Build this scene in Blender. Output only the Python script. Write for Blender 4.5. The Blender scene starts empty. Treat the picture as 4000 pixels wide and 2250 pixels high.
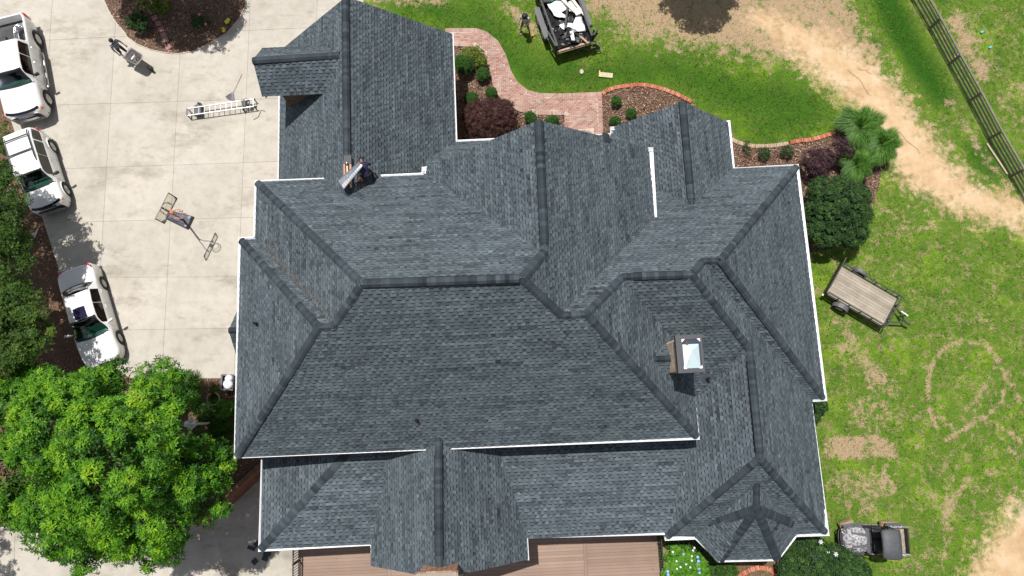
import bpy, bmesh, math, random
import numpy as np
from mathutils import Vector, Matrix
from math import radians, sin, cos, pi, atan2, hypot
random.seed(7); RNG = np.random.default_rng(7)
S = bpy.context.scene
COL = S.collection
# ------------------------------------------------------------------ camera, world, sun, exposure
FPX, TH, PH, CH = 2643.2, 0.17659, 0.0438, 33.0
cam_d = bpy.data.cameras.new("camera"); cam = bpy.data.objects.new("camera", cam_d); COL.objects.link(cam)
cam.location = (0, 0, CH); cam.rotation_euler = (TH, 0, 0)
cam_d.sensor_width = 36; cam_d.lens = FPX * 36 / 4000; cam_d.clip_start = 0.5; cam_d.clip_end = 2000
S.camera = cam
SUN_EL, SUN_AZ = radians(72.5), radians(329)          # azimuth clockwise from +Y
W = bpy.data.worlds.new("World"); S.world = W; W.use_nodes = True
nt = W.node_tree; bg = nt.nodes["Background"]
sky = nt.nodes.new("ShaderNodeTexSky"); sky.sky_type = 'NISHITA'; sky.sun_disc = False
sky.sun_elevation = SUN_EL; sky.sun_rotation = SUN_AZ
hs = nt.nodes.new('ShaderNodeHueSaturation'); hs.inputs['Saturation'].default_value = 0.45; nt.links.new(sky.outputs[0], hs.inputs['Color']); nt.links.new(hs.outputs[0], bg.inputs[0]); bg.inputs[1].default_value = 0.09
sl = bpy.data.lights.new("sun", 'SUN'); sl.energy = 4.7; sl.angle = radians(0.5); sl.color = (1, 0.955, 0.90)
sun = bpy.data.objects.new("sun", sl); COL.objects.link(sun)
sd = Vector((sin(SUN_AZ) * cos(SUN_EL), cos(SUN_AZ) * cos(SUN_EL), sin(SUN_EL)))
sun.rotation_euler = (-sd).to_track_quat('-Z', 'Y').to_euler(); sun.location = (0, 0, 60)
S.view_settings.view_transform = 'Standard'; S.view_settings.look = 'None'
S.view_settings.exposure = 0.1; S.view_settings.gamma = 1.0; S.view_settings.use_curve_mapping = False
S.render.engine = 'CYCLES'
S.cycles.max_bounces = 6; S.cycles.diffuse_bounces = 4; S.cycles.glossy_bounces = 2; S.cycles.transmission_bounces = 4
S.cycles.transparent_max_bounces = 6; S.cycles.use_denoising = True

# ------------------------------------------------------------------ helpers
def U(px, py, z=0.0):
    """surveyed photo point at a known height -> world point"""
    u = (px - 2000) / FPX; v = -(py - 1125) / FPX
    d = Vector((u, sin(TH) + v * cos(TH), -cos(TH) + v * sin(TH)))
    return Vector((0, 0, CH)) + d * ((z - CH) / d.z)
CP, SP = cos(PH), sin(PH)
def hc(p):  # world -> house axes
    return (p[0] * CP + p[1] * SP, -p[0] * SP + p[1] * CP)
def wc(X, Y, Z=0.0):  # house axes -> world
    return Vector((X * CP - Y * SP, X * SP + Y * CP, Z))
HX = Vector((CP, SP, 0)); HY = Vector((-SP, CP, 0)); ZZ = Vector((0, 0, 1))
HD = {'E': HX, 'W': -HX, 'N': HY, 'S': -HY}

def tag(o, label=None, cat=None, group=None, kind=None):
    if label: o["label"] = label
    if cat: o["category"] = cat
    if group: o["group"] = group
    if kind: o["kind"] = kind
    return o
def empty(name, loc=(0, 0, 0), rz=0.0, parent=None):
    o = bpy.data.objects.new(name, None); COL.objects.link(o)
    o.location = loc; o.rotation_euler = (0, 0, rz); o.empty_display_size = 0.2
    if parent: o.parent = parent
    return o
def link(name, me, mats, parent=None, smooth=False):
    o = bpy.data.objects.new(name, me); COL.objects.link(o)
    if not isinstance(mats, (list, tuple)): mats = [mats]
    if len(me.materials) == 0:
        for m in mats: me.materials.append(m)
    if parent: o.parent = parent
    if smooth:
        me.polygons.foreach_set("use_smooth", [True] * len(me.polygons))
    return o
class MB:
    """collects shapes into one mesh"""
    def __init__(s): s.v = []; s.f = []; s.mi = []; s.tone = []
    def face(s, pts, mi=0, tone=0.5):
        n = len(s.v); s.v += [tuple(p) for p in pts]; s.f.append(tuple(range(n, n + len(pts)))); s.mi.append(mi); s.tone.append(tone)
    def raw(s, vs, fs, mi=0, tone=0.5):
        n = len(s.v); s.v += [tuple(p) for p in vs]
        for f in fs: s.f.append(tuple(n + i for i in f)); s.mi.append(mi); s.tone.append(tone)
    def box(s, c, size, mi=0, rz=0.0, tone=0.5, M=None):
        hx, hy, hz = size[0] / 2, size[1] / 2, size[2] / 2
        vs = [Vector((x, y, z)) for z in (-hz, hz) for y in (-hy, hy) for x in (-hx, hx)]
        if M is not None: vs = [M @ v for v in vs]
        elif rz: R = Matrix.Rotation(rz, 3, 'Z'); vs = [R @ v for v in vs]
        c = Vector(c); vs = [v + c for v in vs]
        s.raw(vs, [(0, 2, 3, 1), (4, 5, 7, 6), (0, 1, 5, 4), (2, 6, 7, 3), (0, 4, 6, 2), (1, 3, 7, 5)], mi, tone)
    def prism(s, pts, z0, z1, mi=0, tone=0.5, bottom=True):
        a = sum(pts[i][0] * pts[(i + 1) % len(pts)][1] - pts[(i + 1) % len(pts)][0] * pts[i][1] for i in range(len(pts)))
        if a < 0: pts = pts[::-1]
        n = len(pts); vs = [(p[0], p[1], z0) for p in pts] + [(p[0], p[1], z1) for p in pts]
        fs = [tuple(range(n, 2 * n))] + [(i, (i + 1) % n, n + (i + 1) % n, n + i) for i in range(n)]
        if bottom: fs.append(tuple(range(n - 1, -1, -1)))
        s.raw(vs, fs, mi, tone)
    def beam(s, p, q, w, h, mi=0, up=ZZ, tone=0.5):
        p = Vector(p); q = Vector(q); d = (q - p)
        if d.length < 1e-6: return
        d.normalize(); sd_ = d.cross(up)
        if sd_.length < 1e-4: sd_ = d.cross(Vector((1, 0, 0)))
        sd_.normalize(); u = sd_.cross(d)
        a = sd_ * w / 2; b = u * h / 2
        vs = [p - a - b, p + a - b, p + a + b, p - a + b, q - a - b, q + a - b, q + a + b, q - a + b]
        s.raw(vs, [(0, 1, 2, 3)[::-1], (4, 5, 6, 7), (0, 1, 5, 4), (1, 2, 6, 5), (2, 3, 7, 6), (3, 0, 4, 7)], mi, tone)
    def tube(s, pts, r, n=8, mi=0, tone=0.5, cap=True, closed=False):
        pts = [Vector(p) for p in pts]; rs = r if isinstance(r, (list, tuple)) else [r] * len(pts)
        rings = []; m = len(pts)
        for i, p in enumerate(pts):
            if closed: d = pts[(i + 1) % m] - pts[(i - 1) % m]
            else: d = pts[min(i + 1, m - 1)] - pts[max(i - 1, 0)]
            d.normalize(); a = d.cross(ZZ)
            if a.length < 0.05: a = d.cross(Vector((1, 0, 0)))
            a.normalize(); b = a.cross(d)
            rings.append([p + (a * cos(2 * pi * k / n) + b * sin(2 * pi * k / n)) * rs[i] for k in range(n)])
        vs = [v for rg in rings for v in rg]; fs = []
        for i in range(m if closed else m - 1):
            j = (i + 1) % m
            for k in range(n): fs.append((i * n + k, i * n + (k + 1) % n, j * n + (k + 1) % n, j * n + k))
        if cap and not closed: fs += [tuple(range(n))[::-1], tuple(range((m - 1) * n, m * n))]
        s.raw(vs, fs, mi, tone)
    def lathe(s, prof, c=(0, 0, 0), n=16, mi=0, M=None, tone=0.5):
        vs = []; fs = []; m = len(prof)
        for (r, z) in prof:
            for k in range(n):
                v = Vector((r * cos(2 * pi * k / n), r * sin(2 * pi * k / n), z))
                if M is not None: v = M @ v
                vs.append(v + Vector(c))
        for i in range(m - 1):
            for k in range(n): fs.append((i * n + k, i * n + (k + 1) % n, (i + 1) * n + (k + 1) % n, (i + 1) * n + k))
        fs += [tuple(range(n))[::-1], tuple(range((m - 1) * n, m * n))]
        s.raw(vs, fs, mi, tone)
    def mesh(s, name):
        me = bpy.data.meshes.new(name); me.from_pydata([tuple(v) for v in s.v], [], s.f)
        if any(s.mi): me.polygons.foreach_set("material_index", s.mi)
        if len(set(s.tone)) > 1:
            at = me.attributes.new("tone", 'FLOAT', 'FACE'); at.data.foreach_set("value", s.tone)
        return me
    def build(s, name, mats, parent=None, smooth=False, bevel=0.0, kind=None, seg=2):
        o = link(name, s.mesh(name), mats, parent, smooth)
        if bevel:
            b = o.modifiers.new("bevel", 'BEVEL'); b.width = bevel; b.segments = seg; b.limit_method = 'ANGLE'; b.angle_limit = radians(40)
        if kind: o["kind"] = kind
        return o
def quads(name, V4, mats, tone=None, parent=None, smooth=False, kind=None):
    """numpy (n,k,3) polygons -> one mesh"""
    n, k = V4.shape[:2]; me = bpy.data.meshes.new(name)
    me.vertices.add(n * k); me.vertices.foreach_set("co", np.ascontiguousarray(V4, dtype=np.float32).ravel())
    me.loops.add(n * k); me.loops.foreach_set("vertex_index", np.arange(n * k, dtype=np.int32))
    me.polygons.add(n); me.polygons.foreach_set("loop_start", np.arange(0, n * k, k, dtype=np.int32))
    me.update(calc_edges=True)
    if tone is not None:
        at = me.attributes.new("tone", 'FLOAT', 'FACE'); at.data.foreach_set("value", np.ascontiguousarray(tone, dtype=np.float32))
    o = link(name, me, mats, parent, smooth)
    if kind: o["kind"] = kind
    return o
def dup(o, parent=None):
    c = o.copy(); COL.objects.link(c)
    if parent: c.parent = parent
    for ch in list(o.children): dup(ch, c)
    return c

# ------------------------------------------------------------------ materials
def node(t, kind, **kw):
    n = t.nodes.new(kind)
    for k, v in kw.items():
        if k.startswith("i_"): n.inputs[k[2:].replace("_", " ")].default_value = v
        else: setattr(n, k, v)
    return n
def ramp(t, fac, stops):
    r = t.nodes.new("ShaderNodeValToRGB"); e = r.color_ramp.elements
    while len(e) < len(stops): e.new(0.5)
    for i, (p, c) in enumerate(stops):
        e[i].position = p; e[i].color = (*c, 1) if len(c) == 3 else c
    t.links.new(fac, r.inputs[0]); return r.outputs[0]
def tone_out(t):
    a = node(t, "ShaderNodeAttribute"); a.attribute_type = 'GEOMETRY'; a.attribute_name = 'tone'
    b = node(t, "ShaderNodeAttribute"); b.attribute_type = 'OBJECT'; b.attribute_name = 'tone'
    m = node(t, "ShaderNodeMath", operation='ADD'); t.links.new(a.outputs['Fac'], m.inputs[0]); t.links.new(b.outputs['Fac'], m.inputs[1])
    return m.outputs[0]
def coord(t, which='Object'):
    if which == 'World':
        g = t.nodes.new("ShaderNodeNewGeometry"); return g.outputs['Position']
    c = t.nodes.new("ShaderNodeTexCoord"); return c.outputs[which]
def noise(t, vec, scale, detail=4, rough=0.6):
    n = node(t, "ShaderNodeTexNoise"); n.inputs['Scale'].default_value = scale; n.inputs['Detail'].default_value = detail
    n.inputs['Roughness'].default_value = rough; t.links.new(vec, n.inputs['Vector']); return n.outputs['Fac']
def mixc(t, fac, a, b, mode='MIX'):
    m = node(t, "ShaderNodeMix", data_type='RGBA', blend_type=mode)
    for s_, k in ((fac, 0), (a, 6), (b, 7)):
        if isinstance(s_, (int, float)): m.inputs[k].default_value = s_
        elif isinstance(s_, tuple): m.inputs[k].default_value = (*s_, 1)
        else: t.links.new(s_, m.inputs[k])
    return m.outputs[2]
MATS = {}
def newmat(name):
    m = bpy.data.materials.new(name); m.use_nodes = True; t = m.node_tree; MATS[name] = m
    return m, t, t.nodes["Principled BSDF"]
def mat(name, col, rough=0.6, var=0.12, scale=6.0, metal=0.0, bump=0.0, bscale=60, spec=0.5, coat=0.0, world=False, col2=None, fine=0.0, trans=0.0, alpha=1.0):
    """plain surface with grain, blotches and fine relief"""
    if name in MATS: return MATS[name]
    m, t, b = newmat(name); vec = coord(t, 'World' if world else 'Object')
    c2 = col2 or tuple(min(1, c * (1 + var)) for c in col); c1 = col if col2 else tuple(c * (1 - var) for c in col)
    out = ramp(t, noise(t, vec, scale, 5), [(0.3, c1), (0.7, c2)])
    if fine:
        out = mixc(t, fine, out, ramp(t, noise(t, vec, scale * 14, 3), [(0.3, (0.35,) * 3), (0.7, (1.0,) * 3)]), 'MULTIPLY')
    t.links.new(out, b.inputs['Base Color']); b.inputs['Roughness'].default_value = rough
    b.inputs['Metallic'].default_value = metal; b.inputs['Specular IOR Level'].default_value = spec
    b.inputs['Coat Weight'].default_value = coat
    if trans: b.inputs['Transmission Weight'].default_value = trans
    if alpha < 1: b.inputs['Alpha'].default_value = alpha
    if bump:
        bp = node(t, "ShaderNodeBump"); bp.inputs['Strength'].default_value = bump; bp.inputs['Distance'].default_value = 0.01
        t.links.new(noise(t, vec, bscale, 4), bp.inputs['Height']); t.links.new(bp.outputs[0], b.inputs['Normal'])
    return m
def tonemat(name, stops, rough=0.9, grain=0.25, gscale=120, big=0.15, bigscale=0.35, bump=0.4, trans=0.0, spec=0.3, sheen=0.0):
    """colour chosen piece by piece through the 'tone' value, plus granules and large soft weathering"""
    m, t, b = newmat(name); vec = coord(t, 'World')
    c = ramp(t, tone_out(t), stops)
    g = noise(t, vec, gscale, 3, 0.7)
    c = mixc(t, grain, c, ramp(t, g, [(0.3, (0.3,) * 3), (0.7, (1.0,) * 3)]), 'MULTIPLY')
    c = mixc(t, big, c, ramp(t, noise(t, vec, bigscale, 4), [(0.35, (0.4,) * 3), (0.65, (1.0,) * 3)]), 'MULTIPLY')
    t.links.new(c, b.inputs['Base Color']); b.inputs['Roughness'].default_value = rough; b.inputs['Specular IOR Level'].default_value = spec
    if bump:
        bp = node(t, "ShaderNodeBump"); bp.inputs['Strength'].default_value = bump; bp.inputs['Distance'].default_value = 0.004
        t.links.new(g, bp.inputs['Height']); t.links.new(bp.outputs[0], b.inputs['Normal'])
    if trans:
        tr = node(t, "ShaderNodeBsdfTranslucent"); t.links.new(c, tr.inputs[0])
        mx = node(t, "ShaderNodeMixShader"); mx.inputs[0].default_value = trans
        t.links.new(b.outputs[0], mx.inputs[1]); t.links.new(tr.outputs[0], mx.inputs[2])
        t.links.new(mx.outputs[0], t.nodes["Material Output"].inputs[0])
    return m
M_shingle = tonemat("shingle", [(0.0, (0.010, 0.014, 0.018)), (0.2, (0.034, 0.043, 0.051)), (0.45, (0.078, 0.100, 0.116)), (0.7, (0.128, 0.160, 0.182)), (1.0, (0.185, 0.218, 0.242))], grain=0.3, gscale=140, big=0.25, bigscale=0.6)
M_ridge = tonemat("ridge_shingle", [(0.0, (0.020, 0.028, 0.036)), (0.5, (0.042, 0.055, 0.067)), (1.0, (0.076, 0.096, 0.114))], grain=0.25)
M_deckroof = mat("underlay", (0.03, 0.035, 0.04), 0.9)
M_white = mat("white_paint", (0.80, 0.80, 0.82), 0.35, 0.03, 2.0)
M_guard = mat("gutter_guard_metal", (0.50, 0.53, 0.57), 0.45, 0.12, 1.2, metal=0.2)
M_black = mat("black_plastic", (0.018, 0.018, 0.02), 0.5, 0.2)
M_blackmetal = mat("black_metal", (0.025, 0.025, 0.027), 0.4, 0.2, metal=0.3)
M_chrome = mat("chrome", (0.75, 0.75, 0.77), 0.18, 0.03, metal=1.0)
M_alu = mat("aluminium", (0.50, 0.51, 0.53), 0.35, 0.06, 8, metal=0.6)
M_tan = mat("tan_siding", (0.42, 0.34, 0.26), 0.8, 0.1, 3)
M_darkbrown = mat("dark_brown_trim", (0.045, 0.032, 0.026), 0.6, 0.2)
M_rubber = mat("tyre_rubber", (0.02, 0.02, 0.021), 0.8, 0.2, bump=0.3)
M_yellow = mat("yellow_plastic", (0.75, 0.55, 0.03), 0.4, 0.08)
M_orange = mat("orange_paint", (0.72, 0.16, 0.05), 0.45, 0.1)
def brickmat(name, c1, c2, mortar, scale=1.0):
    m, t, b = newmat(name); vec = coord(t, 'Object')
    n = node(t, "ShaderNodeTexBrick"); n.inputs['Scale'].default_value = scale; n.inputs['Brick Width'].default_value = 0.21; n.inputs['Row Height'].default_value = 0.075
    n.inputs['Mortar Size'].default_value = 0.008; n.inputs['Color1'].default_value = (*c1, 1); n.inputs['Color2'].default_value = (*c2, 1); n.inputs['Mortar'].default_value = (*mortar, 1)
    mp = node(t, "ShaderNodeMapping"); mp.inputs['Rotation'].default_value = (radians(90), 0, 0); t.links.new(vec, mp.inputs[0]); t.links.new(mp.outputs[0], n.inputs[0])
    t.links.new(n.outputs['Color'], b.inputs['Base Color']); b.inputs['Roughness'].default_value = 0.85
    return m
M_brickwall = brickmat("house_brick", (0.30, 0.17, 0.12), (0.38, 0.24, 0.17), (0.42, 0.39, 0.34))
# ------------------------------------------------------------------ ground
def pip(px, py, poly):
    """points in polygon, vectorised"""
    ins = np.zeros(px.shape, bool); n = len(poly)
    for i in range(n):
        x0, y0 = poly[i][:2]; x1, y1 = poly[(i + 1) % n][:2]
        if y0 == y1: continue
        c = ((y0 > py) != (y1 > py)) & (px < (x1 - x0) * (py - y0) / (y1 - y0) + x0); ins ^= c
    return ins
def segdist(px, py, a, b):
    ax, ay = a[0], a[1]; dx, dy = b[0] - ax, b[1] - ay; L = dx * dx + dy * dy + 1e-9
    t = np.clip(((px - ax) * dx + (py - ay) * dy) / L, 0, 1)
    return np.hypot(px - ax - t * dx, py - ay - t * dy), t
def polydist(px, py, poly, closed=True):
    d = np.full(px.shape, 1e9); n = len(poly)
    for i in range(n if closed else n - 1): d = np.minimum(d, segdist(px, py, poly[i], poly[(i + 1) % n])[0])
    return d
def soft(px, py, poly, w):
    """1 inside, falling to 0 over w metres either side of the outline"""
    d = polydist(px, py, poly); ins = pip(px, py, poly); s_ = np.where(ins, d, -d)
    return np.clip(0.5 + s_ / (2 * w), 0, 1)
def stroke(px, py, pts, w):
    """pts: (x,y,halfwidth) polyline"""
    out = np.zeros(px.shape)
    for a, b in zip(pts, pts[1:]):
        d, t = segdist(px, py, a, b); hw = a[2] + (b[2] - a[2]) * t
        out = np.maximum(out, np.clip(0.5 + (hw - d) / (2 * w), 0, 1))
    return out
def G(lst, z=0.0): return [tuple(U(x, y, z)[:2]) for x, y in lst]
def GS(lst, z=0.0):
    return [(*U(x, y, z)[:2], w / 78.0) for x, y, w in lst]
COURT_Z = -2.2
wall_top = [U(1075, 1770), U(1003, 1838), U(770, 2053)]
court = [tuple(wc(-9.3, -1.2)[:2]), tuple(wall_top[0][:2]), tuple(wall_top[1][:2]), tuple(wall_top[2][:2]), tuple(U(60, 2035)[:2]), (-34, -5.2), (-34, -15.9), tuple(wc(6.15, -15.5)[:2]), tuple(wc(6.15, -5.0)[:2])]
drive = G([(-333, -700), (1420, -700), (1420, 1474), (520, 1480), (345, 1400), (233, 1062)])
island = G([(330, -250), (405, -5), (425, 40), (455, 90), (490, 130), (500, 147), (540, 175), (590, 195), (650, 208), (700, 211), (760, 200), (830, 167), (890, 127), (935, 75), (957, 30), (966, -10), (950, -300)])
bed_w = G([(1740, 170), (1850, 186), (1888, 218), (1913, 272), (1925, 330), (1945, 372), (1985, 413), (2030, 438), (2100, 450), (2207, 452), (2210, 640), (1740, 640)])
bed_m = G([(2350, 368), (2395, 345), (2450, 334), (2510, 332), (2580, 347), (2640, 370), (2700, 400), (2800, 470), (2800, 640), (2350, 640)])
bed_e = G([(2800, 480), (2855, 545), (2900, 567), (2950, 575), (3020, 573), (3080, 563), (3130, 553), (3190, 545), (3262, 520), (3330, 480), (3480, 520), (3490, 600), (3440, 680), (3430, 740), (3395, 840), (3250, 960), (3150, 1000), (3130, 700), (2860, 660)])
bed_p = G([(770, 2050), (1003, 1835), (1060, 1780), (1000, 1470), (520, 1480), (330, 1400), (-300, 1380), (-700, 2200), (60, 2200)])
left_bed = G([(-900, -700), (-333, -700), (233, 1062), (345, 1400), (300, 1600), (-900, 1700)])
bed_s = G([(2590, 2080), (3115, 2080), (3330, 2100), (3300, 2400), (2590, 2400)])
x0, x1, y0, y1, st = -34.0, 34.0, -16.0, 30.0, 0.13
nx, ny = int((x1 - x0) / st) + 1, int((y1 - y0) / st) + 1
gx, gy = np.meshgrid(np.linspace(x0, x1, nx), np.linspace(y0, y1, ny)); gx = gx.ravel(); gy = gy.ravel()
def masks(px, py):
    dry = np.zeros(px.shape); sand = np.zeros(px.shape); mulch = np.zeros(px.shape); lush = np.zeros(px.shape)
    tanz = G([(2150, -300), (3440, -300), (3370, 40), (3440, 160), (3540, 330), (3640, 480), (3740, 620), (3900, 730), (4200, 780), (4300, 950), (3900, 850), (3720, 800), (3560, 740), (3480, 640), (3380, 470), (3290, 330), (3150, 290), (2950, 250), (2700, 210), (2480, 170), (2330, 90), (2240, 40)])
    dry = np.maximum(dry, 0.68 * soft(px, py, tanz, 1.4))
    dry = np.maximum(dry, 0.62 * stroke(px, py, GS([(1980, 10, 40), (2060, 90, 45), (2110, 130, 35)]), 0.6))
    dry = np.maximum(dry, 0.60 * stroke(px, py, GS([(1400, -40, 60), (1640, -10, 50), (1780, 10, 20)]), 0.6))
    dry = np.maximum(dry, 0.55 * stroke(px, py, GS([(2230, 230, 20), (2290, 260, 15)]), 0.5))
    sand = np.maximum(sand, stroke(px, py, GS([(2960, 70, 50), (3080, 130, 80), (3230, 220, 120), (3370, 330, 120), (3480, 470, 120), (3600, 640, 125), (3740, 760, 95), (3870, 810, 80), (4100, 870, 80)]), 1.5))
    sand = np.maximum(sand, 0.95 * soft(px, py, G([(3950, 1960), (4300, 1800), (4300, 2500), (3700, 2500), (3760, 2250), (3840, 2100)]), 1.3))
    sand = np.maximum(sand, 0.8 * stroke(px, py, GS([(3420, 700, 14), (3395, 780, 18), (3390, 860, 10)]), 0.3))
    for pts, w_, k in (
        ([(3270, 1180, 30), (3320, 1350, 60), (3440, 1500, 70), (3430, 1640, 60), (3340, 1600, 40)], 0.9, 0.62),
        ([(3320, 1900, 70), (3450, 1880, 60), (3380, 1990, 50)], 0.9, 0.64),
        ([(3740, 80, 60), (3790, 200, 60)], 0.6, 0.72), ([(3830, 250, 45), (3840, 290, 40)], 0.5, 0.8),
        ([(4000, 320, 40), (3900, 400, 30), (3990, 470, 30)], 0.6, 0.6),
        ([(3700, 380, 18), (3790, 520, 18), (3860, 640, 16), (3960, 740, 16)], 0.4, 0.7),
        ([(3800, 0, 10), (3860, 60, 12)], 0.4, 0.6),
        ([(3760, 1900, 22), (3700, 2000, 30), (3690, 2170, 14)], 0.35, 0.66), ([(3600, 2190, 30), (3560, 2220, 30)], 0.5, 0.62),
        ([(3680, 1640, 25), (3840, 1720, 30), (4000, 1780, 40)], 0.7, 0.56), ([(3650, 1860, 25), (3780, 1880, 30), (3920, 1830, 30)], 0.7, 0.58),
        ([(3900, 1400, 14), (3840, 1530, 18), (3780, 1600, 16), (3880, 1650, 14), (3990, 1720, 16)], 0.3, 0.68),
        ([(3930, 1420, 10), (3980, 1560, 14), (4060, 1640, 14)], 0.3, 0.64),
        ([(3400, 780, 20), (3560, 900, 40), (3650, 880, 30)], 0.6, 0.58), ([(3060, 130, 60), (3140, 230, 60)], 0.9, 0.7),
        ([(3260, 1010, 10), (3360, 1230, 20)], 0.5, 0.5), ([(2100, 320, 6), (2240, 300, 6)], 0.4, 0.45), ([(3560, 1500, 60), (3600, 1700, 60), (3560, 1900, 70)], 1.2, 0.42), ([(3800, 1250, 50), (3950, 1300, 50)], 1.2, 0.42), ([(3700, 1960, 90), (3850, 1900, 90), (4000, 1950, 80)], 1.4, 0.5), ([(3450, 1350, 60), (3500, 1500, 60)], 1.2, 0.45)):
        dry = np.maximum(dry, k * stroke(px, py, GS(pts), w_ * 1.3))
    dry = np.maximum(dry, 0.62 * soft(px, py, G([(3230, 1700), (3420, 1690), (3500, 1730), (3505, 1795), (3240, 1800), (3205, 1775)]), 0.18))
    ring = [(x, y, 7) for x, y in ((3662, 1690), (3634, 1600), (3622, 1500), (3645, 1410), (3700, 1352), (3770, 1333), (3850, 1345), (3905, 1400), (3935, 1480), (3915, 1570), (3850, 1630), (3760, 1680), (3690, 1720))]
    dry = np.maximum(dry, 0.92 * stroke(px, py, GS(ring), 0.26))
    for b_ in (island, bed_w, bed_m, bed_e, bed_p, left_bed): mulch = np.maximum(mulch, soft(px, py, b_, 0.1))
    mulch = np.maximum(mulch, 0.6 * soft(px, py, bed_s, 0.6))
    lush = np.maximum(lush, 0.75 * stroke(px, py, GS([(1600, 30, 80), (1850, 70, 60), (2060, 290, 70), (2350, 300, 60), (2650, 260, 70), (2850, 360, 90), (3150, 420, 90), (2980, 500, 60)]), 0.9))
    lush = np.maximum(lush, stroke(px, py, GS([(3440, -40, 60), (3520, 120, 60), (3600, 260, 60), (3680, 380, 40)]), 0.4))
    lush = np.maximum(lush, 0.8 * stroke(px, py, GS([(3830, 600, 60), (3880, 660, 45)]), 0.4))
    lush = np.maximum(lush, 0.7 * stroke(px, py, GS([(3470, 640, 15), (3560, 700, 30), (3650, 770, 25)]), 0.3))
    return dry, sand, mulch, lush
dry, sand, mulch, lush = masks(gx, gy)
me = bpy.data.meshes.new("ground")
ii = np.arange(nx * ny).reshape(ny, nx)
fq = np.stack([ii[:-1, :-1], ii[:-1, 1:], ii[1:, 1:], ii[1:, :-1]], -1).reshape(-1, 4)
cxm = gx[fq].mean(1); cym = gy[fq].mean(1)
fq = fq[~pip(cxm, cym, court)]
zg = 0.02 * np.sin(gx * 0.9 + 1) * np.cos(gy * 0.7) + 0.012 * np.sin(gx * 2.7 + gy * 1.9) - 0.03
me.vertices.add(nx * ny); me.vertices.foreach_set("co", np.stack([gx, gy, zg], -1).astype(np.float32).ravel())
me.loops.add(fq.size); me.loops.foreach_set("vertex_index", fq.ravel().astype(np.int32))
me.polygons.add(len(fq)); me.polygons.foreach_set("loop_start", np.arange(0, fq.size, 4, dtype=np.int32)); me.update(calc_edges=True)
for nm, ar in (("dry", dry), ("sand", sand), ("mulch", mulch), ("lush", lush)):
    at = me.attributes.new(nm, 'FLOAT', 'POINT'); at.data.foreach_set("value", ar.astype(np.float32))
def groundmat():
    m, t, b = newmat("lawn"); vec = coord(t, 'World')
    def A(n):
        a = node(t, "ShaderNodeAttribute"); a.attribute_name = n; return a.outputs['Fac']
    def math_(op, a, c, cl=False):
        m_ = node(t, "ShaderNodeMath", operation=op, use_clamp=cl)
        for i, s_ in enumerate((a, c)):
            if isinstance(s_, (int, float)): m_.inputs[i].default_value = s_
            else: t.links.new(s_, m_.inputs[i])
        return m_.outputs[0]
    n1 = noise(t, vec, 0.55, 6, 0.62); n2 = noise(t, vec, 3.2, 6, 0.7); n3 = noise(t, vec, 22, 4, 0.75); n4 = noise(t, vec, 70, 2, 0.8)
    nb0 = noise(t, vec, 0.9, 8, 0.62)
    green = ramp(t, n3, [(0.25, (0.036, 0.080, 0.008)), (0.5, (0.105, 0.200, 0.020)), (0.78, (0.22, 0.33, 0.048))])
    lushc = ramp(t, n3, [(0.25, (0.012, 0.050, 0.004)), (0.55, (0.034, 0.122, 0.010)), (0.8, (0.080, 0.195, 0.022))])
    olive = ramp(t, n3, [(0.25, (0.12, 0.12, 0.03)), (0.6, (0.25, 0.23, 0.08)), (0.8, (0.38, 0.33, 0.15))])
    dryc = ramp(t, n3, [(0.25, (0.19, 0.125, 0.065)), (0.5, (0.42, 0.30, 0.185)), (0.75, (0.62, 0.48, 0.32))])
    sandc = ramp(t, math_('ADD', math_('MULTIPLY', nb0, 0.75), math_('MULTIPLY', n2, 0.25)), [(0.3, (0.48, 0.31, 0.16)), (0.5, (0.66, 0.47, 0.28)), (0.7, (0.75, 0.60, 0.42))])
    mulchc = ramp(t, n4, [(0.25, (0.05, 0.030, 0.020)), (0.5, (0.18, 0.105, 0.070)), (0.75, (0.36, 0.25, 0.18))])
    yel = ramp(t, n3, [(0.25, (0.06, 0.13, 0.006)), (0.5, (0.16, 0.29, 0.014)), (0.78, (0.30, 0.43, 0.045))])
    deep = ramp(t, n3, [(0.25, (0.016, 0.055, 0.006)), (0.5, (0.045, 0.135, 0.012)), (0.78, (0.11, 0.22, 0.03))])
    g = mixc(t, math_('MULTIPLY', math_('SUBTRACT', n1, 0.50, True), 7.0, True), green, yel)
    nd = noise(t, vec, 0.8, 6, 0.7); g = mixc(t, math_('MULTIPLY', math_('SUBTRACT', nd, 0.53, True), 7.0, True), g, deep)
    g = mixc(t, math_('MULTIPLY', math_('SUBTRACT', n2, 0.50, True), 5.0, True), g, olive)
    g = mixc(t, A("lush"), g, lushc)
    # dead patches: threshold of mask + noise keeps the ragged outline
    nb = noise(t, vec, 1.1, 7, 0.72); s1 = math_('ADD', math_('MULTIPLY', n2, 0.75), math_('MULTIPLY', n3, 0.45)); s1 = math_('ADD', s1, math_('MULTIPLY', nb, 0.7))
    base = math_('MULTIPLY', math_('SUBTRACT', math_('SUBTRACT', s1, 0.96), math_('MULTIPLY', A("lush"), 0.35)), 4.5, True)
    th_ = math_('SUBTRACT', math_('ADD', math_('MULTIPLY', A("dry"), 1.15), math_('MULTIPLY', s1, 1.9)), 2.22)
    f = math_('MULTIPLY', th_, 3.4, True); f = math_('MAXIMUM', f, math_('MULTIPLY', base, 0.8))
    c = mixc(t, f, g, dryc)
    fs = math_('MULTIPLY', math_('SUBTRACT', math_('ADD', A("sand"), math_('MULTIPLY', s1, 1.2)), 1.53), 2.5, True)
    c = mixc(t, fs, c, sandc)
    fm = math_('MULTIPLY', math_('SUBTRACT', math_('ADD', A("mulch"), math_('MULTIPLY', n3, 0.3)), 0.62), 6.0, True)
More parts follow.
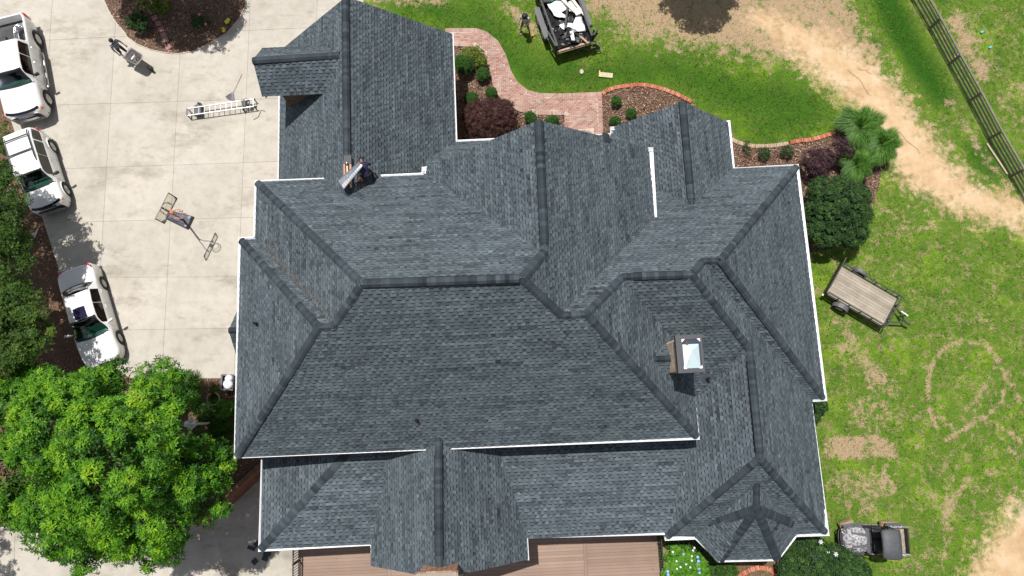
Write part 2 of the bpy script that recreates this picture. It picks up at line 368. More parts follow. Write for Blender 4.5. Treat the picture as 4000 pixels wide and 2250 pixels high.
    c = mixc(t, fm, c, mulchc)
    t.links.new(c, b.inputs['Base Color']); b.inputs['Roughness'].default_value = 0.95; b.inputs['Specular IOR Level'].default_value = 0.1
    bp = node(t, "ShaderNodeBump"); bp.inputs['Strength'].default_value = 0.9; bp.inputs['Distance'].default_value = 0.05
    hsum = math_('ADD', n3, math_('MULTIPLY', n4, 0.6)); t.links.new(hsum, bp.inputs['Height']); t.links.new(bp.outputs[0], b.inputs['Normal'])
    return m
M_ground = groundmat()
o = link("ground", me, M_ground, None, True); tag(o, kind="structure")
far = MB()
for (a, b_, c_, d_) in ((-400, -400, 400, y0), (-400, y1, 400, 400), (-400, y0, x0, y1), (x1, y0, 400, y1)):
    far.face([(a, b_, -0.05), (c_, b_, -0.05), (c_, d_, -0.05), (a, d_, -0.05)])
tag(far.build("terrain", M_ground), kind="structure")
cr = MB()
for path in (((3310, 270), (3345, 300), (3365, 320), (3378, 345), (3405, 375)), ((3515, 515), (3540, 548), (3575, 575), (3595, 600)), ((3350, 265), (3385, 275), (3405, 290))):
    for (xa, ya), (xb, yb) in zip(path, path[1:]):
        m_ = ((xa + xb) / 2 + RNG.normal(0, 5), (ya + yb) / 2 + RNG.normal(0, 5)); cr.beam(U(xa, ya, -.005), U(*m_, -.005), .014, .008); cr.beam(U(*m_, -.005), U(xb, yb, -.005), .01, .008)
tag(cr.build("track_crack", mat("crack_soil", (.22, .13, .07), 1.0)), kind="stuff")
# concrete
def concmat():
    m, t, b = newmat("concrete"); vec = coord(t, 'World')
    n1 = noise(t, vec, 0.35, 6, 0.6); n2 = noise(t, vec, 2.0, 6, 0.7); n3 = noise(t, vec, 60, 2)
    c = ramp(t, n2, [(0.25, (0.43, 0.395, 0.34)), (0.5, (0.52, 0.482, 0.42)), (0.75, (0.565, 0.528, 0.465))])
    c = mixc(t, 0.55, c, ramp(t, n1, [(0.3, (0.68, 0.66, 0.61)), (0.55, (1, 1, 1)), (0.75, (1.0, 0.95, 0.88))]), 'MULTIPLY')
    mp = node(t, "ShaderNodeMapping"); mp.inputs['Scale'].default_value = (0.5, 1.2, 1); mp.inputs['Rotation'].default_value = (0, 0, 0.5); t.links.new(vec, mp.inputs[0])
    st_ = noise(t, mp.outputs[0], 0.55, 8, 0.72)
    c = mixc(t, 0.6, c, ramp(t, st_, [(0.0, (1, 1, 1)), (0.53, (1, 1, 1)), (0.62, (0.66, 0.65, 0.62)), (0.72, (0.42, 0.41, 0.39))]), 'MULTIPLY')
    sp_ = noise(t, vec, 7.0, 2, 0.5); c = mixc(t, 0.5, c, ramp(t, sp_, [(0.0, (0.5, 0.48, 0.45)), (0.22, (0.6, 0.58, 0.55)), (0.27, (1, 1, 1)), (1, (1, 1, 1))]), 'MULTIPLY')
    c = mixc(t, 0.25, c, ramp(t, n3, [(0.3, (0.7,) * 3), (0.7, (1,) * 3)]), 'MULTIPLY')
    tn = tone_out(t)
    c = mixc(t, 1.0, c, ramp(t, tn, [(0, (0.91, 0.92, 0.92)), (1, (1, 1, 1))]), 'MULTIPLY')
    t.links.new(c, b.inputs['Base Color']); b.inputs['Roughness'].default_value = 0.85
    bp = node(t, "ShaderNodeBump"); bp.inputs['Strength'].default_value = 0.2; bp.inputs['Distance'].default_value = 0.01
    t.links.new(n3, bp.inputs['Height']); t.links.new(bp.outputs[0], b.inputs['Normal'])
    return m
M_conc = concmat(); M_joint = mat("joint_dirt", (0.20, 0.18, 0.15), 0.95, 0.3)
def clip(poly, a, b):
    """keep the part of poly left of a->b"""
    out = []; n = len(poly)
    def sd_(p): return (b[0] - a[0]) * (p[1] - a[1]) - (b[1] - a[1]) * (p[0] - a[0])
    for i in range(n):
        p, q = poly[i], poly[(i + 1) % n]; sp, sq = sd_(p), sd_(q)
        if sp >= 0: out.append(p)
        if (sp > 0) != (sq > 0) and abs(sp - sq) > 1e-9:
            t = sp / (sp - sq); out.append((p[0] + t * (q[0] - p[0]), p[1] + t * (q[1] - p[1])))
    return out
def inset(poly, d):
    a = sum(poly[i][0] * poly[(i + 1) % len(poly)][1] - poly[(i + 1) % len(poly)][0] * poly[i][1] for i in range(len(poly)))
    if a < 0: poly = poly[::-1]
    out = poly
    for i in range(len(poly)):
        p, q = poly[i], poly[(i + 1) % len(poly)]; L = hypot(q[0] - p[0], q[1] - p[1])
        if L < 1e-4: continue
        nx_, ny_ = -(q[1] - p[1]) / L * d, (q[0] - p[0]) / L * d
        out = clip(out, (p[0] + nx_, p[1] + ny_), (q[0] + nx_, q[1] + ny_))
        if len(out) < 3: return []
    return out
base = MB(); base.prism(drive, -0.12, 0.0); drv = base.build("driveway", M_joint, kind="structure")
def lineat(pts, k):
    return pts
VX = [[(-560, 0), (-590, 750)], [(-300, 140), (-320, 750)], [(-40, 140), (-60, 750)], [(196, 140), (155, 750)], [(449, 140), (411, 750)], [(704, 207), (676, 700)], [(976, 52), (946, 750)], [(1240, 0), (1205, 750)], [(1520, 0), (1490, 750)]]
HYl = [[(449, -330), (1000, -350)], [(449, -80), (1000, -100)], [(171, 158), (1000, 118)], [(217, 411), (983, 388)], [(243, 660), (999, 634)], [(171, 871), (989, 849)], [(430, 1084), (926, 1081)], [(400, 1290), (926, 1282)], [(400, 1520), (926, 1512)]]
vl = [[U(*p) for p in l] for l in VX]; hl = [[U(*p) for p in l] for l in HYl]
def inter(l, k):
    p, q = l; r, s_ = k; d1 = q - p; d2 = s_ - r
    den = d1.x * d2.y - d1.y * d2.x; t = ((r.x - p.x) * d2.y - (r.y - p.y) * d2.x) / den
    return (p.x + d1.x * t, p.y + d1.y * t)
def convex_clip(cell, poly):
    a = sum(poly[i][0] * poly[(i + 1) % len(poly)][1] - poly[(i + 1) % len(poly)][0] * poly[i][1] for i in range(len(poly)))
    if a < 0: poly = poly[::-1]
    for i in range(len(poly)):
        cell = clip(cell, poly[i], poly[(i + 1) % len(poly)])
        if len(cell) < 3: return []
    return cell
dconv = G([(-333, -700), (1420, -700), (1420, 1474), (520, 1480), (345, 1400), (233, 1062)])
ptn = 0
for i in range(len(vl) - 1):
    for j in range(len(hl) - 1):
        cell = [inter(vl[i], hl[j]), inter(vl[i + 1], hl[j]), inter(vl[i + 1], hl[j + 1]), inter(vl[i], hl[j + 1])]
        cell = convex_clip(cell, dconv)
        if len(cell) < 3: continue
        cell = inset(cell, 0.006)
        if len(cell) < 3: continue
        mb = MB(); mb.prism(cell, -0.08, 0.012); o = mb.build("concrete_slab", M_conc, drv); o["tone"] = random.random()
# island bed sits in a cut-out with a thin concrete rim
isl = MB(); isl.prism(island, 0.0, 0.02)
mulch_mat = newmat("mulch"); t_ = mulch_mat[1]; v_ = coord(t_, 'World')
cm = ramp(t_, noise(t_, v_, 38, 3, 0.8), [(0.25, (0.040, 0.024, 0.016)), (0.5, (0.125, 0.075, 0.05)), (0.75, (0.26, 0.17, 0.12))])
t_.links.new(cm, mulch_mat[2].inputs['Base Color']); mulch_mat[2].inputs['Roughness'].default_value = 1; M_mulch = mulch_mat[0]
tag(isl.build("island_bed", M_mulch), kind="structure")
rim = MB()
for a, b_ in zip(island, island[1:]):
    rim.beam((a[0], a[1], 0.02), (b_[0], b_[1], 0.02), 0.035, 0.06)
tag(rim.build("island_edge", mat("pale_edge", (0.55, 0.46, 0.38), 0.8)), kind="structure")
# lower court
cb = MB(); cb.prism(court, COURT_Z - 0.3, COURT_Z - 0.012, bottom=False); lowc = cb.build("lower_court", M_joint, kind="structure")
slabs = [[(827, 2041), (1015, 1850), (1350, 1550), (1350, 2092), (980, 2065)], [(827, 2041), (980, 2065), (1350, 2092), (1350, 2560), (940, 2560), (885, 2250), (862, 2150)],
         [(827, 2041), (862, 2150), (885, 2250), (940, 2560), (560, 2560), (600, 2220), (590, 2035)], [(590, 2035), (600, 2220), (560, 2560), (40, 2560), (60, 2060), (70, 2030)], [(70, 2030), (60, 2060), (40, 2560), (-500, 2560), (-500, 2030)], [(1350, 1550), (2700, 1550), (2700, 2560), (1350, 2560)]]
for sl_ in slabs:
    w_ = G(sl_, COURT_Z); ar_ = sum(w_[i][0] * w_[(i + 1) % len(w_)][1] - w_[(i + 1) % len(w_)][0] * w_[i][1] for i in range(len(w_)))
    cx_ = sum(p[0] for p in w_) / len(w_); cy_ = sum(p[1] for p in w_) / len(w_)
    w_ = [(cx_ + (p[0] - cx_) * .9975, cy_ + (p[1] - cy_) * .9975) for p in w_]
    mb = MB(); mb.prism(w_, COURT_Z - 0.1, COURT_Z); o = mb.build("concrete_slab", M_conc, lowc); o["tone"] = random.random()
bk = MB(); be = [U(*p) for p in ()]; bk.beam(wc(6.25, -5.0, COURT_Z / 2), wc(6.25, -15.6, COURT_Z / 2), .2, -COURT_Z - .06); bk.beam(wc(-34, -15.6, COURT_Z / 2), wc(6.3, -15.6, COURT_Z / 2), .2, -COURT_Z - .06)
tag(bk.build("earth_bank", mat("bank_soil", (.16, .10, .06), 1.0, .2)), kind="structure")
# grass tufts, mulch chips
def scatter_pts(n, box, keep):
    x = RNG.uniform(box[0], box[2], n); y = RNG.uniform(box[1], box[3], n); k = keep(x, y); return x[k], y[k]
houses = [wc(-10.9, -5.4), wc(13.7, -5.6), wc(13.7, 10.4), wc(10.7, 12.8), wc(-2, 12), wc(-2.1, 17.4), wc(-10.2, 17.4), wc(-10.9, 7)]
hpoly = [(p.x, p.y) for p in houses]
walk_px = [(1740, 112), (1860, 111), (1900, 124), (1945, 160), (1975, 213), (1995, 275), (2020, 320), (2060, 352), (2110, 365), (2200, 366), (2350, 360), (2358, 640), (2207, 640), (2205, 451), (2100, 449), (2030, 437), (1985, 412), (1945, 371), (1925, 330), (1914, 272), (1889, 217), (1850, 184), (1740, 180)]
walk = G(walk_px)
def grass_keep(x, y):
    k = ~pip(x, y, hpoly) & ~pip(x, y, walk) & ~pip(x, y, drive) & ~pip(x, y, court)
    d, s_, m_, l_ = masks(x, y)
    p = np.clip(1.05 - d * 0.9 - s_ * 1.3 - m_ * 3, 0, 1) * (0.55 + 0.6 * l_)
    return k & (RNG.random(x.shape) < p)
gxp, gyp = scatter_pts(120000, (-6, -9, 29, 23), grass_keep)
def blades(x, y, z, n_per, L, w, spread):
    n = len(x) * n_per; X = np.repeat(x, n_per) + RNG.normal(0, spread, n); Y = np.repeat(y, n_per) + RNG.normal(0, spread, n)
    a = RNG.uniform(0, 2 * pi, n); l = L * RNG.uniform(0.5, 1.3, n); tilt = RNG.uniform(0.3, 1.3, n)
    dx, dy, dz = np.cos(a) * np.sin(tilt) * l, np.sin(a) * np.sin(tilt) * l, np.cos(tilt) * l
    px, py = -np.sin(a) * w / 2, np.cos(a) * w / 2; Z = np.full(n, z)
    return np.stack([np.stack([X - px, Y - py, Z], -1), np.stack([X + px, Y + py, Z], -1), np.stack([X + dx, Y + dy, Z + dz], -1)], 1)
M_blade = tonemat("grass_blade", [(0, (0.02, 0.07, 0.005)), (0.5, (0.075, 0.19, 0.012)), (0.85, (0.18, 0.32, 0.035)), (1, (0.34, 0.36, 0.11))], grain=0.0, big=0.35, bigscale=0.5, bump=0, trans=0.3)
gb = blades(gxp, gyp, -0.02, 3, 0.09, 0.02, 0.03)
tag(quads("grass", gb, M_blade, RNG.random(len(gb))), kind="stuff", label="short patchy lawn grass around the house")
M_chip = tonemat("mulch_chip", [(0, (0.05, 0.028, 0.02)), (0.5, (0.22, 0.13, 0.09)), (0.85, (0.42, 0.30, 0.22)), (1, (0.58, 0.46, 0.36))], grain=0.2, bump=0)
def chips(poly, dens, z=0.0):
    xs = [p[0] for p in poly]; ys = [p[1] for p in poly]; b = (max(min(xs), -31), max(min(ys), -9), min(max(xs), 29), min(max(ys), 24))
    n = int(dens * max(0, (b[2] - b[0])) * max(0, (b[3] - b[1]))); x, y = scatter_pts(n, b, lambda x, y: pip(x, y, poly) & ~pip(x, y, court) & ~(pip(x, y, drive) & (z < 0.01)))
    m_ = len(x); a = RNG.uniform(0, 2 * pi, m_); L = RNG.uniform(0.015, 0.05, m_); w = RNG.uniform(0.008, 0.02, m_); tz = RNG.uniform(-0.5, 0.5, m_)
    c, s_ = np.cos(a), np.sin(a); z_ = z + RNG.uniform(0.005, 0.04, m_)
    q = [np.stack([x + c * L * i - s_ * w * j, y + s_ * L * i + c * w * j, z_ + tz * L * i], -1) for i, j in ((-1, -1), (1, -1), (1, 1), (-1, 1))]
    return np.stack(q, 1)
ch = np.concatenate([chips(island, 170, 0.02), chips(bed_w, 260), chips(bed_m, 300), chips(bed_e, 280), chips(bed_p, 90), chips(left_bed, 60), chips(bed_s, 60)])
tag(quads("mulch_chips", ch, M_chip, RNG.random(len(ch)) ** 1.3), kind="stuff")

# ------------------------------------------------------------------ brick walkway
M_paver = tonemat("paver", [(0, (0.36, 0.19, 0.15)), (0.5, (0.47, 0.28, 0.23)), (0.8, (0.53, 0.36, 0.30)), (1, (0.46, 0.39, 0.33))], grain=0.3, gscale=90, big=0.35, bigscale=0.8)
M_mortar = mat("mortar", (0.50, 0.42, 0.35), 0.9, 0.12, 5, world=True)
wb = MB(); wb.prism(walk, -0.02, 0.030); walkway = wb.build("walkway", M_mortar, kind="structure")
UB = MB(); UB.box((0, 0, 0), (1, 1, 1)); unit_me = UB.mesh("brick")
def area_px(p, z=0):
    d = CH - z; return (FPX / d) ** 2
bricks = []  # (x,y,rz,L,W,tone)
wa = np.array(walk)
bx, by = np.arange(-6, 6, 0.215), np.arange(8, 20, 0.1)
cand = []
for r, yy in enumerate(by):
    for xx in bx:
        p = wc(xx + (0.107 if r % 2 else 0), yy); cand.append((p.x, p.y))
cand = np.array(cand); ins = pip(cand[:, 0], cand[:, 1], walk); dd = polydist(cand[:, 0], cand[:, 1], walk)
for (x, y), k, d in zip(cand, ins, dd):
    if k and d > 0.222: bricks.append((x, y, PH, 0.200, 0.086, min(1, max(0, RNG.normal(0.5, 0.25)))))
    else:
        for hx_ in (-.0525, .0525):
            xh, yh = x + hx_ * CP, y + hx_ * SP
            if pip(np.array([xh]), np.array([yh]), walk)[0] and polydist(np.array([xh]), np.array([yh]), walk)[0] > 0.235: bricks.append((xh, yh, PH, 0.094, 0.086, min(1, max(0, RNG.normal(0.5, 0.25)))))
for i in range(len(walk)):
    a, b_ = Vector(walk[i]), Vector(walk[(i + 1) % len(walk)])
    if (b_ - a).length < 0.05 or i in (11,): continue
    d = (b_ - a).normalized(); nrm = Vector((d.y, -d.x)); 
    mid = (a + b_) / 2 + nrm * 0.1
    if not pip(np.array([mid.x]), np.array([mid.y]), walk)[0]: nrm = -nrm
    n = max(1, round((b_ - a).length / 0.1)); w = (b_ - a).length / n
    for k in range(n):
        c = a + d * w * (k + 0.5) + nrm * 0.11
        bricks.append((c.x, c.y, atan2(nrm.y, nrm.x), 0.20, w - 0.013, min(1, max(0, RNG.normal(0.55, 0.25)))))
def vis_px(x, y, z=0.0):
    dz = z - CH; fw = y * sin(TH) - dz * cos(TH); up = y * cos(TH) + dz * sin(TH)
    return 2000 + FPX * x / fw, 1125 - FPX * up / fw
def put_bricks(lst, z, h, matl, parent, name, nmax=300, score=None):
    order = sorted(range(len(lst)), key=(lambda i: -score(lst[i])) if score else (lambda i: -lst[i][3] * lst[i][4]))
    top = set(order[:nmax]); rest = MB()
    um = unit_me.copy(); um.materials.append(matl)
    for i, (x, y, rz, L, w, tn) in enumerate(lst):
        zz = z + RNG.uniform(-0.002, 0.003)
        if i in top:
            o = bpy.data.objects.new(name, um); COL.objects.link(o); o.parent = parent
            o.location = (x, y, zz); o.rotation_euler = (0, 0, rz); o.scale = (L, w, h); o["tone"] = tn
        else: rest.box((x, y, zz), (L, w, h), 0, rz, tn)
    if rest.v: tag(rest.build(name, matl, parent), kind="stuff")
def inview(b, m=0):
    x, y = vis_px(b[0], b[1]); return m < x < 4000 - m and m < y < 2250 - m
def wscore(b):
    x, y = vis_px(b[0], b[1]); return b[3] * b[4] * (1 if y < 520 or x < 2110 and y < 440 else 0.1) + 1e-5 * y
put_bricks(bricks, 0.022, 0.04, M_paver, walkway, "brick", 300, wscore)
# edging along the beds
M_redbrick = tonemat("edging_brick", [(0, (0.40, 0.12, 0.07)), (0.5, (0.52, 0.19, 0.11)), (1, (0.60, 0.28, 0.19))], grain=0.25)
M_buffbrick = tonemat("buff_brick", [(0, (0.40, 0.28, 0.19)), (1, (0.55, 0.42, 0.32))], grain=0.25)
def edging(px, matl, label, lift=0.03):
    pts = [U(*p) for p in px]; e = empty("bed_edging", pts[0]); tag(e, label, "edging")
    m1 = unit_me.copy(); m1.materials.append(matl)
    for a, b_ in zip(pts, pts[1:]):
        L = (b_ - a).length; n = max(1, round(L / 0.105)); d = (b_ - a) / L
        for k in range(n):
            c = a + d * L * (k + 0.5) / n; o = bpy.data.objects.new("brick", m1); COL.objects.link(o); o.parent = e
            o.location = c - pts[0] + Vector((RNG.normal(0, 0.006), RNG.normal(0, 0.006), lift)); o.rotation_euler = (RNG.normal(0, 0.05), RNG.normal(0, 0.05), atan2(d.x, -d.y) * -1 + pi / 2 if False else atan2(d.y, d.x) + pi / 2 + RNG.normal(0, 0.03))
            o.scale = (0.2, L / n - 0.012, 0.07); o["tone"] = float(RNG.random())
edging([(2352, 368), (2375, 352), (2400, 344), (2440, 337), (2480, 333), (2520, 333), (2560, 341), (2600, 352), (2650, 372), (2700, 398)], M_redbrick, "red brick soldier edging around the bed beside the front walk")
edging([(2856, 545), (2880, 557), (2910, 566), (2950, 572), (3000, 572), (3040, 567), (3078, 561)], M_buffbrick, "pale buff brick edging at the east bed, west stretch")
edging([(3085, 558), (3120, 551), (3160, 548), (3200, 538), (3235, 527), (3262, 518)], M_redbrick, "tilted red brick edging at the east bed leading to the tall grasses", 0.045)
edging([(2866, 2262), (2890, 2245), (2930, 2226), (2965, 2216), (3000, 2220), (3022, 2240), (3030, 2270)], M_redbrick, "curved red brick edging south of the bay window")
# ------------------------------------------------------------------ house: roof geometry surveyed vertex by vertex
V={'gA':(1348,-13,6.89),'gB':(1358,762,6.87),'gWn':(1098,194,3.34),'gWs':(1095,700,3.37),'gX1':(1268,704,5.82),'gX2':(1490,694,5.80),'gEn':(1764,132,3.14),'gEs':(1780,577,3.13),'A':(1003,712,5.86),'J1':(1413,1107,10.74),'J2':(2040,1087,10.75),'J3':(2128,983,9.94),'J4':(2195,1232,9.63),'J5':(2292,1226,9.66),'J6':(2434,1080,8.30),'J7':(2703,1071,8.31),'J8':(2749,1018,7.76),'J9':(2814,1017,7.78),'B':(3112,650,2.98),'C':(3220,1557,2.96),'J10':(2928,1360,5.97),'J11':(2970,1792,5.96),'D':(3228,2082,3.07),'E':(2604,2098,3.12),'K2':(2724,1707,5.64),'J12':(1300,1274,9.61),'J13':(1243,1278,9.61),'W':(940,938,5.77),'SW':(924,1782,5.71),'V1a':(1000,936,5.82),'m1':(1659,690,5.82),'fA':(2105,470,9.96),'fE':(2537,577,5.63),'fEs':(2563,850,5.60),'kA':(2667,398,5.08),'kB':(2703,801,5.08),'kE':(2843,478,2.98),'kEs':(2862,660,3.01),'V2':(3172,1558,2.95),'V4':(2732,1545,4.43),'L1':(2614,2069,3.22),'L2':(2677,1776,3.89),'L3':(2060,2092,3.22),'L4':(1963,1791,3.94),'g2A':(1711,1735,6.01),'g2B':(1715,2262,6.01),'g2E':(2057,2187,3.25),'g2W':(1456,2212,3.46),'L5':(1448,2124,3.42),'L6':(1510,1810,4.11),'L7':(1018,2146,3.41),'L8':(1339,1796,4.18),'L9':(1028,1800,3.41),'L10':(2596,2080,3.21)}
PL={'GW':('W',12.521,0.899),'GE':('E',1.244,0.899),'f1':('N',14.625,0.892),'W2':('W',15.030,0.892),'N1':('N',12.358,0.892),'W1':('W',15.473,0.892),'S1':('S',6.880,0.892),'FW':('W',8.691,0.892),'FE':('E',11.237,0.892),'f2':('N',12.419,0.892),'KW':('W',-1.209,0.779),'KE':('E',11.373,0.779),'E1':('E',15.158,0.892),'S2':('S',3.100,0.892),'f4':('E',14.196,0.855),'S3':('S',4.202,0.892),'f3':('E',12.132,0.892),'LW':('W',-2.238,0.855),'S4':('S',7.948,0.855),'f5':('S',4.379,0.219),'G2E':('E',3.542,0.829),'G2W':('W',8.478,0.829),'f6':('S',4.566,0.219),'SW2':('W',5.744,0.219)}
def plz(f, X, Y):
    d, c, p = PL[f]; return c + p * {'E': -X, 'W': X, 'N': -Y, 'S': Y}[d]
def onplane(px, py, f):
    d, c, p = PL[f]; u = (px - 2000) / FPX; v = -(py - 1125) / FPX
    r = Vector((u, sin(TH) + v * cos(TH), -cos(TH) + v * sin(TH))); h = hc(r)
    k = {'E': -h[0], 'W': h[0], 'N': -h[1], 'S': h[1]}[d] * p
    return Vector((0, 0, CH)) + r * ((c - CH) / (r.z - k))
def vtx(it, f=None):
    if isinstance(it, str):
        p = U(*V[it]); 
        if f: X, Y = hc(p); return wc(X, Y, plz(f, X, Y))
        return p
    if it[0] == 'h': return wc(it[1], it[2], plz(f, it[1], it[2]))
    if it[0] == 'p': return onplane(it[1], it[2], f)
    return Vector(it)
H = lambda a, b: ('h', a, b)
# face: outline, indices of edges (i -> i+1) that run into a valley or under something
FACES = {
 'GW': (['gA', 'gWn', H(-10.18, 9.5), 'gX1', 'gB'], [2, 3]), 'GE': (['gA', 'gB', 'gX2', H(-4.9, 9.5), H(-2.1, 9.5), 'gEn'], [1, 2, 3]),
 'f1': (['A', 'gX1', 'gB', 'gX2', 'm1', 'J3', 'J2', 'J1'], [1, 2, 4]), 'FW': (['fA', 'J3', 'm1', H(-3.22, 10.18)], [1]),
 'FE': (['fA', 'fE', 'fEs', 'J4', 'J2', 'J3'], [2]), 'W2': (['A', 'J1', 'J12', 'V1a'], [2]), 'N1': (['W', 'V1a', 'J12', 'J13'], [1]),
 'W1': (['W', 'J13', 'SW'], []), 'S1': (['SW', 'J13', 'J12', 'J1', 'J2', 'J4', 'J5', 'K2'], []),
 'f2': (['J4', 'J5', 'J6', 'J7', 'J8', 'J9', 'B', 'kEs', 'kB', H(6.2, 9.87), H(6.2, 7.8), 'fEs'], [7, 8, 9, 10, 11]),
 'KW': (['kA', 'kB', H(6.2, 9.87), H(5.29, 9.87), H(5.29, 12.85)], [1, 2]), 'KE': (['kA', 'kE', 'kEs', 'kB'], [2]),
 'E1': (['B', 'C', 'J9'], []), 'S2': (['J9', 'C', 'V2', 'J8'], [2]), 'f4': (['J7', 'J8', 'V2', 'D', 'J11', 'J10'], [1]),
 'S3': (['J6', 'J7', 'J10', 'V4', H(7.1, -.35), H(7.1, 1.85)], [2, 3, 4, 5]), 'f3': (['J5', 'J6', H(7.34, 1.56), 'K2'], [1]),
 'LW': (['J10', 'J11', 'E', 'L1', 'L2', H(7.3, -1.4), H(7.1, -.35), 'V4'], [2, 3, 4, 5, 6, 7]), 'S4': (['J11', 'D', 'E'], []),
 'f5': (['L3', 'L10', 'L1', 'L2', H(7.3, -1.4), H(-.65, -1.4), 'L4'], [1, 2, 3, 4, 5, 6]),
 'f6': (['L7', 'L5', 'L6', H(-5.09, -1.4), H(-6.8, -1.4), 'L8'], [1, 2, 3]), 'SW2': (['L7', 'L8', H(-6.8, -1.4), H(-10.66, -1.4), 'L9'], [2]),
 'G2E': (['g2A', 'g2B', 'g2E', 'L3', 'L4', H(-.65, -1.4), H(-2.5, -1.4)], [3, 4, 5]), 'G2W': (['g2A', 'g2B', 'g2W', 'L5', 'L6', H(-5.09, -1.4), H(-3.45, -1.4)], [3, 4, 5])}
POLY = {}
for k, (vs, e) in FACES.items(): POLY[k] = ([vtx(v, k) for v in vs], e)
# low entrance roof between the garage wing and the big gable, and its neighbour
PL['f7'] = ('N', 0, 0.85); q = U(1850, 552, 3.15); PL['f7'] = ('N', 3.15 + 0.85 * hc(q)[1], 0.85)
e7 = hc(q)[1]; POLY['f7'] = ([wc(X, Y, plz('f7', X, Y)) for X, Y in ((-2.35, e7), (1.0, e7), (1.0, e7 - 1.9), (-3.2, e7 - 1.9), (-3.2, e7 - 0.85))], [1, 2, 3, 4])
PL['f8'] = ('N', 0, 0.85); q = U(2330, 532, 3.1); PL['f8'] = ('N', 3.1 + 0.85 * hc(q)[1], 0.85)
e8 = hc(q)[1]; POLY['f8'] = ([wc(X, Y, plz('f8', X, Y)) for X, Y in ((2.5, e8), (5.35, e8), (5.6, e8 - 1.6), (2.5, e8 - 1.6))], [1, 2, 3])
FE_ = lambda x, y: onplane(x, y, 'FE')
c0 = FE_(2370, 556); c1_ = U(2365, 524, c0.z)
POLY['pw'] = ([c1_, FE_(2308, 536), c0], [1]); POLY['pe'] = ([c1_, c0, FE_(2400, 552)], [1])
# octagonal bay roof
T0 = onplane(2957, 1888, 'S4'); TA = U(2957, 1987, T0.z); TW = onplane(2771, 2053, 'S4'); TE = onplane(3094, 2044, 'S4')
TSW = U(2813, 2188, 3.10); TSE = U(3037, 2183, 3.10); TCW = U(2720, 2100, 3.12); TCE = U(3108, 2090, 3.12)
POLY['t1'] = ([T0, TW, TA], [0]); POLY['t2'] = ([TA, TW, TCW, TSW], [1]); POLY['t3'] = ([TA, TSW, TSE], []); POLY['t4'] = ([TA, TSE, TCE, TE], [2]); POLY['t5'] = ([T0, TA, TE], [2])
# garage dormer
D1 = onplane(1336, 212, 'GW'); D0 = U(987, 234, D1.z); DS1 = onplane(1265, 366, 'GW'); DS0 = U(1024, 372, DS1.z); DN1 = onplane(1270, 179, 'GW'); DN0 = U(1024, 184, DN1.z)
POLY['ds'] = ([D0, DS0, DS1, D1], [2]); POLY['dn'] = ([D0, D1, DN1, DN0], [1])
# little gable roof over the side door, west wall
b0 = U(893, 1290, 3.3); bX, bY = hc(b0)
POLY['bn'] = ([wc(bX, bY, 3.3), wc(-10.3, bY, 3.3), wc(-10.3, bY + 1.35, 2.1), wc(bX, bY + 1.35, 2.1)], [1]); POLY['bs'] = ([wc(bX, bY, 3.3), wc(bX, bY - 1.35, 2.1), wc(-10.3, bY - 1.35, 2.1), wc(-10.3, bY, 3.3)], [2])
# cricket west of the main chimney
KR0 = onplane(2552, 1402, 'f3'); KX, KY = hc(KR0); KR1 = wc(6.2, KY, KR0.z); kd = 0.55; kz = KR0.z - 0.50
POLY['ka'] = ([KR0, KR1, wc(6.2, KY + kd, kz), wc(KX + 0.4, KY + kd * .75, plz('f3', KX + 0.4, 0) + .01)], [1, 2, 3]); POLY['kb'] = ([KR0, wc(KX + 0.4, KY - kd * .75, plz('f3', KX + 0.4, 0) + .01), wc(6.2, KY - kd, kz), KR1], [0, 1, 2])
def plane_of(P):
    n = Vector((0, 0, 0))
    for i in range(len(P)):
        a, b = P[i], P[(i + 1) % len(P)]
        n += Vector(((a.y - b.y) * (a.z + b.z), (a.z - b.z) * (a.x + b.x), (a.x - b.x) * (a.y + b.y)))
    n.normalize(); return n if n.z > 0 else -n
def orient(P):
    a = sum(P[i].x * P[(i + 1) % len(P)].y - P[(i + 1) % len(P)].x * P[i].y for i in range(len(P)))
    return a > 0
house = empty("house", (0, 0, 0)); tag(house, "large brick house with charcoal shingle roof of many hips and gables", "house")
deckmb = MB(); NRM = {}
for k, (P, e) in POLY.items():
    NRM[k] = plane_of(P); n = NRM[k]; Q = [p - n * 0.03 for p in P]
    if not orient(P): Q = Q[::-1]
    bot = [p - n * 0.14 for p in Q]; m = len(Q)
    deckmb.raw(Q + bot, [tuple(range(m)), tuple(range(2 * m - 1, m - 1, -1))] + [(i, m + i, m + (i + 1) % m, (i + 1) % m) for i in range(m)])
roof = deckmb.build("roof", M_deckroof, house)
roof["label"] = "charcoal grey architectural shingle roof with many hips, gables and valleys"
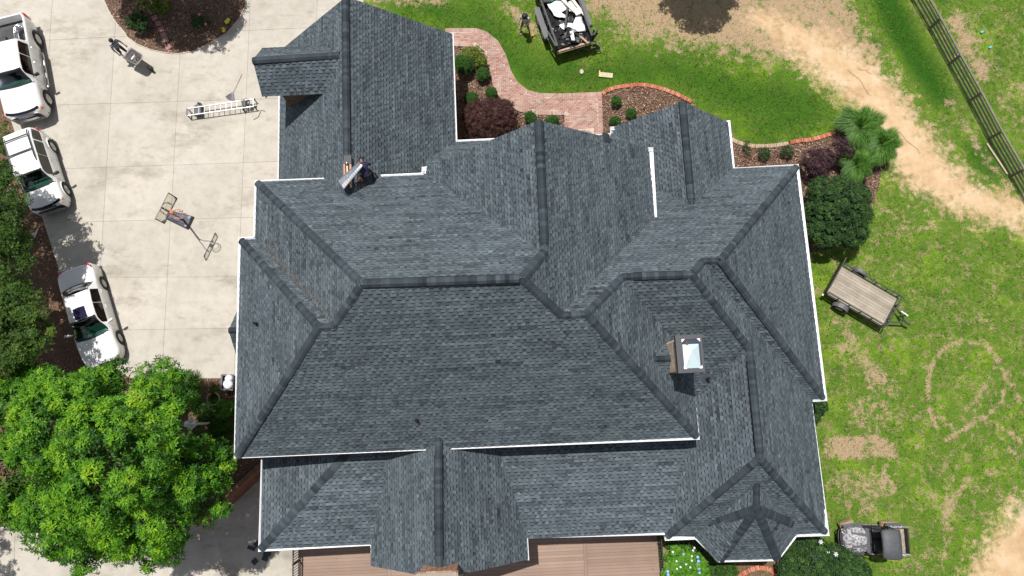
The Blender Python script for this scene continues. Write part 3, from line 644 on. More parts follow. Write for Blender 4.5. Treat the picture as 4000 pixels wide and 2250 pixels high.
# shingles: laminated tabs in courses
EXPO = 0.143
SV, ST = [], []           # quads and tones of the mass
TEETH = []                # (corner quad lower/upper at thickness, tone, size)
def intervals(P2, edges, t):
    """crossings of the horizontal line at height t with the outline, with the edge index"""
    xs = []; n = len(P2)
    for i in range(n):
        (s0, t0), (s1, t1) = P2[i], P2[(i + 1) % n]
        if (t0 <= t) != (t1 <= t):
            f = (t - t0) / (t1 - t0); xs.append((s0 + f * (s1 - s0), i))
    xs.sort(); return [(xs[i], xs[i + 1]) for i in range(0, len(xs) - 1, 2)]
def lay(key, P, ext):
    n = NRM[key]; h = ZZ.cross(n).normalized(); u = n.cross(h); o = P[0]
    P2 = [((p - o).dot(h), (p - o).dot(u)) for p in P]
    tmin = min(p[1] for p in P2); tmax = max(p[1] for p in P2); nc = int((tmax - tmin) / EXPO) + 1
    o = np.array(o); hN, uN, nN = np.array(h), np.array(u), np.array(n)
    for c in range(nc):
        t0 = tmin + c * EXPO; t1 = min(t0 + EXPO, tmax)
        if t1 - t0 < 0.02: continue
        A = intervals(P2, ext, t0 + 0.004); B = intervals(P2, ext, t1 - 0.004)
        if len(A) != len(B):
            A = B = intervals(P2, ext, (t0 + t1) / 2)
        if len(A) == len(B) and c == 0 and A and (A[-1][1][0] - A[0][0][0]) < 0.97 * (B[-1][1][0] - B[0][0][0]): A = [((b0_[0], b0_[1]), (b1_[0], b1_[1])) for b0_, b1_ in B]
        if len(A) == len(B) and A and (B[-1][1][0] - B[0][0][0]) < 0.5 * (A[-1][1][0] - A[0][0][0]) and (A[-1][1][0] - A[0][0][0]) > 2: B = A
        rowtone = RNG.normal(0, 0.01)
        for (a0, a1), (b0_, b1) in zip(A, B):
            la = a0[0] - (0.16 if a0[1] in ext else 0); ra = a1[0] + (0.16 if a1[1] in ext else 0)
            lb = b0_[0] - (0.16 if b0_[1] in ext else 0); rb = b1[0] + (0.16 if b1[1] in ext else 0)
            s = min(la, lb) - RNG.uniform(0, 0.3); smax = max(ra, rb); run = RNG.normal(0, 0.05); nrun = 0
            while s < smax:
                if nrun <= 0: run = RNG.normal(0.0, 0.07); nrun = RNG.integers(2, 6)
                nrun -= 1
                w = RNG.uniform(0.10, 0.20); g = RNG.uniform(0.08, 0.17)
                for kind, s0, s1 in ((1, s, s + w), (0, s + w, s + w + g)):
                    q0, q1 = max(s0, la), min(s1, ra); r0, r1 = max(s0, lb), min(s1, rb)
                    if q1 - q0 < 0.004 and r1 - r0 < 0.004: continue
                    q1 = max(q1, q0 + 0.002); r1 = max(r1, r0 + 0.002)
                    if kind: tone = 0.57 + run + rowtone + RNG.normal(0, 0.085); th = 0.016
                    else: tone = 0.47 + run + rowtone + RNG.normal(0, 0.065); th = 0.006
                    tl = t0 + (RNG.normal(0, 0.0015))
                    pts = np.array([[q0, tl], [q1, tl], [r1, t1], [r0, t1]])
                    lowz, hiz = th + 0.004, 0.002 + (0.006 if kind else 0)
                    top = o + pts[:, :1] * hN + pts[:, 1:] * uN + np.array([lowz, lowz, hiz, hiz])[:, None] * nN
                    bt = o + pts[:, :1] * hN + pts[:, 1:] * uN - 0.006 * nN
                    tone = min(1, max(0, tone))
                    if kind:
                        TEETH.append((top, bt, tone))
                        if q1 - q0 > 0.05 and c > 0:   # dark band under each tab: its shadow line painted in, as printed on shingles
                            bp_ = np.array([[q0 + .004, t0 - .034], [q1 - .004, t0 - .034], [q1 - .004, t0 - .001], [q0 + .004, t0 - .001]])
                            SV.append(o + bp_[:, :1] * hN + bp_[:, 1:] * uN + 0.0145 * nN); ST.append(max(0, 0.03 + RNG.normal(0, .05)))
                    else:
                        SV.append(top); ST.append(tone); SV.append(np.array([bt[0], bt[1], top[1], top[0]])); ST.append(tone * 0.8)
                s += w + g
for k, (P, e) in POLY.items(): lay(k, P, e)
def parea(q):
    xy = []
    for p in q: xy.append(vis_px3(p))
    a = sum(xy[i][0] * xy[(i + 1) % 4][1] - xy[(i + 1) % 4][0] * xy[i][1] for i in range(4)) / 2
    c = (sum(p[0] for p in xy) / 4, sum(p[1] for p in xy) / 4)
    return a if 0 < c[0] < 4000 and 0 < c[1] < 2250 else -1
def vis_px3(p):
    dz = p[2] - CH; fw = p[1] * sin(TH) - dz * cos(TH); up = p[1] * cos(TH) + dz * sin(TH)
    return 2000 + FPX * p[0] / fw, 1125 - FPX * up / fw
areas = np.array([abs(parea(t[0])) for t in TEETH]); order = np.argsort(-areas); topset = set(order[:300].tolist())
for i, (top, bt, tone) in enumerate(TEETH):
    fs = [top, np.array([bt[0], bt[1], top[1], top[0]]), np.array([bt[1], bt[2], top[2], top[1]]), np.array([bt[3], bt[0], top[0], top[3]])]
    if i in topset:
        c = top.mean(0); me = bpy.data.meshes.new("shingle"); vs = np.concatenate([top, bt]) - c
        me.from_pydata(vs.tolist(), [], [(0, 1, 2, 3), (4, 5, 1, 0), (5, 6, 2, 1), (6, 7, 3, 2), (7, 4, 0, 3)]); me.materials.append(M_shingle)
        o = bpy.data.objects.new("shingle", me); COL.objects.link(o); o.parent = roof; o.location = c; o["tone"] = float(tone)
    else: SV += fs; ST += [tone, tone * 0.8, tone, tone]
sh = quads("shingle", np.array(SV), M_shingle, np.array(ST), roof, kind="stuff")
print("shingle quads", len(SV), "teeth", len(TEETH))
# granules and leaf bits gathered along some valleys
GV = []
for a_, b_, f_, n_ in (('V1a', 'J12', 'W2', 900), ('J4', 'fEs', 'f2', 160)):
    A_, B_ = U(*V[a_]), U(*V[b_]); n__ = NRM[f_]
    for _ in range(n_):
        f = RNG.random(); X_, Y_ = hc(A_ + (B_ - A_) * f); off = abs(RNG.normal(0, .22 if f_ == 'W2' else .10)); d_ = PL[f_][0]
        X_ += off * (1 if d_ == 'W' else RNG.choice([-.6, .6])); Y_ += off * (0.2 if d_ == 'W' else -.8 if d_ == 'N' else .8)
        c = np.array(wc(X_, Y_, plz(f_, X_, Y_))) + np.array(n__) * .024; s_ = RNG.uniform(.006, .016); u_ = np.array(ZZ.cross(n__).normalized()); v_ = np.cross(np.array(n__), u_)
        GV.append(np.stack([c - u_ * s_ - v_ * s_, c + u_ * s_ - v_ * s_, c + u_ * s_ + v_ * s_, c - u_ * s_ + v_ * s_]))
quads("valley_grit", np.array(GV), tonemat("grit", [(0, (.09, .065, .05)), (1, (.24, .19, .15))], grain=0, bump=0), RNG.random(len(GV)), roof, kind="stuff")
# ridge and hip caps
M_vent = mat('vent_plastic', (0.012, 0.012, 0.014), 0.9, 0.1, spec=0.1)
CAPS = []
def caps(a, b, f1, f2, vent=False, w=0.19, extra=0.0, bias=0.0, t0=0.0, t1=1.0):
    a, b = Vector(a), Vector(b)
    if a.z > b.z + 0.05: a, b = b, a; t0, t1 = 1 - t1, 1 - t0
    a, b = a + (b - a) * t0, a + (b - a) * t1
    if isinstance(f1, str) and f1 in PL and f2 in PL and f1 not in ('ka',):
        for p_ in (a, b):
            X_, Y_ = hc(p_); p_.z = max(plz(f1, X_, Y_), plz(f2, X_, Y_))
    d = (b - a); L = d.length; d.normalize(); sides = []
    for f in (f1, f2):
        n = NRM[f] if isinstance(f, str) else f; s_ = d.cross(n).normalized()
        if s_.z > 0: s_ = -s_
        sides.append((s_, n))
    if sides[0][0].dot(sides[1][0]) > 0.9: sides[1] = (-sides[1][0], sides[1][1])
    lift = (0.085 if vent else 0.045) + extra; up = (sides[0][1] + sides[1][1]).normalized()
    n = max(1, int(L / 0.15)); st_ = L / n
    for i in range(n):
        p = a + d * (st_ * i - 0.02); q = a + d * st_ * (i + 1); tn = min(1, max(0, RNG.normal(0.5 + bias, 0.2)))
        prof = []
        for (s_, nn), ws in zip(sides, ((1.0, 0.4), (0.4, 1.0))):
            for k in ws: prof.append(s_ * w * k + up * (lift - (0.012 if k == 1.0 else 0)) + (up * -0.008 if k == 1.0 else up * 0.0))
        lo = [p + v + up * 0.012 for v in prof]; hi = [q + v for v in prof]
        lo2 = [p + v - up * (lift * 0.6 + 0.01) for v in prof]; hi2 = [q + v - up * (lift * 0.6 + 0.01) for v in prof]
        vs = lo + hi + lo2 + hi2
        fs = [(0, 1, 5, 4), (1, 2, 6, 5), (2, 3, 7, 6), (8, 9, 1, 0), (9, 10, 2, 1), (10, 11, 3, 2), (8, 0, 4, 12), (3, 11, 15, 7)]
        CAPS.append((vs, fs, tn))
    if vent:
        for s_, nn in sides:
            m = s_ * (w + 0.014) + up * 0.035; vb = MB(); vb.beam(a + m, b + m, 0.022, 0.05, up=up); vb.build("ridge_vent", M_vent, roof)
g = lambda n: U(*V[n])
ridge_pt = lambda px, py, z: U(px, py, z)
caps(g('gA'), U(1354, 612, 6.88), 'GW', 'GE', True); caps(U(1358, 735, 6.88), U(1358, 772, 6.88), 'GW', 'GE')
caps(g('J1'), g('J2'), 'f1', 'S1', True, t0=0.01, t1=0.98); caps(g('J2'), g('J3'), 'f1', 'FE'); caps(g('fA'), g('J3'), 'FW', 'FE', True, t1=0.94); caps(g('fA'), g('J3'), 'FW', 'FE', t0=0.93)
for a, b, f1_, f2_ in (('J2', 'J4', 'FE', 'S1'), ('J4', 'J5', 'f2', 'S1'), ('J5', 'J6', 'f2', 'f3'), ('J7', 'J8', 'f2', 'f4'), ('J8', 'J9', 'f2', 'S2'), ('J9', 'B', 'f2', 'E1'), ('J9', 'C', 'E1', 'S2'),
                       ('J7', 'J10', 'f4', 'S3'), ('J11', 'D', 'f4', 'S4'), ('J11', 'E', 'LW', 'S4'), ('J5', 'K2', 'f3', 'S1'), ('J1', 'J12', 'W2', 'S1'), ('J12', 'J13', 'N1', 'S1'), ('J13', 'W', 'W1', 'N1'),
                       ('J13', 'SW', 'W1', 'S1'), ('A', 'J1', 'W2', 'f1')):
    caps(g(a), g(b), f1_, f2_, w=0.17)
caps(g('J6'), g('J7'), 'f2', 'S3', t1=0.18); caps(g('J6'), g('J7'), 'f2', 'S3', True, t0=0.16, t1=0.94); caps(g('J6'), g('J7'), 'f2', 'S3', t0=0.92)
caps(g('J10'), g('J11'), 'LW', 'f4', t1=0.14); caps(g('J10'), g('J11'), 'LW', 'f4', True, t0=0.12, t1=0.94); caps(g('J10'), g('J11'), 'LW', 'f4', t0=0.92)
caps(g('kA'), g('kB'), 'KW', 'KE', True, t1=0.94); caps(g('kA'), g('kB'), 'KW', 'KE', t0=0.93)
hip8 = vtx(H(-6.8, -1.4), 'f6'); caps(g('L7'), hip8, 'SW2', 'f6', w=0.17)
caps(g('g2A') + Vector((0, 0.25, 0)), g('g2B'), 'G2E', 'G2W', t1=0.16); caps(g('g2A'), U(1715, 2190, 6.01), 'G2E', 'G2W', True, t0=0.1); caps(U(1715, 2190, 6.01), g('g2B'), 'G2E', 'G2W')
for a_, b_, f_, g_ in ((T0, TA, 't1', 't5'), (TA, TW, 't1', 't2'), (TA, TSW, 't2', 't3'), (TA, TSE, 't3', 't4'), (TA, TE, 't4', 't5')): caps(a_, b_, f_, g_, extra=.035, w=.18, bias=-.18)  # bias paints the low light on these south-facing caps into their tone
caps(D0, D1, 'ds', 'dn', True, t1=0.97); caps(b0, POLY['bn'][0][1], 'bn', 'bs'); caps(c1_, c0, 'pw', 'pe')
ca = []
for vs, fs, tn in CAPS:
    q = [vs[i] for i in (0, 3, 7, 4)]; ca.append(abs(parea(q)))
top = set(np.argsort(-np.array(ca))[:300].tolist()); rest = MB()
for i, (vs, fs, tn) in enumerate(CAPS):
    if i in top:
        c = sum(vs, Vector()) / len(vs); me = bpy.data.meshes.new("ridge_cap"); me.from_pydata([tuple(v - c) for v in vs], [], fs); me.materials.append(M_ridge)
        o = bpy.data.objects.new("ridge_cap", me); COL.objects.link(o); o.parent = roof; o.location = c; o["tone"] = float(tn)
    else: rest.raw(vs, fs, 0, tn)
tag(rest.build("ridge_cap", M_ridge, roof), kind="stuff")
print("caps", len(CAPS))
# eave gutters with guard panels
GUT = [((996, 705), (1269, 695), 5.80, 'N'), ((996, 705), (989, 925), 5.80, 'W'), ((932, 927), (1000, 925), 5.74, 'N'), ((932, 927), (914, 1791), 5.72, 'W'), ((914, 1791), (1687, 1758), 5.62, 'S'),
 ((1745, 1756), (2733, 1717), 5.60, 'S'), ((2733, 1717), (2705, 1440), 5.58, 'E'), ((1488, 683), (1655, 675), 5.84, 'N'), ((1648, 678), (1648, 653), 5.86, 'W'), ((1648, 653), (1680, 650), 5.9, 'N'),
 ((2551, 576), (2567, 862), 5.62, 'E'), ((2524, 577), (2551, 576), 5.66, 'N'), ((1089, 200), (1086, 702), 3.32, 'W'), ((1771, 129), (1787, 577), 3.12, 'E'), ((1788, 547), (1935, 540), 3.08, 'N'),
 ((2278, 528), (2386, 521), 3.05, 'N'), ((2384, 521), (2384, 496), 2.95, 'W'), ((2384, 496), (2410, 494), 3.0, 'N'), ((2852, 470), (2870, 656), 2.98, 'E'), ((2866, 656), (3119, 641), 2.97, 'N'),
 ((3119, 641), (3231, 1566), 2.95, 'E'), ((3231, 1566), (3172, 1570), 2.94, 'S'), ((3172, 1570), (3240, 2093), 2.98, 'E'), ((3240, 2093), (3112, 2097), 3.06, 'S'), ((2716, 2107), (2598, 2112), 3.08, 'S'),
 ((3112, 2097), (3040, 2191), 3.06, 'D1'), ((3040, 2191), (2808, 2196), 3.06, 'S'), ((2808, 2196), (2716, 2107), 3.06, 'D2'), ((2598, 2112), (2597, 2088), 3.1, 'W'), ((2597, 2089), (2062, 2103), 3.18, 'S'),
 ((2062, 2103), (2067, 2188), 3.22, 'E'), ((1452, 2213), (1447, 2130), 3.42, 'W'), ((1447, 2131), (1009, 2155), 3.38, 'S'), ((1009, 2155), (1020, 1796), 3.38, 'W')]
for a, b, z, d in GUT:
    a, b = U(*a, z), U(*b, z); dr = (b - a).normalized(); nr = Vector((dr.y, -dr.x, 0))
    out = HD[d] if d in HD else (Vector((0.79, -0.61, 0)) if d == 'D1' else Vector((-0.70, -0.71, 0)))
    if nr.dot(out) < 0: nr = -nr
    L = (b - a).length; mb = MB(); W_ = 0.14
    def P_(s, i, z_): return a + dr * s - nr * i + Vector((0, 0, z_))
    prof = [(0.0, 0.012), (0.022, 0.012), (0.03, -0.055), (W_ - 0.01, -0.055), (W_ - 0.01, -0.12), (0.045, -0.12), (0.012, -0.06), (0.0, -0.03)]
    k = len(prof); vs = [P_(-0.005, i, z_) for i, z_ in prof] + [P_(L + 0.005, i, z_) for i, z_ in prof]
    mb.raw(vs, [(j, (j + 1) % k, k + (j + 1) % k, k + j) for j in range(k)] + [tuple(range(k)), tuple(range(2 * k - 1, k - 1, -1))])
    gt = mb.build("gutter", M_white, house)
    n = max(1, round(L / 1.22))
    for j in range(n):
        s0, s1 = L * j / n + 0.004, L * (j + 1) / n - 0.004; m2 = MB(); t1 = RNG.normal(0, 0.002); t2 = RNG.normal(0, 0.002)
        m2.raw([P_(s0, 0.028, 0.004 + t1), P_(s1, 0.028, 0.004 + t2), P_(s1, W_ + 0.03, -0.036 + t2), P_(s0, W_ + 0.03, -0.036 + t1), P_(s0, 0.028, -0.008), P_(s1, 0.028, -0.008), P_(s1, W_ + 0.03, -0.046), P_(s0, W_ + 0.03, -0.046)],
               [(0, 1, 2, 3), (7, 6, 5, 4), (0, 4, 5, 1), (1, 5, 6, 2), (2, 6, 7, 3), (3, 7, 4, 0)])
        m2.build("guard_panel", M_guard, gt)
    fb = MB(); c = (a + b) / 2 - nr * (W_ + 0.012) - Vector((0, 0, 0.10)); fb.beam(a - nr * (W_ + 0.012) - Vector((0, 0, 0.10)), b - nr * (W_ + 0.012) - Vector((0, 0, 0.10)), 0.02, 0.2)
    fb.beam(a - nr * (W_ + 0.24) - Vector((0, 0, 0.21)), b - nr * (W_ + 0.24) - Vector((0, 0, 0.21)), 0.44, 0.015)
    fb.build("fascia", M_white, house)
# walls: storey blocks set in under the eaves, gable walls up to the slopes
def block(X0, X1, Y0, Y1, z0, z1, cut=()):
    mb = MB(); pts = [wc(X0, Y0), wc(X1, Y0), wc(X1, Y1), wc(X0, Y1)]; mb.prism(pts, z0, z1); w = mb.build("wall", M_brickwall, house); return w
def gable(p, m=M_brickwall):
    mb = MB(); mb.face(p); q = [v + Vector((0, 0, 0)) - HY * 0.15 for v in p][::-1]; mb.face(q); mb.build("gable_wall", m, house)
block(-9.7, -2.6, 9.6, 17.0, 0, 3.0); block(-10.35, 6.8, -0.9, 6.9, -2.2, 5.4); block(-9.75, 5.8, 6.9, 9.4, 0, 5.4)
block(-2.8, 5.8, 9.4, 9.75, 0, 5.5); block(6.8, 13.2, 0.35, 10.0, 0, 2.8); block(5.8, 10.25, 10.0, 12.4, 0, 2.8); block(6.8, 12.55, -5.2, 0.35, 0, 2.85)
block(-10.1, 6.8, -4.8, -0.9, -2.2, 3.15); block(8.2, 11.0, -6.1, -5.2, 0, 2.85)
yg = 17.0; gable([wc(-9.7, yg, 3), wc(-2.6, yg, 3), wc(-2.6, yg, 3.4), wc(-6.28, yg, 6.6), wc(-9.7, yg, 3.6)])
yg = 9.75; gable([wc(-2.8, yg, 5.5), wc(5.8, yg, 5.5), wc(5.8, yg, 5.75), wc(1.4, yg, 9.65), wc(-2.8, yg, 5.9)])
yg = 12.4; gable([wc(5.8, yg, 2.8), wc(10.25, yg, 2.8), wc(10.25, yg, 3.1), wc(8.1, yg, 4.8), wc(5.8, yg, 3.05)])
yg = -5.5; gable([wc(-5.6, yg, -2.2), wc(0.0, yg, -2.2), wc(0.0, yg, 3.2), wc(-2.95, yg, 5.75), wc(-5.6, yg, 3.5)])
# rake boards
rk = MB()
for a, b in ((g('fA'), g('fE')), (g('fA'), vtx(H(-3.22, 10.18), 'FW')), (g('gA'), g('gWn')), (g('gA'), g('gEn')), (g('kA'), g('kE')), (g('kA'), vtx(H(5.29, 12.85), 'KW')), (g('g2B'), g('g2E')), (g('g2B'), g('g2W')), (D0, DS0), (D0, DN0)):
    sh_ = (HY * .1 if hc(a)[1] < 0 else -HY * .1) if a is not D0 else HX * .1
    rk.beam(a - Vector((0, 0, 0.24)) + sh_, b - Vector((0, 0, 0.24)) + sh_, 0.03, 0.2)
rk.build("rake_board", M_white, house)
# dormer walls, seen below its south eave
M_lap = tonemat("lap_brick", [(0, (0.16, 0.105, 0.07)), (1, (0.26, 0.18, 0.12))], grain=0.2)
dm = MB(); dx0 = hc(U(1080, 373, DS1.z))[0]; wy = hc(DS0)[1] + 0.28; wyn = hc(DN0)[1] - 0.28
rowsn = 15; ztop = DS1.z + 0.1; zb = plz('GW', dx0, 0)
dmw = empty("dormer", wc(dx0, wy, zb), 0, house)
def lp(p): return p - dmw.location
for i in range(rowsn):
    z0 = zb + (ztop - zb) * i / rowsn; z1 = zb + (ztop - zb) * (i + 1) / rowsn - 0.012
    xe = (z0 - PL['GW'][1]) / PL['GW'][2]
    x = dx0 - (0.1 if i % 2 else 0)
    while x < xe + 0.1:
        xa, xb = max(x, dx0), min(x + 0.205, xe + 0.2)
        if xb - xa > 0.02: dm.box(lp(wc((xa + xb) / 2, wy + 0.06, (z0 + z1) / 2)), (xb - xa - 0.012, 0.12, z1 - z0), 0, PH, float(RNG.random()))
        x += 0.215
tag(dm.build("brick", M_lap, dmw), kind="stuff")
ds_ = MB(); ds_.prism([lp(wc(X, Y)) for X, Y in ((dx0 + 0.02, wy + 0.1), (-6.6, wy + 0.1), (-6.6, wyn), (dx0 + 0.02, wyn))], 0.0, ztop - zb + 0.05); ds_.build("backing_wall", M_darkbrown, dmw)
gm = MB(); r = [wc(dx0 + 0.01, wy + 0.1, ztop), wc(dx0 + 0.01, wyn, ztop), wc(dx0 + 0.01, hc(D0)[1], D1.z - 0.12)]; gm.face([lp(p) for p in r]); gm.face([lp(p + HX * 0.1) for p in r][::-1]); gm.build("gable_wall", M_tan, dmw)
# pipe vents
def pipe_vent(px, py, f, lab=None):
    p = onplane(px, py, f); e = empty("pipe_vent", p, 0, house); n = NRM[f]
    q = n.to_track_quat('Z', 'Y').to_matrix(); mb = MB(); mb.box(n * 0.02, (0.34, 0.34, 0.012), M=q); mb.build("flashing", mat("vent_flashing", (0.07, 0.08, 0.09), 0.6), e)
    m2 = MB(); m2.lathe([(0.10, -0.05), (0.085, 0.03), (0.06, 0.09)], n=14); m2.build("boot", M_black, e, True)
    m3 = MB(); m3.lathe([(0.05, -0.1), (0.05, 0.36), (0.038, 0.36), (0.038, 0.2)], n=14); m3.build("pipe", M_blackmetal, e, True)
pipe_vent(1005, 1266, 'W1'); pipe_vent(1629, 1642, 'S1'); pipe_vent(2762, 1480, 'S3')
# main chimney
M_chb = tonemat("chimney_brick", [(0, (0.52, 0.36, 0.27)), (0.5, (0.62, 0.47, 0.36)), (1, (0.72, 0.60, 0.48))], grain=0.25)
zt = 8.62; q0 = U(2641, 1314, zt); q1 = U(2738, 1314, zt); q2 = U(2648, 1455, zt)
cx0, cy1 = hc(q0); cx1 = hc(q1)[0]; cy0 = hc(q2)[1]
chm = empty("chimney", wc((cx0 + cx1) / 2, (cy0 + cy1) / 2, 5.0), 0, house); CO = chm.location.copy()
mb = MB(); ins_ = 0.08; mb.prism([wc(X, Y) - CO.xy.to_3d() for X, Y in ((cx0 + ins_, cy0 + ins_), (cx1 - ins_, cy0 + ins_), (cx1 - ins_, cy1 - ins_), (cx0 + ins_, cy1 - ins_))], -1.0, zt - 5.0 - 0.1)
core = mb.build("mortar_core", M_mortar, chm)
cbm = unit_me.copy(); cbm.materials.append(M_chb); nb = 0; crest = MB()
for side in ('W', 'S', 'E', 'N'):
    L = (cy1 - cy0 - 2 * ins_) if side in 'WE' else (cx1 - cx0 - 2 * ins_)
    for r in range(42):
        z = 5.55 + r * 0.072
        if z > zt - 0.22: break
        s = 0.02 - (0.1 if r % 2 else 0)
        while s < L - 0.02:
            a, b = max(s, 0), min(s + 0.19, L)
            if b - a > 0.03:
                m_ = (a + b) / 2
                X, Y = {'W': (cx0 + ins_, cy0 + ins_ + m_), 'E': (cx1 - ins_, cy0 + ins_ + m_), 'S': (cx0 + ins_ + m_, cy0 + ins_), 'N': (cx0 + ins_ + m_, cy1 - ins_)}[side]
                w = b - a - 0.01
                if z > plz('f3', X, Y) - 0.15 or side != 'W':
                    if side in 'WS' and nb < 290:
                        o = bpy.data.objects.new("brick", cbm); COL.objects.link(o); o.parent = chm; o.location = wc(X, Y, z) - CO; o.rotation_euler = (0, 0, PH + (pi / 2 if side in 'WE' else 0)); o.scale = (w, 0.03 + 0.006 * RNG.random(), 0.062); o["tone"] = float(RNG.random()); nb += 1
                    else: crest.box(wc(X, Y, z) - CO, (w, 0.035, 0.062), 0, PH + (pi / 2 if side in 'WE' else 0), float(RNG.random()))
            s += 0.2
tag(crest.build("brick", M_chb, chm), kind="stuff")
cxm, cym = (cx0 + cx1) / 2, (cy0 + cy1) / 2; wX, wY = cx1 - cx0, cy1 - cy0
def crect(mb, X0, X1, Y0, Y1, z0, z1, mi=0):
    mb.prism([wc(X, Y) - CO.xy.to_3d() for X, Y in ((X0, Y0), (X1, Y0), (X1, Y1), (X0, Y1))], z0 - 5, z1 - 5, mi)
mb = MB(); fw_ = 0.15
crect(mb, cx0 - .03, cx1 + .03, cy1 - fw_ + .03, cy1 + .03, zt - .13, zt); crect(mb, cx0 - .03, cx1 + .03, cy0 - .03, cy0 + fw_ - .03, zt - .13, zt)
crect(mb, cx0 - .03, cx0 + fw_ + .04, cy0 + fw_ - .03, cy1 - fw_ + .03, zt - .13, zt); crect(mb, cx1 - 0.06, cx1 + .03, cy0 + fw_ - .03, cy1 - fw_ + .03, zt - .13, zt)
mb.build("cap_frame", mat("charcoal_metal", (0.045, 0.05, 0.058), 0.5, 0.15), chm)
mb = MB(); crect(mb, cx0 - .02, cx1 + .02, cy0 - .02, cy1 + .02, zt - .24, zt - .13); mb.build("trim_board", M_darkbrown, chm)
M_pan = newmat("galvanised_pan"); t_ = M_pan[1]; v_ = coord(t_)
cc = mixc(t_, ramp(t_, noise(t_, v_, 5, 6, 0.7), [(0.62, (0,) * 3), (0.72, (1,) * 3)]), (0.42, 0.52, 0.54), (0.35, 0.16, 0.09)); t_.links.new(cc, M_pan[2].inputs['Base Color'])
M_pan[2].inputs['Roughness'].default_value = 0.35; M_pan[2].inputs['Metallic'].default_value = 0.15
ix0, ix1, iy0, iy1 = cx0 + .2, cx1 - .07, cy0 + .13, cy1 - .13; cz = zt + 0.004; pk = wc((ix0 + ix1) / 2, (iy0 + iy1) / 2 + .1, zt + .035) - CO
mb = MB(); cr = [wc(X, Y, cz) - CO for X, Y in ((ix0, iy0), (ix1, iy0), (ix1, iy1 - .17), (ix0, iy1 - .17))]
for i in range(4): mb.face([cr[i], cr[(i + 1) % 4], pk])
mb.build("cap_pan", M_pan[0], chm)
mb = MB(); crect(mb, ix0, ix1, iy1 - .17, iy1, cz - .05, cz + .004); crect(mb, ix1 - .045, ix1, iy0, iy1 - .17, cz - .05, cz + .012); mb.build("cap_channel", mat("dark_blue_metal", (0.055, 0.07, 0.10), 0.25, 0.1, metal=0.4), chm)
for X, Y, sx, sy in ((ix0, iy0, 1, 1), (ix1, iy0, -1, 1), (ix1, iy1, -1, -1), (ix0, iy1, 1, -1)):
    mb = MB(); mb.prism([wc(a, b) - CO.xy.to_3d() for a, b in ((X - sx * .02, Y - sy * .02), (X + sx * .1, Y - sy * .02), (X - sx * .02, Y + sy * .1))], zt - 5 + .006, zt - 5 + .02); mb.build("corner_tab", M_white, chm)
mb = MB(); st0 = wc(cx0 + .36, cy1 - .27, zt + .02) - CO
mb.lathe([(0.05, 0), (0.045, 0.05), (0.005, 0.12)], c=st0, n=8); mb.build("rusty_vent", mat("rust", (0.28, 0.09, 0.03), 0.9, 0.3), chm)
cr0 = KR0; cr1 = KR1
CAPS = []; caps(cr0, cr1, 'ka', 'kb', w=.16)
cm_ = MB()
for vs, fs, tn in CAPS: cm_.raw(vs, fs, 0, tn)
tag(cm_.build("ridge_cap", M_ridge, roof), kind="stuff")
# south gable chimney with sloping brick shoulders
sc = empty("chimney", wc(-2.98, -5.65, -2.2), 0, house); SO = sc.location.copy(); tag(sc, "brick chimney at the south gable with stepped crown")
a0, a1 = hc(U(1657, 2207, 5.3))[0], hc(U(1793, 2200, 5.3))[0]; yN = hc(U(1715, 2216, 6.0))[1]
def srect(mb, X0, X1, Y0, Y1, z0, z1): mb.prism([wc(X, Y) - SO.xy.to_3d() for X, Y in ((X0, Y0), (X1, Y0), (X1, Y1), (X0, Y1))], z0 + 2.2, z1 + 2.2)
M_chr = tonemat("chimney_red_brick", [(0, (0.34, 0.17, 0.11)), (0.5, (0.46, 0.26, 0.17)), (1, (0.56, 0.36, 0.25))], grain=0.3)
mb = MB(); srect(mb, a0 + .03, a1 - .03, yN - 1.0, yN - .03, -2.2, 6.9); mb.build("mortar_core", M_mortar, sc)
def srow(z, X0, X1, Y0, Y1, h, parent, lst):
    for side in 'NEW':
        L = (X1 - X0) if side == 'N' else (Y1 - Y0); n = max(1, round(L / 0.205))
        for k in range(n):
            m_ = (k + 0.5) * L / n; X, Y = {'N': (X0 + m_, Y1 - .05), 'E': (X1 - .05, Y0 + m_), 'W': (X0 + .05, Y0 + m_)}[side]
            o = bpy.data.objects.new("brick", scm); COL.objects.link(o); o.parent = sc; o.location = wc(X, Y, z) - SO; o.rotation_euler = (0, 0, PH + (0 if side == 'N' else pi / 2)); o.scale = (L / n - .01, .1, h - .01); o["tone"] = float(RNG.random())
scm = unit_me.copy(); scm.materials.append(M_chr)
for r in range(21): srow(5.32 + r * .075, a0, a1, yN - 1.0, yN, .075, sc, None)
for i, (ex, z) in enumerate(((.035, 6.92), (.07, 6.995), (.105, 7.07))): srow(z, a0 - ex, a1 + ex, yN - 1.0, yN + ex, .075, sc, None)
mb = MB(); srect(mb, a0 - .06, a1 + .06, yN - 1.05, yN + .06, 7.1, 7.14); mb.build("crown", mat("crown_mortar", (0.30, 0.26, 0.22), 0.9), sc)
mb = MB(); srect(mb, a0 + .1, a1 - .1, yN - 1.05, yN - .1, 7.14, 7.30); mb.build("flue_cap", M_black, sc)
mb = MB(); srect(mb, a0 + .08, a0 + .5, yN - .2, yN - .14, 7.3, 7.34); srect(mb, a1 - .45, a1 - .08, yN - .2, yN - .14, 7.3, 7.34); mb.build("pale_flashing", mat("pale_stone", (0.62, 0.52, 0.42), 0.8), sc)
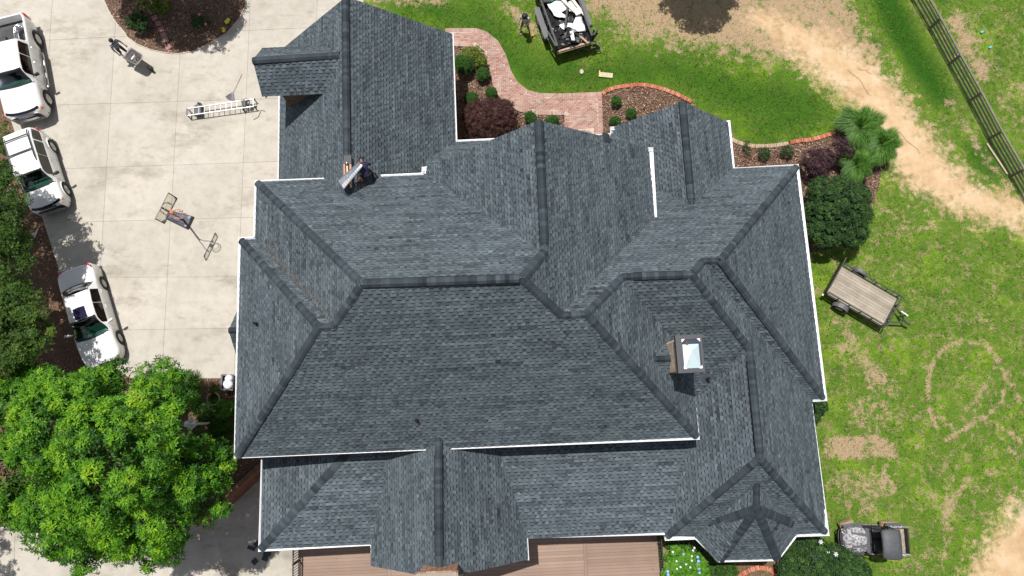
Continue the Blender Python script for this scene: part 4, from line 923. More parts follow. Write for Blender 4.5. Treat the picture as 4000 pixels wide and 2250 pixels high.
# unfinished ridge slot where the roofer works
rs = empty("ridge_slot", U(1354, 655, 6.9), 0, house); RO = rs.location.copy()
mb = MB(); mb.beam(U(1345, 640, 6.93) - RO, U(1347, 735, 6.93) - RO, .07, .03); mb.build("sheathing_strip", mat("orange_plywood", (0.50, 0.24, 0.12), 0.7, 0.25, 12), rs)
mb = MB(); mb.beam(U(1369, 640, 6.93) - RO, U(1371, 735, 6.93) - RO, .07, .03); mb.build("sheathing_strip", MATS["orange_plywood"], rs)
mb = MB(); mb.beam(U(1356, 645, 6.96) - RO, U(1358, 700, 6.96) - RO, .06, .05); mb.build("ridge_board", mat("pale_wood", (0.66, 0.47, 0.33), 0.6, 0.15, 10), rs)
mb = MB(); mb.beam(U(1364, 640, 6.945) - RO, U(1366, 735, 6.945) - RO, .03, .02); mb.build("gap_dark_strip", M_black, rs)  # black strip painting in the darkness of the open slot
mb = MB(); mb.tube([U(1354, 628, 7.02) - RO, U(1355, 646, 7.0) - RO], .035, 10); mb.build("metal_sleeve", M_chrome, rs, True)
mb = MB(); mb.prism([(U(x, y, 6.97) - RO)[:2] for x, y in ((1342, 608), (1371, 604), (1372, 640), (1343, 640))], .04, .06); mb.build("loose_cap", mat("loose_cap_black", (0.035, 0.037, 0.04), 0.6), rs)
# ------------------------------------------------------------------ vehicles
def glassmat(name, tint, refl=0.10):
    m, t, b = newmat(name); out = t.nodes["Material Output"]
    tr = node(t, "ShaderNodeBsdfTransparent"); tr.inputs[0].default_value = (*tint, 1)
    gl = node(t, "ShaderNodeBsdfGlossy"); gl.inputs['Roughness'].default_value = 0.03
    lw = node(t, "ShaderNodeLayerWeight"); lw.inputs[0].default_value = 0.35
    mr = node(t, "ShaderNodeMath", operation='ADD', use_clamp=True); mr.inputs[1].default_value = refl * 0.5; t.links.new(lw.outputs['Fresnel'], mr.inputs[0])
    mx = node(t, "ShaderNodeMixShader"); t.links.new(mr.outputs[0], mx.inputs[0]); t.links.new(tr.outputs[0], mx.inputs[1]); t.links.new(gl.outputs[0], mx.inputs[2])
    t.links.new(mx.outputs[0], out.inputs[0]); return m
M_wind = glassmat("windscreen_glass", (0.17, 0.32, 0.28)); M_side = glassmat("side_glass", (0.10, 0.12, 0.14))
M_carwhite = mat("white_car_paint", (0.80, 0.80, 0.79), 0.28, 0.015, 1.5, coat=0.5)
M_carsilver = mat("pearl_white_paint", (0.76, 0.76, 0.75), 0.3, 0.03, 1.5, coat=0.5)
M_inter = mat("car_interior", (0.05, 0.06, 0.06), 0.8, 0.3, 8); M_dash = mat("dashboard_grey", (0.16, 0.22, 0.20), 0.7, 0.15, 6); M_seat = mat("seat_fabric", (0.10, 0.12, 0.12), 0.8, 0.2, 6)
M_red = mat("red_lens", (0.55, 0.02, 0.03), 0.15, 0.1, coat=0.6); M_lens = mat("clear_lens", (0.62, 0.63, 0.62), 0.12, 0.15, 20, coat=0.6); M_amber = mat("amber_lens", (0.75, 0.25, 0.04), 0.2, 0.1)
M_rim = mat("alloy_rim", (0.55, 0.55, 0.54), 0.35, 0.1, 10, metal=0.6); M_greytrim = mat("grey_bumper_plastic", (0.20, 0.21, 0.215), 0.55, 0.1)
def pw(x, pts):
    """piecewise smooth curve through (x, value) points"""
    if x <= pts[0][0]: return pts[0][1]
    for (a, va), (b, vb) in zip(pts, pts[1:]):
        if x <= b:
            f = (x - a) / (b - a); f = f * f * (3 - 2 * f) if True else f
            return va + (vb - va) * f
    return pts[-1][1]
def wheel(parent, x, y, r, w, nsp=6, steer=0.0, rimm=None, side=1, tyre=None):
    e = empty("wheel", (x, y, r), steer, parent); R = Matrix.Rotation(-pi / 2 * side, 3, 'X'); ri = r * 0.64
    mb = MB(); mb.lathe([(ri, -w / 2), (r * 0.93, -w / 2), (r, -w * 0.36), (r, w * 0.36), (r * 0.93, w / 2), (ri, w / 2), (ri * 0.97, w / 2 - 0.02), (ri * .97, -w / 2 + .02)], n=26, M=R)
    mb.build("tyre", tyre or M_rubber, e, True)
    m2 = MB(); m2.lathe([(ri, w / 2 - .025), (ri * .9, w / 2 - .035), (ri * .88, w / 2 - .08), (0.03, w / 2 - .085)], n=26, M=R)
    m2.lathe([(ri * .2, w / 2 - .08), (ri * .2, w / 2 - .02), (ri * .1, w / 2 - .012)], n=10, M=R)
    for k in range(nsp):
        a = 2 * pi * k / nsp; p = R @ Vector((0.04 * cos(a), 0.04 * sin(a), w / 2 - .035)); q = R @ Vector((ri * .93 * cos(a), ri * .93 * sin(a), w / 2 - .035))
        m2.beam(p, q, ri * .2, .02, up=R @ Vector((0, 0, 1)))
    m2.build("rim", rimm or M_rim, e, False)
    m3 = MB(); m3.lathe([(ri * .86, w / 2 - .10), (0.02, w / 2 - .10)], n=20, M=R); m3.build("brake_recess", M_black, e)
class Car:
    def __init__(s, name, label, cat, loc, yaw, P):
        s.P = P; s.e = empty(name, loc, yaw); tag(s.e, label, cat)
        s.hwf = lambda x: P['hw'] * (1 - 0.5 * max(0, (x - (P['x1'] - .55)) / .55) ** 2.6 * .42) * (1 - 0.5 * max(0, ((P['x0'] + .5) - x) / .5) ** 2.6 * .28)
        s.zs = lambda x: pw(x, P['zs']); s.zc = lambda x: pw(x, P['zc'])
        s.zr = lambda x: pw(x, P['roof']); s.ht = lambda x: pw(x, P['rw'])
        s.body()
    def arch(s, x):
        z = s.P['zb']
        for xw in (s.P['wf'], s.P['wr']):
            R = s.P['ra']; d = abs(x - xw)
            if d < R: z = max(z, s.P['r'] + math.sqrt(R * R - d * d) * 0.98)
        return z
    def body(s):
        P = s.P; n = 90; xs = [P['x0'] + (P['x1'] - P['x0']) * (0.5 - 0.5 * cos(pi * i / n)) * 0.3 + (P['x1'] - P['x0']) * (i / n) * 0.7 for i in range(n + 1)]
        vs = []; m = None; bed = P.get('bed')
        for i, x in enumerate(xs):
            e0 = min(1, (x - P['x0']) / .12); e1 = min(1, (P['x1'] - x) / .16); e = math.sqrt(max(0.02, 1 - (1 - e0) ** 2)) * math.sqrt(max(0.02, 1 - (1 - e1) ** 2))
            hw = s.hwf(x) * (0.93 + .07 * e); zl = s.arch(x); zs_, zc_ = s.zs(x), s.zc(x); zl = min(zl, zs_ - .1); zs_ -= (1 - e) * .16; zc_ -= (1 - e) * .16
            mid = max(zl + .01, P['zb'] + .28)
            mid = min(mid, zs_ - .06)
            if bed and x < bed[0]: half = [(hw * .95, zl), (hw * .985, zl + .02), (hw, mid), (hw * .995, zs_ - .07), (hw * .965, zs_), (hw - .10, zs_), (hw - .13, bed[1]), (0, bed[1])]
            else: half = [(hw * .95, zl), (hw * .985, zl + .02), (hw, mid), (hw * .985, zs_ - .09), (hw * .945, zs_ - .015), (hw * .82, zs_ + (zc_ - zs_) * .5), (hw * .45, zc_ - .008), (0, zc_)]
            sec = [(y, z) for y, z in half] + [(-y, z) for y, z in half[::-1][1:]]; m = len(sec); vs += [(x, y, z) for y, z in sec]
        fs = []; tones = []
        gx = P['glass']
        for i in range(n):
            xm = (xs[i] + xs[i + 1]) / 2
            for k in range(m - 1):
                if 4 <= k <= m - 6 and P['cab'][0] < xm < P['cab'][1]: continue
                fs.append((i * m + k, i * m + k + 1, (i + 1) * m + k + 1, (i + 1) * m + k))
        fs.append(tuple(range(m))); fs.append(tuple(range(n * m, (n + 1) * m))[::-1])
        mb = MB(); mb.raw(vs, [f[::-1] for f in fs]); mb.build("body", P['paint'], s.e, True)
        # floor pan and cabin
        mb = MB(); mb.box(((P['x0'] + P['x1']) / 2, 0, P['zb'] + .12), (P['x1'] - P['x0'] - .3, P['hw'] * 2 - .5, .2)); mb.box(((P['x0'] + P['x1']) / 2, 0, P['zb'] + .35), (P['x1'] - P['x0'] - 0.9, P['hw'] * 1.2, .3)); mb.build("underbody", M_black, s.e)
        ca, cb_ = P['cab']; mb = MB(); mb.box(((ca + cb_) / 2, 0, P['zb'] + .33), (cb_ - ca, P['hw'] * 1.84, .04)); mb.build("cabin_floor", M_inter, s.e)
        zb_ = s.zs(cb_); mb = MB(); mb.box((P['A'] - .27, 0, zb_ - .10), (.5, P['hw'] * 1.72, .14)); mb.build("dashboard", M_dash, s.e, bevel=.04)
        for row in P['seats']:
            for sy in (-1, 1):
                mb = MB(); mb.box((row, sy * .38, P['zb'] + .5), (.5, .5, .18)); mb.box((row - .27, sy * .38, P['zb'] + .82), (.14, .48, .55)); mb.box((row - .28, sy * .38, P['zb'] + 1.15), (.1, .26, .16)); mb.build("seat", M_seat, s.e, bevel=.04)
        # greenhouse: roof skin and pillars
        A, B, C_, D = P['A'], P['B'], P['C'], P['D']; N = 44; gxs = [D + (A - D) * i / N for i in range(N + 1)]
        def sec(x):
            b = s.hwf(x) * .945; zb2 = s.zs(x) - .015; zr = max(s.zr(x), zb2 + .012); t = min(s.ht(x), b)
            f = min(1, (zr - zb2) / .3); tt = b + (t - b) * f
            return [(b, zb2), (tt + .012 * f, zr - .075 * f), (tt * .965, zr - .02 * f), (tt * .85, zr + .004), (tt * .4, zr + .022), (0, zr + .026)]
        S_ = [sec(x) for x in gxs]; vs = []
        for x, sc_ in zip(gxs, S_):
            full = sc_ + [(-y, z) for y, z in sc_[::-1][1:]]; vs += [(x, y, z) for y, z in full]
        m = 11; fs = []
        def inwin(x): return any(a < x < b for a, b in P['win'])
        for i in range(N):
            xm = (gxs[i] + gxs[i + 1]) / 2
            for k in range(m - 1):
                side = k in (0, m - 2); top_ = 3 <= k <= m - 5 + 1
                if side and inwin(xm): continue
                if 2 <= k <= m - 4 and (B + .01 < xm < A - .06 or (P['rearglass'] and D + .06 < xm < C_ - .02)): continue
                if P.get('sunroof') and 4 <= k <= m - 6 and P['sunroof'][0] < xm < P['sunroof'][1]: pass
                fs.append((i * m + k, (i + 1) * m + k, (i + 1) * m + k + 1, i * m + k + 1))
        fs.append(tuple(range(m)))
        mb = MB(); mb.raw(vs, fs); mb.build("roof", P['paint'], s.e, True)
        def pane(nm, x0, x1, fn, mt, nx_=10, ny_=8, rnd=.0):
            mb = MB(); g_ = []
            for i in range(nx_ + 1):
                for j in range(ny_ + 1): g_.append(fn(x0 + (x1 - x0) * i / nx_, -1 + 2 * j / ny_))
            mb.raw(g_, [(i * (ny_ + 1) + j, i * (ny_ + 1) + j + 1, (i + 1) * (ny_ + 1) + j + 1, (i + 1) * (ny_ + 1) + j) for i in range(nx_) for j in range(ny_)]); return mb.build(nm, mt, s.e, True)
        def topf(off):
            def f(x, v):
                q = sec(x); y = q[2][0] * .97 * v; a = abs(v); z = q[3][1] + .022 * (1 - a * a) + off - (.02 if a > .9 else 0); bow = P['bow'] * (1 - a * a)
                return (x + (bow if x > 0 else -bow), y, z)
            return f
        ws = pane("windscreen", B - .02, A - .02, topf(.004), M_wind)
        # black surrounds (ceramic band) as real strips
        fr = MB(); F_ = topf(.008)
        for x, w in ((B - .015, .05), (A - .03, .06)): fr.tube([F_(x, v) for v in np.linspace(-1, 1, 13)], w / 2, 4)
        for sg in (-1, 1): fr.tube([F_(x, sg * .985) for x in np.linspace(B - .015, A - .03, 8)], .018, 4)
        fr.build("windscreen_frame", M_black, s.e, True)
        if P['rearglass']:
            pane("rear_window", D + .08, C_, topf(.004), M_wind); fr = MB()
            for x in (D + .085, C_): fr.tube([F_(x, v * .97) for v in np.linspace(-1, 1, 13)], .018, 4)
            fr.build("rear_window_frame", M_black, s.e, True)
        if P.get('sunroof'):
            mb = MB(); a, b = P['sunroof']; mb.raw([F_(x, v) for x in (a, (a + b) / 2, b) for v in (-.48, 0, .48)], [(0, 1, 4, 3), (1, 2, 5, 4), (3, 4, 7, 6), (4, 5, 8, 7)]); o = mb.build("sunroof", mat("sunroof_glass", (0.02, 0.018, 0.05), 0.08, 0.1, coat=.5), s.e, True); o.location.z = .028
        for sg in (-1, 1):
            for a, b in P['win']:
                def sf(x, v, sg=sg):
                    q = sec(x); f = .04 + .93 * (v + 1) / 2; return (x, sg * (q[0][0] + (q[1][0] - q[0][0]) * f + .006), q[0][1] + (q[1][1] - q[0][1]) * f)
                pane("side_window", a - .03, b + .03, sf, M_side, 8, 3)
        # door seams, handles, mirrors
        for sg in (-1, 1):
            sm = MB()
            for x in P['doors']:
                sm.tube([(x, sg * (s.hwf(x) * k + .003), z) for k, z in ((.985, s.zs(x) - .09), (1.0, P['zb'] + .3), (.985, P['zb'] + .05))], .005, 4)
            sm.build("door_seam", M_greytrim, s.e)
            for x in P['handles']:
                mb = MB(); mb.tube([(x - .09, sg * (s.hwf(x) * .985 + .004), s.zs(x) - .13), (x - .06, sg * (s.hwf(x) * .985 + .035), s.zs(x) - .125), (x + .06, sg * (s.hwf(x) * .985 + .035), s.zs(x) - .125), (x + .09, sg * (s.hwf(x) * .985 + .004), s.zs(x) - .13)], .014, 6); mb.build("door_handle", P.get('hmat', P['paint']), s.e, True)
            xm = P['mirror']; y = s.hwf(xm) * .945; z = s.zs(xm) + .08
            mb = MB(); mb.beam((xm, sg * (y - .02), z - .04), (xm - .03, sg * (y + .10), z), .05, .04); mb.box((xm - .04, sg * (y + .20), z + .02), (.10, .24, .16), M=Matrix.Rotation(sg * .25, 3, 'Z')); mb.build("side_mirror", P.get('mirmat', P['paint']), s.e, bevel=.03)
        for x in (P['wf'], P['wr']):
            for sg in (-1, 1):
                wheel(s.e, x, sg * (P['hw'] - P['ww'] / 2 + .015), P['r'], P['ww'], P['spokes'], side=-sg if False else (1 if sg < 0 else -1) * -1)
    def front(s, z, h, frac0, frac1, nm, mt, bulge=.02, x=None):
        """a panel wrapped round the nose between two width fractions"""
        P = s.P; pts = []
        for f in np.linspace(frac0, frac1, 9):
            for zz in (z - h / 2, z + h / 2):
                y = P['hw'] * f; xx = P['x1'] - .02 - .26 * abs(f) ** 2.6 + bulge - (zz - z) * .15; pts.append((xx, y, zz))
        mb = MB(); mb.raw(pts, [(2 * i, 2 * i + 1, 2 * i + 3, 2 * i + 2) for i in range(8)]); 
        n0 = len(mb.v); mb.raw([(p[0] - .12, p[1], p[2]) for p in pts], [])
        for i in range(8): mb.f.append((2 * i + 1, n0 + 2 * i + 1, n0 + 2 * i + 3, 2 * i + 3)); mb.mi.append(0); mb.tone.append(.5); mb.f.append((2 * i, 2 * i + 2, n0 + 2 * i + 2, n0 + 2 * i)); mb.mi.append(0); mb.tone.append(.5)
        return mb.build(nm, mt, s.e, True)
def carpos(a, b, z, hw, sgn=1):
    """from the two wheel hubs seen on the east side: centre and heading"""
    p, q = U(*a, z), U(*b, z); d = (q - p).normalized(); left = Vector((-d.y, d.x, 0)); c = (p + q) / 2 - left * (hw - .02); c.z = 0
    return c + ZZ * .012, atan2(d.y, d.x), (q - p).length
# sedan
c, yaw, wb_ = carpos((407, 1107), (470, 1319), .33, .90)
sed = Car("sedan", "white sedan with a dark sunroof, parked nearest the big bright tree", "car", c, yaw, dict(hw=.90, x0=-2.52, x1=2.42, zb=.20, zs=[(-2.52, .93), (-1.6, 1.0), (0, .96), (1.2, .93), (2.42, .74)], zc=[(-2.52, .97), (-1.6, 1.04), (0, 1.0), (1.1, 1.0), (2.42, .78)],
    wf=wb_ / 2, wr=-wb_ / 2, ra=.38, r=.33, ww=.21, cab=(-1.45, .95), A=1.10, B=.28, C=-1.04, D=-1.52, roof=[(-1.56, 1.0), (-1.02, 1.36), (-.4, 1.43), (.1, 1.42), (.28, 1.38), (1.14, .96)], rw=[(-1.7, .68), (-.9, .62), (.28, .62), (1.1, .78)],
    glass=1, rearglass=True, win=[(-1.02, -.38), (-.30, .62)], doors=(-1.1, -.34, .85), handles=(-.92, .12 - .25), mirror=.72, paint=M_carwhite, bow=.10, sunroof=(-.22, .16), seats=(.05, -.85), spokes=14))
for sg in (-1, 1):
    sed.front(.60, .15, sg * .58, sg * .93, "headlight", M_lens, .03)
    mb = MB(); mb.raw([(-2.50, sg * .80, .78), (-2.53, sg * .48, .80), (-2.53, sg * .48, .93), (-2.44, sg * .82, .93), (-2.28, sg * .87, .80), (-2.26, sg * .86, .92)], [(0, 1, 2, 3), (0, 3, 5, 4)]); 
    mb = MB(); mb.tube([(-2.49, sg * .42, .90), (-2.45, sg * .62, .91), (-2.34, sg * .78, .91), (-2.18, sg * .84, .91)], [.03, .055, .055, .03], 8); mb.build("tail_light", M_red, sed.e, True)
sed.front(.42, .12, -.5, .5, "lower_grille", M_black, .01); sed.front(.66, .06, -.28, .28, "grille", M_chrome, .03)
mb = MB(); mb.tube([(1.16, .55, 1.0), (1.10, .0, 1.02), (1.12, -.35, 1.01)], .012, 5); mb.build("wiper", M_black, sed.e)
# small SUV with roof rack
c, yaw, wb_ = carpos((208, 573), (262, 741), .36, .88)
suv = Car("suv", "small white SUV with black roof rack, parked between the pickup and the sedan", "car", c, yaw, dict(hw=.88, x0=-2.02, x1=2.12, zb=.27, zs=[(-2.02, 1.12), (-1, 1.12), (.9, 1.06), (2.12, .93)], zc=[(-2.02, 1.14), (.9, 1.14), (1.3, 1.12), (2.12, .97)],
    wf=wb_ / 2, wr=-wb_ / 2, ra=.43, r=.37, ww=.24, cab=(-1.9, .85), A=1.02, B=.42, C=-1.80, D=-2.00, roof=[(-2.04, 1.15), (-1.86, 1.62), (-1.2, 1.70), (.1, 1.69), (.42, 1.64), (1.06, 1.10)], rw=[(-2.0, .70), (-1.6, .68), (.42, .66), (1.05, .78)],
    glass=1, rearglass=False, win=[(-1.78, -1.25), (-1.12, -.42), (-.34, .62)], doors=(-1.18, -.38, .80), handles=(-.98, -.18), mirror=.70, paint=M_carwhite, mirmat=M_black, hmat=M_greytrim, bow=.08, seats=(.05, -.8), spokes=7))
for sg in (-1, 1):
    suv.front(.80, .18, sg * .60, sg * .93, "headlight", M_lens, .03); suv.front(.90, .06, sg * .80, sg * .94, "turn_signal", M_amber, .05)
    mb = MB(); mb.tube([(-1.98, sg * .80, .95), (-1.93, sg * .82, 1.25)], [.06, .05], 6); mb.build("tail_light", M_red, suv.e, True)
    mb = MB(); mb.tube([(-1.72, sg * .60, 1.70), (-1.62, sg * .60, 1.79), (-.3, sg * .60, 1.79), (-.02, sg * .60, 1.70)], [.03, .03, .03, .02], 6); mb.build("roof_rail", M_black, suv.e, True)
    for xw in (suv.P['wf'], suv.P['wr']):
        mb = MB(); mb.tube([(xw + .45 * cos(a), sg * .885, .37 + .45 * sin(a)) for a in np.linspace(.05, pi - .05, 12)], .028, 6); mb.build("wheel_arch_trim", M_carwhite, suv.e, True)
for x in (-1.45, -.65):
    mb = MB(); mb.beam((x, -.6, 1.79), (x, .6, 1.79), .07, .03); mb.build("cross_bar", M_black, suv.e, bevel=.01)
for y in (-.3, -.15, .15, .3):
    mb = MB(); mb.beam((-1.35, y, 1.718), (-.75, y, 1.722), .03, .012); mb.build("roof_rib", M_carwhite, suv.e)
suv.front(.42, .28, -.94, .94, "bumper", M_greytrim, .06); suv.front(.86, .10, -.55, .55, "grille", M_black, .03); suv.front(.86, .02, -.5, .5, "grille_bar", M_chrome, .045)
suv.front(.99, .03, -.8, .8, "bug_deflector", mat("smoked_plastic", (0.012, 0.01, 0.03), 0.15, 0.1), .02)
mb = MB(); mb.box((.48, 0, 1.60), (.06, .10, .05)); mb.build("rear_view_mirror", M_black, suv.e)
mb = MB(); mb.tube([(1.08, .6, 1.16), (1.06, .1, 1.18)], .012, 5); mb.build("wiper", M_black, suv.e)
# pickup
c, yaw, wb_ = carpos((150, 153), (191, 387), .41, .98)
pk = Car("pickup_truck", "white double cab pickup with silver tubes in its open bed", "pickup truck", c, yaw, dict(hw=.98, x0=-2.78, x1=2.72, zb=.38, zs=[(-2.78, 1.34), (-1, 1.34), (1.0, 1.26), (2.72, 1.10)], zc=[(-2.78, 1.36), (1.0, 1.36), (1.6, 1.34), (2.72, 1.18)],
    wf=wb_ / 2, wr=-wb_ / 2, ra=.49, r=.41, ww=.27, cab=(-.95, 1.0), A=1.20, B=.66, C=-.98, D=-1.08, roof=[(-1.10, 1.36), (-1.0, 1.86), (-.6, 1.92), (.3, 1.91), (.66, 1.86), (1.24, 1.34)], rw=[(-1.1, .74), (.66, .72), (1.24, .86)], bed=(-1.12, .82),
    glass=1, rearglass=False, win=[(-.86, -.22), (-.12, .82)], doors=(-.98, -.17, 1.0), handles=(-.78, 0.02), mirror=.92, paint=M_carsilver, mirmat=M_blackmetal, hmat=M_chrome, bow=.10, seats=(.2, -.6), spokes=6))
mb = MB(); mb.box((-2.72, 0, 1.08), (.09, 1.72, .52)); mb.build("tailgate", M_carsilver, pk.e, bevel=.02)
mb = MB(); mb.box((-1.92, 0, .86), (1.55, 1.62, .03)); mb.build("bed_liner", mat("bed_liner", (0.055, 0.058, 0.06), 0.7, 0.3, 5), pk.e)
for k, (dx_, dy_) in enumerate(((0, 0), (.09, .08), (.18, .16))):
    mb = MB(); mb.tube([(-1.2, .26 + dy_ * 1.1, 1.16), (-1.95 - dx_ * -1.0 * -1 + .0, .27 + dy_ * 1.1, 1.18), (-2.20 + dx_, .40 + dy_ * .8, 1.20), (-2.22 + dx_, .84, 1.22)], .035, 10); mb.build("silver_tube", M_chrome, pk.e, True)
for x in (-2.15, -1.8, -1.4):
    mb = MB(); mb.beam((x, .2, 1.24), (x + .1, .62, 1.24), .02, .02); mb.build("tube_clamp", M_black, pk.e)
mb = MB(); mb.box((-1.6, -.45, .98), (.5, .4, .22)); mb.build("toolbox", M_black, pk.e, bevel=.03)
for sg in (-1, 1):
    pk.front(.96, .24, sg * .62, sg * .90, "headlight", M_lens, .03); pk.front(1.02, .14, sg * .84, sg * .97, "turn_signal", M_amber, .05)
    mb = MB(); mb.tube([(-1.5 + .6, sg * 1.02, .46), (-.8, sg * 1.07, .44), (1.05, sg * 1.07, .44), (1.15, sg * 1.0, .46)], .05, 8); mb.build("running_board", M_chrome, pk.e, True)
    for x in (-.6, .1, .8): 
        mb = MB(); mb.box((x, sg * 1.08, .492), (.42, .07, .01)); mb.build("step_pad", M_black, pk.e)
    mb = MB(); mb.tube([(-2.76, sg * .88, .85), (-2.76, sg * .88, 1.2)], .07, 6); mb.build("tail_light", M_red, pk.e, True)
pk.front(.58, .20, -.94, .94, "bumper", M_chrome, .06); pk.front(.94, .26, -.56, .56, "grille", M_black, .03)
for z in (.86, .94, 1.02): pk.front(z, .025, -.54, .54, "grille_bar", M_chrome, .05)
pk.front(1.17, .05, -.82, .82, "bug_deflector", MATS["smoked_plastic"], .01)
mb = MB(); mb.box((-2.86, 0, .62), (.14, 1.8, .16)); mb.build("rear_bumper", M_chrome, pk.e, bevel=.03)
# UTV with camouflage hood, charcoal roof and cargo box
M_camo = newmat("snow_camo"); t_ = M_camo[1]; v_ = coord(t_)
cc = ramp(t_, noise(t_, v_, 11, 6, 0.75), [(0.30, (0.03, 0.03, 0.03)), (0.46, (0.12, 0.11, 0.10)), (0.53, (0.36, 0.36, 0.40)), (0.75, (0.55, 0.56, 0.61))]); t_.links.new(cc, M_camo[2].inputs['Base Color']); M_camo[2].inputs['Roughness'].default_value = .5; M_camo = M_camo[0]
M_mud = mat("muddy_tyre", (0.30, 0.21, 0.13), 0.95, 0.3, 12, bump=.6, col2=(0.46, 0.34, 0.22)); M_roofp = mat("utv_roof_plastic", (0.075, 0.08, 0.088), 0.6, 0.15, 8)
utv = empty("utility_vehicle", (16.42, -5.85, -.02), pi - .01); tag(utv, "side by side utility vehicle with white camouflage hood and charcoal roof on the lawn", "utility vehicle")
def upart(nm, mt, f, bevel=.02): mb = MB(); f(mb); return mb.build(nm, mt, utv, bevel=bevel)
upart("chassis", M_black, lambda m: (m.box((0, 0, .42), (2.5, .9, .2)), m.box((.1, 0, .52), (1.1, 1.25, .12))))
mb = MB(); hoodv = []
for x, hw_, z in ((.42, .50, .98), (.8, .56, .95), (1.15, .52, .86), (1.33, .44, .74), (1.38, .40, .62)):
    hoodv += [(x, -hw_, z - .12), (x, -hw_ * .86, z - .02), (x, -hw_ * .3, z + .02), (x, 0, z + .035), (x, hw_ * .3, z + .02), (x, hw_ * .86, z - .02), (x, hw_, z - .12)]
mb.raw(hoodv, [(i * 7 + k, (i + 1) * 7 + k, (i + 1) * 7 + k + 1, i * 7 + k + 1) for i in range(4) for k in range(6)]); mb.build("hood", M_camo, utv, True)
for sy in (-1, 1):
    upart("hood_scoop", M_roofp, lambda m: m.raw([(.45, sy * .16, 1.02), (.45, sy * .30, 1.015), (1.05, sy * .34, .925), (1.05, sy * .27, .93), (.45, sy * .16, .95), (.45, sy * .30, .95), (1.05, sy * .34, .88), (1.05, sy * .27, .88)], [(0, 1, 2, 3), (0, 4, 5, 1), (1, 5, 6, 2), (2, 6, 7, 3), (3, 7, 4, 0)]), 0)
    upart("fender", M_camo if sy > 9 else M_roofp, lambda m: m.raw([(.5, sy * .52, .86), (.5, sy * .70, .76), (1.0, sy * .70, .72), (1.3, sy * .60, .62), (1.28, sy * .44, .74), (.9, sy * .54, .84)], [(0, 1, 2, 5), (5, 2, 3, 4)]), 0)
    upart("headlight", M_lens, lambda m: m.box((1.36, sy * .34, .66), (.06, .16, .09)))
    upart("seat", M_black, lambda m: (m.box((-.25, sy * .3, .62), (.5, .5, .14)), m.box((-.48, sy * .3, .86), (.12, .48, .46))), .04)
    upart("door_panel", M_camo, lambda m: m.box((.1, sy * .64, .62), (.7, .03, .3)))
    upart("box_side", M_camo, lambda m: (m.box((-1.02, sy * .60, .86), (.86, .06, .3)), m.box((-1.02, sy * .60, 1.03), (.88, .10, .05))))
    upart("rear_fender", M_roofp, lambda m: m.box((-.95, sy * .68, .78), (.7, .12, .04)))
    for x, st_ in ((.98, .35), (-.92, 0)):
        w = empty("wheel", (x, sy * .62, .31), st_ if x > 0 else 0, utv); R = Matrix.Rotation(pi / 2, 3, 'X')
        m = MB(); m.lathe([(.17, -.12), (.28, -.12), (.315, -.08), (.315, .08), (.28, .12), (.17, .12)], n=20, M=R); m.build("tyre", M_mud if sy < 0 or x < 0 else M_mud, w, True)
        m = MB()
        for k in range(20):
            a = 2 * pi * k / 20
            for s_ in (-1, 1): m.box((.318 * cos(a + s_ * .07), s_ * .055, .318 * sin(a + s_ * .07)), (.03, .09, .045), M=Matrix.Rotation(-a, 3, 'Y'))
        tag(m.build("tread_lug", M_mud, w), kind="stuff")
        m = MB(); m.lathe([(.17, -.1), (.05, -.04), (.05, .04), (.17, .1)], n=14, M=R); m.build("rim", M_blackmetal, w, True)
upart("front_bumper", M_black, lambda m: (m.tube([(1.28, -.46, .5), (1.47, -.34, .55), (1.50, 0, .56), (1.47, .34, .55), (1.28, .46, .5)], .035, 8), m.tube([(1.30, -.42, .72), (1.46, -.3, .72), (1.48, 0, .73), (1.46, .3, .72), (1.30, .42, .72)], .028, 8), m.box((1.42, 0, .64), (.06, .5, .16))), 0)
upart("grille", M_black, lambda m: m.box((1.36, 0, .6), (.05, .7, .2)))
upart("dash", M_roofp, lambda m: m.box((.36, 0, .93), (.18, 1.1, .16)), .04)
upart("steering_wheel", M_black, lambda m: m.tube([(.12 + .08 * sin(a), .28 + .17 * cos(a), 1.03 + .15 * sin(a)) for a in np.linspace(0, 2 * pi, 17)[:-1]], .016, 6, closed=True), 0)
upart("roll_cage", M_blackmetal, lambda m: [m.tube([(.45, s_ * .6, .9), (.10, s_ * .56, 1.78), (-.56, s_ * .56, 1.80), (-.62, s_ * .6, .8)], .026, 8) for s_ in (-1, 1)] + [m.tube([(.10, -.56, 1.78), (.10, .56, 1.78)], .026, 8), m.tube([(-.56, -.56, 1.8), (-.56, .56, 1.8)], .026, 8)], 0)
mb = MB(); rv = []
for x, hw_, z in ((.17, .50, 1.80), (.12, .58, 1.86), (-.1, .61, 1.90), (-.45, .61, 1.90), (-.62, .58, 1.85)):
    rv += [(x, -hw_, z - .06), (x, -hw_ * .93, z), (x, -hw_ * .3, z + .03), (x, hw_ * .3, z + .03), (x, hw_ * .93, z), (x, hw_, z - .06)]
mb.raw(rv, [(i * 6 + k, (i + 1) * 6 + k, (i + 1) * 6 + k + 1, i * 6 + k + 1) for i in range(4) for k in range(5)]); o = mb.build("roof", M_roofp, utv, True); sol = o.modifiers.new("solid", 'SOLIDIFY'); sol.thickness = .04
for y0_, y1_ in ((-.28, -.36), (.18, .1), (.44, .5)):
    upart("roof_rib", M_roofp, lambda m: m.beam((.05, y0_, 1.925), (-.58, y1_, 1.905), .03, .02), .005)
upart("cargo_floor", mat("dirty_bed", (0.30, 0.25, 0.20), 0.9, 0.45, 7), lambda m: m.box((-1.0, 0, .74), (.84, 1.16, .04)))
upart("tailgate", M_black, lambda m: m.box((-1.46, 0, .86), (.05, 1.2, .3)))
upart("cargo_front", M_black, lambda m: m.box((-.6, 0, .86), (.04, 1.16, .3)))
